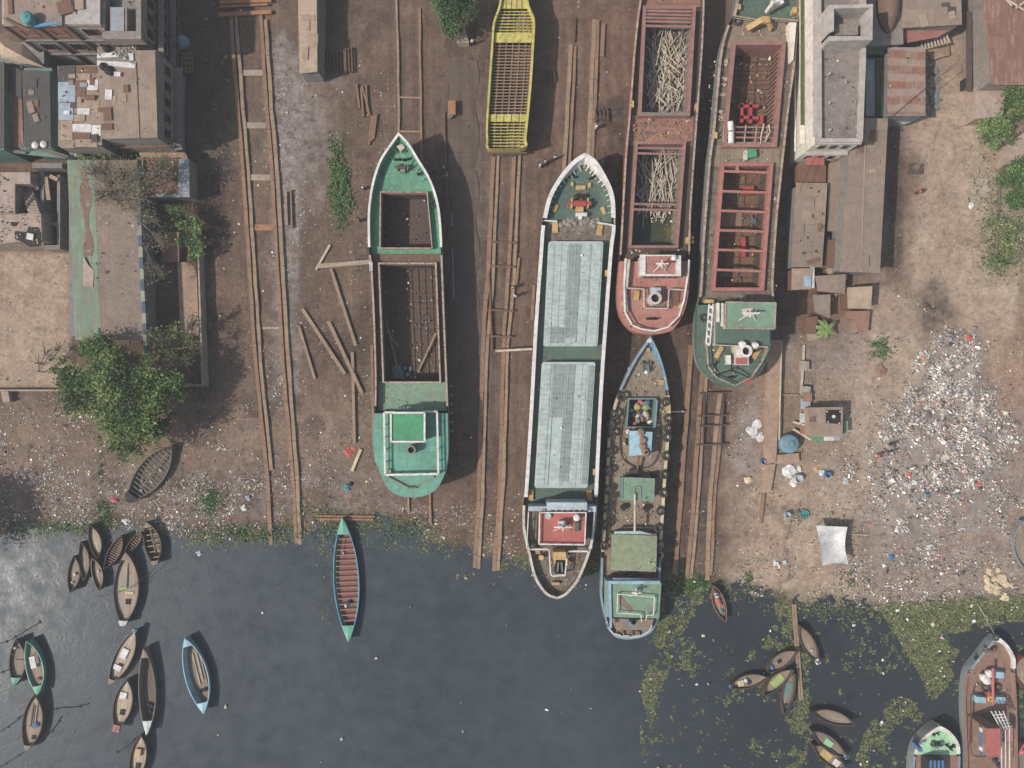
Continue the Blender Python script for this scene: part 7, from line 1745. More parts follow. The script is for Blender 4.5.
    w2 = thing('teal_wall_lean_to', 'narrow grey lean to between the white building and the rust banded roof', 'shed', W(872, 90, 0)); mb = MB(); mb.pbox(867, 58, 884, 116, -.2, 2.6); mb.build('wall', 'tealpaint', w2); slab_roof(w2, rect(866, 60, 874.5, 116), 2.8, .1, 'roof_galv'); mb = MB(); [mb.beam(W(876 + 3 * k, 60, 2.75), W(876 + 2 * k, 116, 2.75), .2, .1) for k in range(3)]; mb.build('rafter', 'rustdark', w2)
    # --- brown roof at top right
    t = thing('brown_roof_house', 'house with a plain tan roof at the top, right of the rounded tank', 'house', W(932, 10, 0))
    mb = MB(); mb.pbox(903, -90, 958, 25, -.2, 4.7); mb.build('wall', 'concgrey', t); slab_roof(t, [(899, -90), (959, -90), (962, 24.5), (902, 28)], 4.9, .14, 'roof_tan')
    mb = MB(); mb.pprism([(903, 29), (957, 26), (938, 37), (906, 43)], 3.2, 3.3); mb.build('pink_awning', 'pinkbeam', t)
    sp = thing('wooden_stair', 'rough wooden stair with pale treads below the tan roofed house', 'stair', W(935, 43, 0))
    mb = MB(); [mb.beam(W(921 + 3.2 * k, 41.5 - .9 * k, .5 + .17 * k), W(923 + 3.2 * k, 51 - 1.1 * k, .5 + .17 * k), .22, .08) for k in range(9)]; mb.build('treads', 'pole', sp); mb = MB(); mb.beam(W(919, 51, .6), W(951, 42, 2.0), .14, .14); mb.beam(W(919, 42, .6), W(949, 33, 2.0), .14, .14); [mb.beam(W(x, y, 0), W(x, y, 1.2), .12, .12) for x, y in ((925, 50), (949, 42), (948, 33))]; mb.build('stringer', 'beam', sp)
    mb = MB(); mb.pprism([(928, 50), (949, 46), (950, 55), (932, 60)], .2, .6); tag(mb.build('timber_platform', 'beam', loc=W(940, 52)), 'small timber platform at the foot of the rough wooden stair', 'platform')
    # --- long brown shed roof and neighbours
    s1 = thing('long_brown_shed', 'long shed with a plain brown grey roof casting a strip of shade on the track', 'shed', W(866, 195, 0))
    mb = MB(); mb.pprism([(849, 122), (886.5, 121), (878.5, 270), (842.5, 269)], -.2, 4.3); mb.build('wall', 'concgrey', s1); slab_roof(s1, [(852, 118), (888, 118.5), (880, 273), (840, 271.5)], 4.5, .14, 'roof_brown')
    mb = MB(); mb.beam(W(866, 119, 4.56), W(861, 272, 4.56), .16, .06); mb.build('ridge_strip', 'sheettan', s1)
    s2 = thing('mottled_shed', 'shed with a mottled two toned brown roof beside the rusty open ship', 'shed', W(811, 225, 0))
    mb = MB(); mb.pprism([(798, 185), (826, 184), (821.5, 266), (794, 266)], -.2, 3.0); mb.build('wall', 'concgrey', s2); slab_roof(s2, [(796.5, 182.5), (827.5, 183), (825, 224), (794, 224)], 3.2, .12, 'roof_tan'); slab_roof(s2, [(794, 224.2), (825, 224.2), (822, 267), (791.5, 267)], 3.16, .12, 'roof_brown')
    mb = MB(); [mb.pprism(rect(x, y, x + random.uniform(1, 3), y + random.uniform(1, 4)), 3.2, 3.26) for x, y in ((810, 187), (818, 190), (803, 200), (812, 214), (800, 240), (807, 236), (815, 250), (803, 252))]; mb.build('roof_weights', 'rustdark', s2)
    def shack(label, pp, z_, roof, wall='sheetrust', name='shack'):
        o = thing(name, label, 'shack', W(*pp[0], 0)); mb = MB(); cx = sum(p[0] for p in pp) / len(pp); cy = sum(p[1] for p in pp) / len(pp)
        mb.prism([W(cx + (x - cx) * .93, cy + (y - cy) * .93, z_) for x, y in pp], -.2, z_ - .1); mb.build('wall', wall, o); slab_roof(o, pp, z_, .1, roof); return o
    shack('small brown lean to below the white building', [(797, 164), (826, 163), (826, 182), (798, 182)], 2.2, 'sheetrust'); shack('narrow rusty strip roof between the mottled shed and the long brown shed', [(829, 163), (846, 160), (842, 232), (827, 231)], 2.3, 'roof_brown')
    shack('rusty shack roof strip below the narrow strip roof', [(826.5, 240), (840, 239), (838, 268), (824, 268)], 2.0, 'sheetrust')
    k = shack('small tan roofed shack with a pale blue sheet and white edge under the mottled shed', [(792, 268.5), (813, 268), (811, 289), (791.5, 290)], 2.4, 'sheettan'); mb = MB(); mb.pprism([(804, 275), (811.5, 276), (811, 287), (804, 286)], 2.42, 2.52); mb.build('blue_sheet', 'sheetblue', k); mb = MB(); mb.pbox(811, 267, 814.5, 288, 1.8, 2.3); mb.build('white_edge', 'whitetrim', k)
    shack('brown sheet roof of a shack between the mottled and the long brown shed', [(815, 276), (846, 274), (845, 294), (818, 291)], 2.2, 'roof_brown'); shack('small grey brown shack roof above the banana plant', [(813, 295), (830.5, 294.5), (830, 318), (815, 312)], 2.2, 'roof_brown')
    shack('pale square shack roof with a dark gap behind it', [(847.5, 287.5), (872.5, 286), (871, 308.5), (848, 308.5)], 2.4, 'roof_pale'); shack('rusty brick shack ruin below the pale square shack roof', [(848, 311), (870, 311), (868, 332), (862, 330), (856, 320), (848, 318)], 1.0, 'brick', 'brick'); shack('low red brown scrap roof beside the banana plant', [(806, 317), (818, 316), (816, 334), (806, 334)], 1.4, 'sheetrust')
    mb = MB(); mb.pprism([(807, 334), (817, 333), (818, 339), (809, 341)], .5, .65); tag(mb.build('stone_slab', 'slab', loc=W(812, 337)), 'pale slab on the ground below the low red brown scrap roof', 'slab')
    mb = MB(); [mb.box(W(random.uniform(828, 846), random.uniform(237, 300), random.uniform(.2, 1.2)), (random.uniform(.3, 1.2), random.uniform(.2, .8), .12), random.uniform(0, 3)) for _ in range(60)]; stuff(mb.build('roof_scrap', 'sheettan'), 'boards and scrap heaped between the shacks', 'scrap')
    # --- big red brown roof at the right edge
    e = thing('red_roof_house', 'grey walled house with a big red brown corrugated roof at the right edge', 'house', W(1000, 45, 0))
    mb = MB(); mb.prism([W(985, -60, 5.2), W(1090, -60, 5.2), W(1090, 82, 5.2), W(991, 82, 5.2)], -.2, 5.1); mb.build('wall', 'concrete', e)
    P = [[W(x0 + (x1 - x0) * f, y, 5.3 + .3 * f) for f in (0, .5, 1)] for y, x0, x1 in ((-60, 977, 1095), (4, 983, 1095), (85, 991.5, 1095))]
    mb = MB(); mb.grid(P); mb.build('roof', 'roof_red', e)
    xw = W(985, 40, 5.2).x; y0, y1 = W(0, 82, 5.2).y, W(0, 0, 5.2).y
    mb = MB(); mb.box((xw - .25, (y0 + y1) / 2, 2.4), (.7, y1 - y0, .16)); mb.build('ledge', 'rustdark', e); mb = MB(); mb.box((xw + .1, y0 + 1.6, .2), (.1, 1.4, 2.0)); mb.build('door', 'glassdark', e)
    mb = MB(); mb.pprism([(971, 18), (979, 15), (980.5, 33), (972, 36)], 1.4, 1.5); tag(mb.build('orange_awning', 'orange', loc=W(975, 26)), 'bright orange sheet awning on the wall of the red roofed house', 'awning')
    an = thing('concrete_annex', 'bare low concrete annex below the red roofed house', 'annex', W(990, 105, 0)); mb = MB(); mb.pprism([(977, 86), (1006, 87), (1003, 116), (975.5, 119)], -.2, 2.6); mb.build('flat_roof', 'concpink', an); mb = MB(); mb.beam(W(978, 50, 1.6), W(976.5, 114, 1.6), .4, .2); mb.build('gutter_channel', 'rustdark', an); mb = MB(); mb.pbox(967, 82, 969.5, 124, -.1, .5); mb.pbox(967, 121, 975, 124.5, -.1, .5); mb.build('kerb', 'slab', an)
    mb = MB(); mb.pprism([(1005, 146), (1030, 128), (1030, 162), (1006, 165)], -.1, 1.6); tag(mb.build('concrete_roof', 'concpink', loc=W(1015, 150)), 'bare pinkish concrete roof at the right edge between two bushes', 'roof')
    polybeam('pole_fence', 'line of thin poles fencing the bushes at the right edge', 'fence', [(1001.5, 155), (998, 200), (996, 250)], .12, .5, 'woodgrey')
    mb = MB(); [mb.beam(W(a_, b_, 6.6), W(c_, d_, 6.6), .16, .1) for a_, b_, c_, d_ in ((1008, 0, 1030, 14), (1016, 8, 1024, 2), (1004, -4, 1012, 6))]; mb.build('roof_pole', 'pole', e)
    # --- kiosk
    k = thing('kiosk', 'small kiosk with a brown roof, black panel and green and white strip', 'kiosk', W(828, 423, 0))
    mb = MB(); mb.pbox(809, 408, 842, 436, -.2, 2.2); mb.build('wall', 'sheettan', k); slab_roof(k, [(808.5, 407.5), (843, 407), (842.5, 436), (810, 437)], 2.4, .1, 'roof_tan')
    mb = MB(); mb.pprism([(826, 410), (841, 410), (840.5, 424), (826, 423)], 2.41, 2.46); mb.build('solar_panel', 'black', k); mb = MB(); mb.cyl(W(833.5, 416.5, 2.47), .22, .1, 10); [mb.cyl(W(x, y, 2.46), .1, .06, 6) for x, y in ((827, 411.5), (840, 411.5), (839, 423), (828, 422))]; mb.build('panel_fitting', 'sheetwhite', k)
    mb = MB(); mb.pprism([(811, 436.8), (823.5, 436.8), (824, 440.8), (812, 440.6)], 2.0, 2.1); mb.build('green_strip', 'wheelgreen', k); mb = MB(); mb.pprism([(823.8, 436.8), (833, 436.5), (834, 440.5), (824.2, 440.8)], 2.0, 2.1); mb.build('white_strip', 'sheetwhite', k); mb = MB(); mb.pprism([(833.2, 436.5), (840, 436), (840, 440), (834.2, 440.5)], 2.0, 2.1); mb.build('blue_strip', 'sheetblue', k)
    mb = MB(); mb.pprism([(843.5, 421), (848, 421), (848, 433.5), (844, 433.5)], 1.0, 1.3); mb.build('side_bench', 'fadegreen', k); mb = MB(); mb.pprism([(810, 417), (816, 416), (816, 422), (810, 422)], 2.41, 2.45); mb.build('rusty_patch', 'sheetrust', k)
    # --- slip wall, pit and blue tank
    w_ = thing('slip_wall', 'long tan concrete slip wall running down past the kiosk', 'wall', G(774, 420))
    mb = MB(); mb.prism([W(768, 340, .7), W(782.5, 340, .7), (W(776, 463, .7)), W(765, 464, .7)], -.3, .7); mb.build('upper_wall', 'earth', w_); mb = MB(); mb.prism([W(764.5, 464.5, .5), W(775.5, 464, .5), W(771, 492, .5), W(762, 493, .5)], -.4, .5); mb.build('lower_wall', 'earth', w_); mb = MB(); mb.prism([W(762, 493.5, .3), W(765.5, 493, .3), W(762, 524, .3), W(760, 524, .3)], -.6, .3); mb.build('end_wall', 'beamrust', w_); mb = MB(); mb.beam(W(781.5, 342, .78), W(779, 440, .78), .16, .16); mb.build('edge_kerb', 'pole', w_)
    mb = MB(); mb.pprism([(776, 455), (799, 453), (799.5, 462), (775, 464)], -.2, .55); tag(mb.build('earth_ledge', 'earth', loc=W(788, 458)), 'brown earth ledge below the blue grey tank', 'ledge')
    polybeam('pit_kerb', 'thin timber kerb closing the earth pit above the blue grey tank', 'kerb', [(781, 395), (799, 395), (801, 400), (800.5, 440)], .18, .3, 'beam'); polybeam('pit_kerb', 'thin upright pale post line running down beside the shacks', 'kerb', [(804, 345), (801, 394)], .16, .4, 'pole')
    tk = thing('water_tank', 'big round blue grey plastic tank beside the slip wall', 'water tank', G(791, 444)); c = W(790.5, 444, 1.5)
    mb = MB(); mb.lathe((c.x, c.y, 0), [(1.2, 0), (1.3, .2), (1.3, 1.2), (1.1, 1.5), (.4, 1.65), (.36, 1.75)], 26); mb.build('body', 'tankblue', tk, smooth=False); mb = MB(); mb.cyl((c.x, c.y, 1.75), .38, .08, 14); mb.build('lid', 'tankblue', tk)
    for i, (a_, c_) in enumerate((((793, 422), (808, 426)), ((793, 429), (811, 440)))):
        mb = MB(); mb.beam(G(*a_, .5), G(*c_, .9), .26, .1); tag(mb.build('plank', 'pole', loc=G(*a_)), ['upper', 'lower'][i] + ' plank leaning from the earth pit to the kiosk', 'plank')
    for i, (x, y, m) in enumerate(((804.5, 391, 'checkwhite'), (804.5, 404, 'sheetblue'), (803.5, 418, 'bridge'), (803, 366, 'slab'), (806, 397, 'brick'), (804, 429, 'brick'))):
        mb = MB(); mb.box(G(x, y, -.05), (.95, 1.2, .8), random.uniform(-.05, .05)); mb.box(G(x, y, .75), (1.05, 1.3, .06)); tag(mb.build('crate', m, loc=G(x, y)), ['dusty pale crate third from the top in the row left of the kiosk', 'blue grey crate at the height of the kiosk roof top', 'pale grey crate right against the left side of the kiosk', 'tan crate at the top of the row above the kiosk', 'brick coloured crate just above the blue grey crate', 'brick coloured crate at the lower end of the row by the kiosk'][i], 'crate', 'crates in a row beside the kiosk')
    # --- white canopy
    cn = thing('canopy', 'white plastic sheet canopy sagging on poles on the waste ground', 'canopy', G(832, 545)); rows = []
    for j in range(9):
        v = j / 8; r_ = []
        for i in range(9):
            u_ = i / 8
            x = lerp(lerp(816, 847.5, u_), lerp(822.5, 848.5, u_), v); y = lerp(lerp(525.5, 527, u_), lerp(566, 564.5, u_), v)
            x += 3.0 * math.sin(PI * v) * (-1 if u_ > .5 else .3) * abs(2 * u_ - 1); y -= 2.5 * math.sin(PI * u_) * v
            r_.append(W(x, y, 1.9 - .45 * math.sin(PI * u_) * math.sin(PI * v) + .08 * math.sin(7 * u_ + 3 * v)))
        rows.append(r_)
    mb = MB(); mb.grid(rows); mb.build('sheet', 'cloth', cn, smooth=True)
    mb = MB(); [mb.tube([G(x, y, -.1), W(x, y, 1.9)], .05, 6) for x, y in ((816.5, 526), (847, 527.5), (823, 565.5), (848, 564))]; mb.build('poles', 'pole', cn)
    polybeam('pole', 'long pole lying from the canopy towards the heap', 'pole', [(848, 534), (868, 535)], .12, .2, 'pole')
    # scrap area
    for x, y, m, n_, lab, r_ in ((762, 461, 'bluecloth', 'barrel', 'small bright blue barrel left of the slip wall', .36), (804, 514, 'tankteal', 'basin', 'round teal basin among the litter above the canopy', .62), (786, 514, 'sheetblue', 'bucket', 'pale blue bucket in the litter left of the teal basin', .4), (797, 478, 'bridge', 'barrel', 'pale grey barrel beside the white bags', .55), (826, 474, 'bluecloth', 'barrel', 'dark blue barrel end at the scrap pile below the kiosk', .4)):
        mb = MB(); p = G(x, y); hh = .3 if n_ == 'basin' else .8; mb.lathe(p, [(r_ * .85, 0), (r_, hh * .3), (r_, hh), (r_ * .88, hh), (r_ * .8, hh * .55)], 16); tag(mb.build(n_, m, loc=p), lab, n_)
    def bag(x, y, r_, m, lab, nm='bag', h=.5):
        r_ *= .85; mb = MB(); p = G(x, y, -.05); n = 9; h *= .7; pr = [(r_ * .9, 0), (r_, h * .3), (r_ * .75, h * .8), (r_ * .3, h), (.05, h * .8)]
        mb.lathe(p, pr, n)
        for i, v in enumerate(mb.v): mb.v[i] = (v[0] + random.uniform(-.4, .4) * r_, v[1] + random.uniform(-.4, .4) * r_, v[2] + random.uniform(-.1, .12) * r_)
        tag(mb.build(nm, m, loc=p), lab, nm)
    bag(788, 470, 1.0, 'whitecloth', 'large white bag beside the grey barrel below the blue grey tank'); bag(799, 469, .45, 'whitecloth', 'small white bag right of the large white bag'); bag(793, 482, .7, 'sheetwhite', 'crumpled white bag at the lower end of the bag pile')
    bag(748, 479, .65, 'sack', 'tan sack left of the slip wall end'); bag(349, 452, .75, 'redcloth', 'bright red cloth heap left of the green ship stern', 'cloth', .3); bag(353, 449, .5, 'orange', 'orange cloth touching the red cloth heap', 'cloth', .25)
    bag(347, 487.5, .55, 'tankteal', 'teal blue bag above the slender boat'); bag(351, 484, .35, 'navycloth', 'dark blue bag touching the teal blue bag'); bag(114.5, 499, .55, 'pinkcloth', 'bright pink bag beside the stern of the hauled up boat'); bag(126.5, 520.5, .55, 'whitecloth', 'white bag on the bank above the big decked boat', 'bag', .35)
    bag(248.5, 497.5, .45, 'sheetblue', 'pale blue bag near the lower left slip beams'); bag(244.5, 508, .5, 'cloth', 'white plastic bag below the pale blue bag'); bag(752, 432, .9, 'cloth', 'large white plastic scrap beside the slip wall', 'plastic_sheet', .25); bag(757, 424, .8, 'sheetwhite', 'pale plastic scrap upper of two beside the slip wall', 'plastic_sheet', .25); bag(760, 438, .7, 'cloth', 'white strip of plastic touching the slip wall', 'plastic_sheet', .2)
    bag(822, 472, .5, 'bridge', 'pale bag in the scrap pile below the kiosk'); bag(830, 475.5, .4, 'sack', 'round tan bundle at the right of the scrap pile below the kiosk', 'bundle'); bag(845, 481, .55, 'bridge', 'grey white bag right of the scrap pile below the kiosk'); bag(817, 469, .45, 'ochre', 'ochre bundle in the scrap pile below the kiosk', 'bundle', .3); bag(776, 563, .45, 'whitecloth', 'white bag near the foot of the canopy, left of the pale one'); bag(785, 562, .4, 'bridge', 'pale grey bag left of the canopy foot')
    bag(880, 370, 1.0, 'brick', 'reddish brick heap above the track by the rubbish heap', 'brick_heap', .4); bag(200.5, 552, .5, 'whitecloth', 'white plastic bag afloat right of the bank cluster', 'bag', .9); bag(971, 206, .5, 'cloth', 'lone white bag on the sandy track'); bag(914, 482, .6, 'cloth', 'white bag at the left edge of the rubbish heap, upper'); bag(907, 485, .5, 'sheetwhite', 'white bag at the left edge of the rubbish heap, lower'); bag(909, 474, .5, 'redcloth', 'red bag at the left edge of the rubbish heap', 'bag', .35); bag(926, 494, .45, 'bluecloth', 'blue bag inside the rubbish heap'); bag(891, 557, .45, 'bluecloth', 'blue bag below the rubbish heap'); bag(969, 338, .45, 'redcloth', 'red bag on top of the rubbish heap'); bag(978, 484, .45, 'orange', 'orange bag at the right part of the rubbish heap')
    for i, (x, y, r_) in enumerate(((989, 571, .75), (994, 578, .5), (987, 580, .5), (990, 587, .8), (996, 587, .6), (1001, 579, .9), (1006, 584, .6), (996, 592, .55), (1004, 597, .7), (997, 570, .4), (1010, 584, .35), (985, 576, .4))):
        bag(x, y, r_, 'sack', 'pale tan sack in the heap of sacks near the moored ships', 'sack', .5); COL.objects[-1]['group'] = 'heap of tan sacks on the bank'
    mb = MB(); mb.pprism([(908, 163), (924, 163), (924, 174), (908, 174)], -.1, .03); tag(mb.build('drain_grate', 'rustdark', loc=W(916, 168)), 'dark square drain cover on the sandy track', 'drain')
    mb = MB(); [mb.box(G(random.gauss(980, 7), random.gauss(185, 13), 0), (random.uniform(.3, 1.0), random.uniform(.2, .6), random.uniform(.15, .5)), random.uniform(0, 3)) for _ in range(46)]; stuff(mb.build('rubble', 'slab'), 'pale rubble beside the pole fence at the right', 'rubble')
    mb = MB(); [mb.box(G(random.gauss(931, 3), random.gauss(88, 16), 0), (random.uniform(.3, .9), random.uniform(.2, .6), random.uniform(.1, .5)), random.uniform(0, 3)) for _ in range(50)]; stuff(mb.build('scrap_metal', 'steel'), 'grey scrap along the right side of the rust banded roof', 'scrap')
    mb = MB(); mb.box(W(933, 97, 0), (1.0, 1.4, .3), .3); tag(mb.build('teal_crate', 'tankteal', loc=W(933, 97)), 'small teal crate in the scrap beside the rust banded roof', 'crate')
right_block()
# block beside the paved strip
mb = MB(); mb.pprism([(459, 25), (464.5, 25), (469, 43), (457, 43)], -.1, 1.0); tag(mb.build('concrete_post', 'slab', loc=W(463, 35)), 'pale tapered concrete block beside the top bush', 'block')
mb = MB(); mb.pbox(448.5, 101, 455, 114, -.1, .9); mb.pbox(448, 100.5, 455.5, 114.5, .9, 1.0); tag(mb.build('wooden_crate', 'beamorange', loc=W(452, 108)), 'brown wooden crate on the edge of the paved strip', 'crate')
mb = MB(); mb.cyl(W(450.5, 117, 0), .4, .7, 14); tag(mb.build('drum', 'woodgrey', loc=W(450.5, 117)), 'small grey drum below the brown wooden crate', 'drum')
for i, y in enumerate(range(386, 440, 9)):
    mb = MB(); p = G(451.5 + i * .1, y, 0); mb.cyl(p, .2, .5, 10); tag(mb.build('bollard', 'slab', loc=p), 'pale bollard in the line along the shaded right side of the green ship', 'bollard', 'bollards right of the green ship')

# ================================================================ trees
def tree(name, label, px, py, h, crowns, trunk_r, leafcols, per=900, size=(.18, .42), group=None, bare=0, loc_z=None, cat='tree', density=1.0):
    """crowns: list of (px, py, z, r) lumps; limbs run from trunk to every lump"""
    b = G(px, py); root = thing(name, label, cat, b, group)
    mb = MB(); top = Vector((b.x, b.y, b.z + h * .45))
    mb.tube([b, b + Vector((.1, .05, h * .25)), top], trunk_r, 8, r2=trunk_r * .7)
    P, SZ, CC = [], [], []
    base = np.array([C(*c)[:3] for c in leafcols])
    for cx, cy, z, r in crowns:
        c = W(cx, cy, z); m_ = top.lerp(c, .5) + Vector((random.uniform(-.3, .3), random.uniform(-.3, .3), .2))
        mb.tube([top - Vector((0, 0, .3)), m_, c], trunk_r * .5, 6, r2=.04)
        for _ in range(4 + bare):
            d = Vector((random.gauss(0, 1), random.gauss(0, 1), random.gauss(0, .5))).normalized() * r * random.uniform(.7, 1.15)
            mb.tube([m_.lerp(c, .6), c + d * .5 + Vector((0, 0, .1)), c + d], .06, 5, r2=.015)
        n = int(per * r * r * density)
        if n <= 0: continue
        # clumps in the lump
        k = max(4, int(9 * r)); cl = RNG.normal(0, .52, (k, 3)) * r * np.array([1, 1, .55]) + np.array(c)
        tone = RNG.uniform(.55, 1.3, k); ci = RNG.integers(0, len(base), k)
        i = RNG.integers(0, k, n)
        P.append(cl[i] + RNG.normal(0, .30, (n, 3)) * r * np.array([1, 1, .7])); SZ.append(RNG.uniform(size[0], size[1], n))
        CC.append(base[ci[i]] * tone[i][:, None] * RNG.uniform(.75, 1.25, (n, 1)))
    mb.build('trunk', 'bark', root)
    if P:
        o = scatter_mesh('crown', np.concatenate(P) - np.array(b), np.concatenate(SZ), np.clip(np.concatenate(CC), .003, .5), 'leaf', .8, aspect=.7)
        o.parent = root
    return root
GR = ((76, 102, 40), (94, 116, 48), (54, 78, 32), (104, 118, 58), (64, 86, 38))
DRY = ((120, 116, 76), (98, 104, 62), (134, 116, 90), (86, 104, 56))
tree('broadleaf_tree', 'big green broadleaf tree with an uneven crown over the lower end of the mossy shed', 128, 388, 7.0,
     [(74, 380, 5.5, 1.7), (66, 370, 5.0, 1.0), (82, 392, 5.6, 1.9), (76, 405, 4.8, 1.3), (100, 352, 5.8, 1.9), (90, 345, 5.2, 1.0), (112, 372, 6.6, 2.1), (118, 398, 7.0, 2.2), (112, 420, 6.0, 1.8), (128, 438, 5.4, 1.9), (122, 448, 4.8, 1.2), (142, 420, 6.2, 2.0), (152, 402, 6.4, 1.9), (146, 376, 6.4, 1.6), (166, 388, 5.8, 1.7), (178, 390, 5.0, 1.2), (156, 428, 4.6, 1.1)], .38, GR, 620, (.16, .42))
tree('sparse_tree', 'sparse light green tree over the lower end of the walled yard', 176, 350, 5.0, [(164, 340, 4.6, 1.4), (178, 330, 4.4, 1.2), (192, 345, 4.4, 1.2), (186, 362, 4.8, 1.2), (170, 358, 5.0, 1.2), (194, 320, 4.0, 1.2), (150, 335, 4.4, 1.0)], .2, GR, 95, (.12, .3), bare=12)
tree('bare_tree', 'mostly bare brownish tree spreading over the upper end of the mossy shed', 132, 205, 6.5, [(110, 180, 6.0, 2.0), (126, 172, 6.4, 2.1), (146, 178, 6.4, 2.0), (120, 200, 5.6, 1.6), (140, 198, 6.0, 1.6), (100, 196, 5.2, 1.4), (150, 220, 5.2, 1.4), (160, 240, 4.6, 1.4), (90, 170, 5.4, 1.6), (155, 270, 4.2, 1.5), (165, 162, 5.4, 1.6)], .24, ((112, 98, 82), (96, 96, 60), (124, 108, 90), (82, 96, 52)), 130, (.1, .24), bare=24)
tree('bush', 'bright green bush in the walled yard beside the street', 190, 238, 2.6, [(186, 222, 2.4, 1.0), (192, 236, 2.6, 1.2), (194, 250, 2.2, .9), (176, 214, 2.8, 1.0), (182, 240, 2.0, .9)], .1, ((84, 110, 52), (100, 122, 60), (72, 94, 46)), 420, (.16, .38), cat='bush')
tree('bush', 'green bush behind the patchwork house at the head of the mossy shed', 96, 156, 3.4, [(92, 154, 3.4, 1.1), (104, 153, 3.2, 1.0), (116, 154, 3.0, .9), (82, 158, 3.2, .8)], .1, GR, 320, (.14, .32), cat='bush')
tree('bare_sapling', 'leafless sapling on the sandy lot left of the big tree', 44, 372, 3.0, [(40, 362, 2.4, 1.3), (54, 358, 2.6, 1.4), (60, 346, 2.4, 1.2), (48, 350, 2.2, 1.2)], .08, DRY, 6, (.1, .2), bare=7, cat='tree')
tree('broadleaf_tree', 'dark green bush tree at the top edge between the green ship and the yellow hull', 455, 8, 4.4, [(446, 2, 4.2, 1.5), (458, -4, 4.4, 1.6), (456, 14, 4.0, 1.5), (448, 22, 3.4, 1.0), (464, 6, 3.6, 1.1), (440, -8, 4.0, 1.3), (453, 33, 2.4, .8)], .2, ((58, 84, 40), (72, 100, 50), (48, 72, 34)), 560, (.16, .36))
tree('bush', 'round green bush below the concrete annex', 996, 132, 3.0, [(990, 132, 2.6, 1.4), (1002, 128, 2.8, 1.4), (996, 140, 2.4, 1.2), (984, 124, 2.2, .9)], .1, ((92, 116, 58), (108, 130, 70), (78, 100, 50)), 520, (.16, .36), cat='bush')
tree('bush', 'green bush at the right edge under the red brown roof', 1018, 96, 3.4, [(1012, 92, 3.4, 1.3), (1022, 100, 3.2, 1.4), (1026, 88, 3.4, 1.3), (1020, 112, 2.8, 1.1)], .1, GR, 480, (.16, .36), cat='bush')
tree('bush', 'dense dark green bush at the right edge behind the pole fence', 1018, 188, 4.0, [(1016, 176, 4.0, 1.5), (1024, 190, 4.2, 1.6), (1014, 200, 3.4, 1.2), (1022, 166, 3.4, 1.3)], .14, ((72, 104, 48), (60, 92, 42), (88, 116, 56)), 560, (.16, .38), cat='bush')
tree('bush', 'loose yellow green bush at the right edge along the pole fence', 1004, 235, 2.4, [(1000, 222, 2.0, 1.2), (1008, 236, 2.2, 1.3), (1002, 250, 2.0, 1.2), (992, 262, 1.8, 1.1), (1016, 252, 2.0, 1.1), (1018, 226, 2.0, 1.0)], .08, ((112, 124, 68), (96, 116, 58), (128, 132, 84)), 230, (.14, .32), cat='bush', bare=2)
tree('shade_tree', 'tree just outside the left edge whose shade falls on the bank', -72, 533, 7.5, [(-78, 530, 6.5, 3.0), (-98, 520, 6.5, 2.6), (-84, 548, 6.2, 2.4), (-92, 535, 7.4, 2.8)], .3, GR, 420, (.2, .5))
def banana():
    b = G(820, 330); r = thing('banana_plant', 'banana like plant with long green leaves among the shacks', 'plant', b)
    mb = MB(); mb.tube([b, b + Vector((0, 0, 1.6))], .14, 8, r2=.09); mb.build('trunk', 'moss', r)
    P, N = [], 9
    mb = MB()
    for k in range(N):
        a = 2 * PI * k / N + random.uniform(-.2, .2); l = random.uniform(1.3, 2.0); d = Vector((math.cos(a), math.sin(a), 0)); s = Vector((-d.y, d.x, 0)); rows = []
        for i in range(6):
            f = i / 5; c = b + Vector((0, 0, 1.5)) + d * l * f + Vector((0, 0, .7 * f - 1.1 * f * f)); w_ = .28 * math.sin(PI * min(1, f * .92 + .08)); rows.append([c - s * w_, c + Vector((0, 0, -.05)), c + s * w_])
        mb.grid(rows)
    mb.build('leaf_fan', 'bananaleaf', r)
M['bananaleaf'] = paint('banana leaf', C(112, 138, 62), C(140, 140, 80), .4, 1.5, .5)
banana()

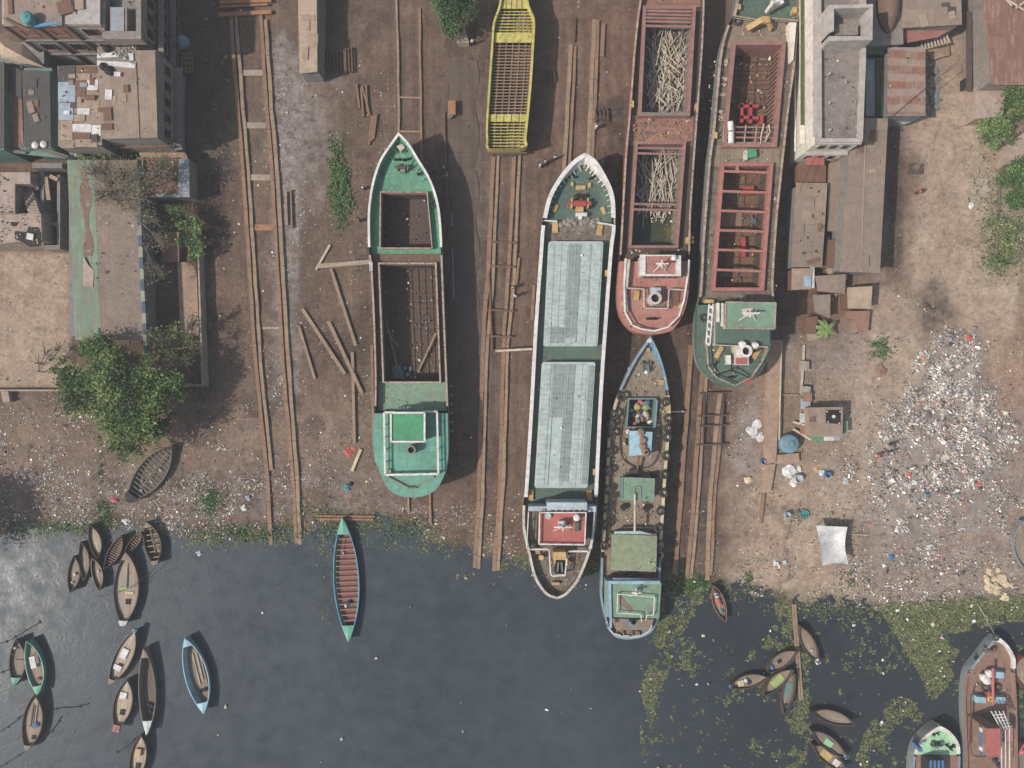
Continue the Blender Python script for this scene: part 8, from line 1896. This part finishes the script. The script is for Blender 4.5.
# ================================================================ people
def make_person(pose):
    """one continuous skinned body (head, arms, legs) made once per pose, clothes and hair as parts"""
    sit = pose == 'sit'
    hip = .42 if sit else .88
    V = {'pelvis': (0, 0, hip), 'belly': (0, .01, hip + .2), 'chest': (0, .0, hip + .42), 'neck': (0, .02, hip + .58), 'head': (0, .05, hip + .72), 'crown': (0, .06, hip + .84)}
    E = [('pelvis', 'belly'), ('belly', 'chest'), ('chest', 'neck'), ('neck', 'head'), ('head', 'crown')]
    Rr = {'pelvis': .14, 'belly': .13, 'chest': .14, 'neck': .06, 'head': .10, 'crown': .075}
    for s, n in ((-1, 'l'), (1, 'r')):
        if sit: leg = ((.11 * s, .06, hip - .02), (.2 * s, .42, hip + .1), (.16 * s, .40, .08), (.16 * s, .55, .05))
        elif pose == 'walk': leg = ((.1 * s, 0, hip - .06), (.1 * s, .14 * s + .04, .47), (.1 * s, .2 * s - .06, .07), (.1 * s, .2 * s + .1, .04))
        else: leg = ((.1 * s, 0, hip - .06), (.11 * s, .03, .47), (.12 * s, -.02, .07), (.13 * s, .14, .04))
        arm = ((.19 * s, 0, hip + .5), (.27 * s, -.05 + (.1 * s if pose == 'walk' else 0), hip + .26), (.28 * s, .12, hip + .08 if not sit else hip + .12), (.27 * s, .2, hip + .03 if not sit else hip + .1))
        for i, p in enumerate(leg): V[n + 'l%d' % i] = p; Rr[n + 'l%d' % i] = (.095, .07, .045, .04)[i]
        for i, p in enumerate(arm): V[n + 'a%d' % i] = p; Rr[n + 'a%d' % i] = (.065, .045, .035, .03)[i]
        E += [('pelvis', n + 'l0'), (n + 'l0', n + 'l1'), (n + 'l1', n + 'l2'), (n + 'l2', n + 'l3'), ('chest', n + 'a0'), (n + 'a0', n + 'a1'), (n + 'a1', n + 'a2'), (n + 'a2', n + 'a3')]
    ks = list(V); me = bpy.data.meshes.new('body'); me.from_pydata([V[k] for k in ks], [(ks.index(a), ks.index(b)) for a, b in E], [])
    tmp = bpy.data.objects.new('body', me); COL.objects.link(tmp)
    md = tmp.modifiers.new('skin', 'SKIN'); sv = me.skin_vertices[0].data
    for i, k in enumerate(ks): sv[i].radius = (Rr[k], Rr[k]); sv[i].use_root = (k == 'pelvis')
    tmp.modifiers.new('sub', 'SUBSURF').levels = 1
    bpy.context.view_layer.update()
    body = bpy.data.meshes.new_from_object(tmp.evaluated_get(bpy.context.evaluated_depsgraph_get()))
    bpy.data.objects.remove(tmp); body.materials.clear(); body.materials.append(M['skin']); body.name = 'body'
    sh = MB(); sh.lathe((0, 0.0, hip), [(.17, .02), (.18, .2), (.205, .42), (.19, .52), (.08, .58)], 12, sx=1.12, sy=.82)
    for s in (-1, 1): sh.tube([(.16 * s, 0, hip + .5), (.27 * s, -.04, hip + .28)], .085, 8, r2=.075)
    lo = MB()
    if sit: lo.tube([(-.1, -.05, hip), (-.2, .42, hip + .1)], .13, 9); lo.tube([(.1, -.05, hip), (.2, .42, hip + .1)], .13, 9); lo.lathe((0, -.02, hip - .16), [(.2, 0), (.22, .15), (.17, .25)], 10)
    else: lo.lathe((0, 0.01, .22), [(.2, 0), (.19, .3), (.185, .55), (.16, .76)], 12, sx=1.05, sy=.85)
    ha = MB(); ha.lathe((0, .04, hip + .72), [(.105, 0), (.118, .05), (.108, .11), (.07, .16), (.01, .18)], 12, sx=.95, sy=1.12)
    return body, sh, lo, ha
_POSES = {}
def person(px, py, pose, rz, shirt, lungi, label, z=None, extra=None):
    if pose not in _POSES:
        b, sh, lo, ha = make_person(pose)
        def mesh_of(mb, nm):
            o = mb.build(nm, 'whitecloth'); m = o.data; bpy.data.objects.remove(o); return m
        _POSES[pose] = (b, mesh_of(sh, 'shirt'), mesh_of(lo, 'trousers'), mesh_of(ha, 'hair'))
    b, sh, lo, ha = _POSES[pose]
    p = G(px, py) if z is None else W(px, py, z)
    r = thing('person', label, 'person', p); r.rotation_euler[2] = rz
    for nm, me, m in (('body', b, None), ('shirt', sh, shirt), ('lungi', lo, lungi), ('hair', ha, 'hair')):
        me2 = me if m is None else me.copy()
        if m is not None: me2.materials.clear(); me2.materials.append(M[m])
        o = bpy.data.objects.new(nm, me2); COL.objects.link(o); o.parent = r
    return r
person(540, 167, 'walk', 1.4, 'whitecloth', 'bridge', 'person in a white shirt walking left of the white bow, lowest of three')
person(545.2, 163.5, 'walk', 1.2, 'sack', 'bluecloth', 'person in a tan shirt walking left of the white bow, middle of three')
person(555, 159.5, 'stand', .4, 'bridge', 'navycloth', 'person in a pale grey shirt nearest the tip of the white bow')
person(603, 162, 'stand', 2.6, 'salmon', 'whitecloth', 'person in a pinkish shirt standing right of the white bow')
person(515, 296.5, 'walk', -.6, 'whitecloth', 'bridge', 'person in white standing on the slip below the yellow hull')
person(513, 288, 'stand', .9, 'sack', 'brickdeck', 'person in a tan shirt on the slip just above the one in white')
person(364.5, 189, 'stand', 1.8, 'whitecloth', 'navycloth', 'person in white standing left of the green ship bow')
person(360.5, 221, 'walk', 1.5, 'redcloth', 'navycloth', 'person in a red shirt beside the left side of the green ship')
person(444.8, 169.5, 'stand', -1.2, 'bridge', 'rust', 'person in a pale shirt on the paved strip right of the green ship bow')
person(445.2, 176, 'sit', -1.2, 'brickdeck', 'sack', 'person in a brown shirt sitting on the paved strip edge', None)
person(889, 444, 'walk', .3, 'purplecloth', 'navycloth', 'person in purple walking on the track left of the rubbish heap')
person(887.5, 452, 'walk', .2, 'bridge', 'purplecloth', 'person in a pale shirt walking close behind the one in purple')
person(875, 455, 'stand', 1.2, 'redcloth', 'sack', 'person in a red shirt standing on the track by the kiosk')
person(915.5, 193.5, 'walk', 1.2, 'redcloth', 'navycloth', 'person in a red shirt walking on the sandy track at the right')
person(595.5, 128.5, 'stand', 2.0, 'whitecloth', 'bridge', 'person in white at the right beam of the short slip')
person(473, 45, 'stand', .5, 'whitecloth', 'navycloth', 'person in white beside the yellow hull at the top')
person(152, 147.5, 'stand', .5, 'navycloth', 'hullblack', 'person in dark clothes on the earth ledge above the debris shed, left of two')
person(163, 151, 'walk', 1.5, 'hullblack', 'navycloth', 'person in dark clothes on the earth ledge above the debris shed, right of two')
person(714.5, 592, 'sit', 3.0, 'whitecloth', 'brickdeck', 'person in white sitting in the small boat heaped with bundles', ZW + .5)

# ================================================================ small scraps lying on decks and roofs (parts of what they lie on)
def debris(root, boxes, z, n, cols, lo=.1, hi=.45, thick=True, nm='scraps'):
    P = []
    for x0, y0, x1, y1 in boxes:
        a = max(1, int(n * (x1 - x0) * (y1 - y0) / sum((b[2] - b[0]) * (b[3] - b[1]) for b in boxes)))
        px = RNG.uniform(x0, x1, a); py = RNG.uniform(y0, y1, a)
        kk = fbm(px * .16, py * .16, 101) > RNG.uniform(.36, .6, a); px, py = px[kk], py[kk]; k = S * (1 - z / H)
        P.append(np.stack([(px - 512) * k, (384 - py) * k, np.full(len(px), z + .02)], -1))
    P = np.concatenate(P); K = len(P)
    o = scatter_mesh(nm, P - np.array(root_loc(root)), lo + (hi - lo) * RNG.uniform(0, 1, K) ** 2.5, pal(cols, [1] * len(cols), K, .2), 'litter', .4, thick)
    o.parent = root; o['kind'] = 'stuff'; return o
T_ = {o['label']: o for o in COL.objects if o.get('category')}
def find(t): return next(o for k, o in T_.items() if k.startswith(t))
RS = [(112, 84, 66), (140, 112, 92), (84, 66, 56), (176, 164, 150), (96, 110, 96)]
GY = [(160, 150, 140), (118, 104, 94), (84, 74, 68), (190, 184, 176), (140, 112, 92)]
debris(find('rust streaked'), [(709, 60, 722, 142), (778, 60, 788, 142), (703, 165, 713, 290), (768, 165, 777, 290), (722, 147, 772, 161), (738, 24, 788, 36)], 3.5, 900, RS + [(190, 176, 160)])
debris(find('rust streaked'), [(729, 50, 772, 125), (721, 170, 760, 284)], .75, 700, RS, .1, .7)
debris(find('rust streaked'), [(703, 310, 770, 378)], 4.4, 260, RS + [(190, 186, 178)], .1, .4)
debris(find('long white rimmed'), [(552, 180, 608, 218), (548, 222, 604, 238)], 3.4, 420, RS + [(176, 150, 84)])
debris(find('long white rimmed'), [(530, 548, 588, 590)], 3.4, 260, RS + [(186, 176, 160)])
debris(find('long white rimmed'), [(545, 245, 598, 340), (537, 366, 590, 484)], 4.56, 70, [(196, 200, 196), (120, 126, 122)], .1, .5)
debris(find('red oxide'), [(640, 116, 690, 139), (648, -4, 690, 4)], 3.4, 420, RS); debris(find('red oxide'), [(628, 248, 684, 256)], 3.4, 130, RS + GY)
debris(find('red oxide'), [(624, 262, 682, 328)], 4.9, 110, RS, .08, .3); debris(find('red oxide'), [(648, 30, 685, 110), (637, 160, 675, 225)], 1.1, 800, GY, .15, .7)
debris(find('brown decked'), [(612, 394, 626, 470), (656, 394, 665, 470), (608, 470, 660, 478), (607, 503, 660, 530), (628, 362, 658, 396), (606, 574, 660, 580)], 1.95, 1100, RS + GY + [(110, 130, 80)], .1, .5)
debris(find('brown decked'), [(612, 536, 655, 570), (622, 480, 653, 500)], 3.85, 60, [(90, 96, 74), (150, 150, 120)], .1, .4)
debris(find('green open hold'), [(384, 268, 437, 380), (384, 196, 428, 246)], .7, 700, RS, .1, .5); debris(find('green open hold'), [(378, 252, 436, 263), (384, 384, 440, 408)], 3.3, 160, RS, .08, .3)
debris(find('unfinished yellow'), [(492, 44, 528, 146)], .75, 420, RS, .1, .5); debris(find('reddish brown decked'), [(970, 665, 1012, 766)], .78, 260, RS + [(190, 180, 170)], .1, .4)
for t, bx, z, n in (('corner building', [(98, 47, 135, 62)], 7.8, 160), ('corner building', [(100, 64, 155, 136)], 7.95, 60), ('house with a patchwork', [(60, 68, 100, 146)], 7.08, 160), ('grey rendered', [(4, 0, 100, 26)], 10.9, 110), ('tall grey concrete', [(104, 0, 134, 30)], 9.15, 140), ('bare pinkish', [(-5, 172, 14, 246), (14, 214, 42, 246)], 4.22, 520), ('low shed roof', [(140, 158, 178, 196)], 2.95, 700), ('low house with a plain', [(24, 72, 50, 146)], 5.02, 80), ('long white walled', [(824, 45, 860, 136)], 7.9, 200), ('shed with a mottled', [(794, 184, 824, 266)], 3.22, 120), ('shed with a rust', [(890, 50, 924, 114)], 4.5, 50), ('long shed with one', [(96, 164, 140, 300)], 4.42, 260)):
    debris(find(t), bx, z, n, GY + RS, .08, .42)

def patches(t, box, z, n, mats, lo=.5, hi=1.8):
    root = find(t)
    for i in range(n):
        mb = MB(); p = W(random.uniform(box[0], box[2]), random.uniform(box[1], box[3]), z); p.z = z + .03 + .025 * i
        mb.box(p, (random.uniform(lo, hi), random.uniform(lo, hi), .02), random.choice((0, 0, .05, -.06, .3))); mb.build('roof_patch', random.choice(mats), root)
TM = ['sheettan', 'sheetrust', 'roof_galv', 'roof_brown', 'sheetwhite', 'roof_grey']
patches('corner building', (104, 66, 150, 132), 8.0, 7, TM); patches('grey rendered', (8, 2, 96, 20), 11.02, 6, TM); patches('low house with a plain', (28, 76, 46, 140), 5.02, 5, ['roof_grey', 'roof_brown', 'sheetrust']); patches('house with a plain tan', (906, 2, 955, 22), 4.92, 4, TM)
patches('long shed with a plain', (850, 126, 876, 264), 4.52, 7, ['roof_tan', 'sheettan', 'roof_brown', 'sheetrust']); patches('shed with a mottled', (798, 188, 820, 262), 3.24, 4, TM[:4]); patches('long narrow pale', (300, 4, 314, 66), 3.52, 4, ['sheettan', 'roof_tan']); patches('tall grey concrete', (106, 2, 110, 28), 9.12, 2, TM); patches('house with a patchwork', (62, 70, 98, 144), 7.1, 8, TM, .4, 1.2)
for i, (a, b, m, lab) in enumerate((((150, 40), (182, 30), 'rope', 'dark cable slung from the corner building across the street side'), ((822, 145), (800, 190), 'rope', 'dark cable running from the white building down to the mottled shed'), ((888, 120), (960, 60), 'rope', 'thin cable strung from the rust banded roof to the red roofed house'))):
    mb = MB(); p, q = W(*a, 7.0 if i < 1 else 4.8), W(*b, 5.0 if i < 2 else 5.2); mb.tube([p.lerp(q, f) - Vector((0, 0, .5 * math.sin(PI * f))) for f in np.linspace(0, 1, 9)], .035, 4); tag(mb.build('cable', m, loc=p), lab, 'cable')
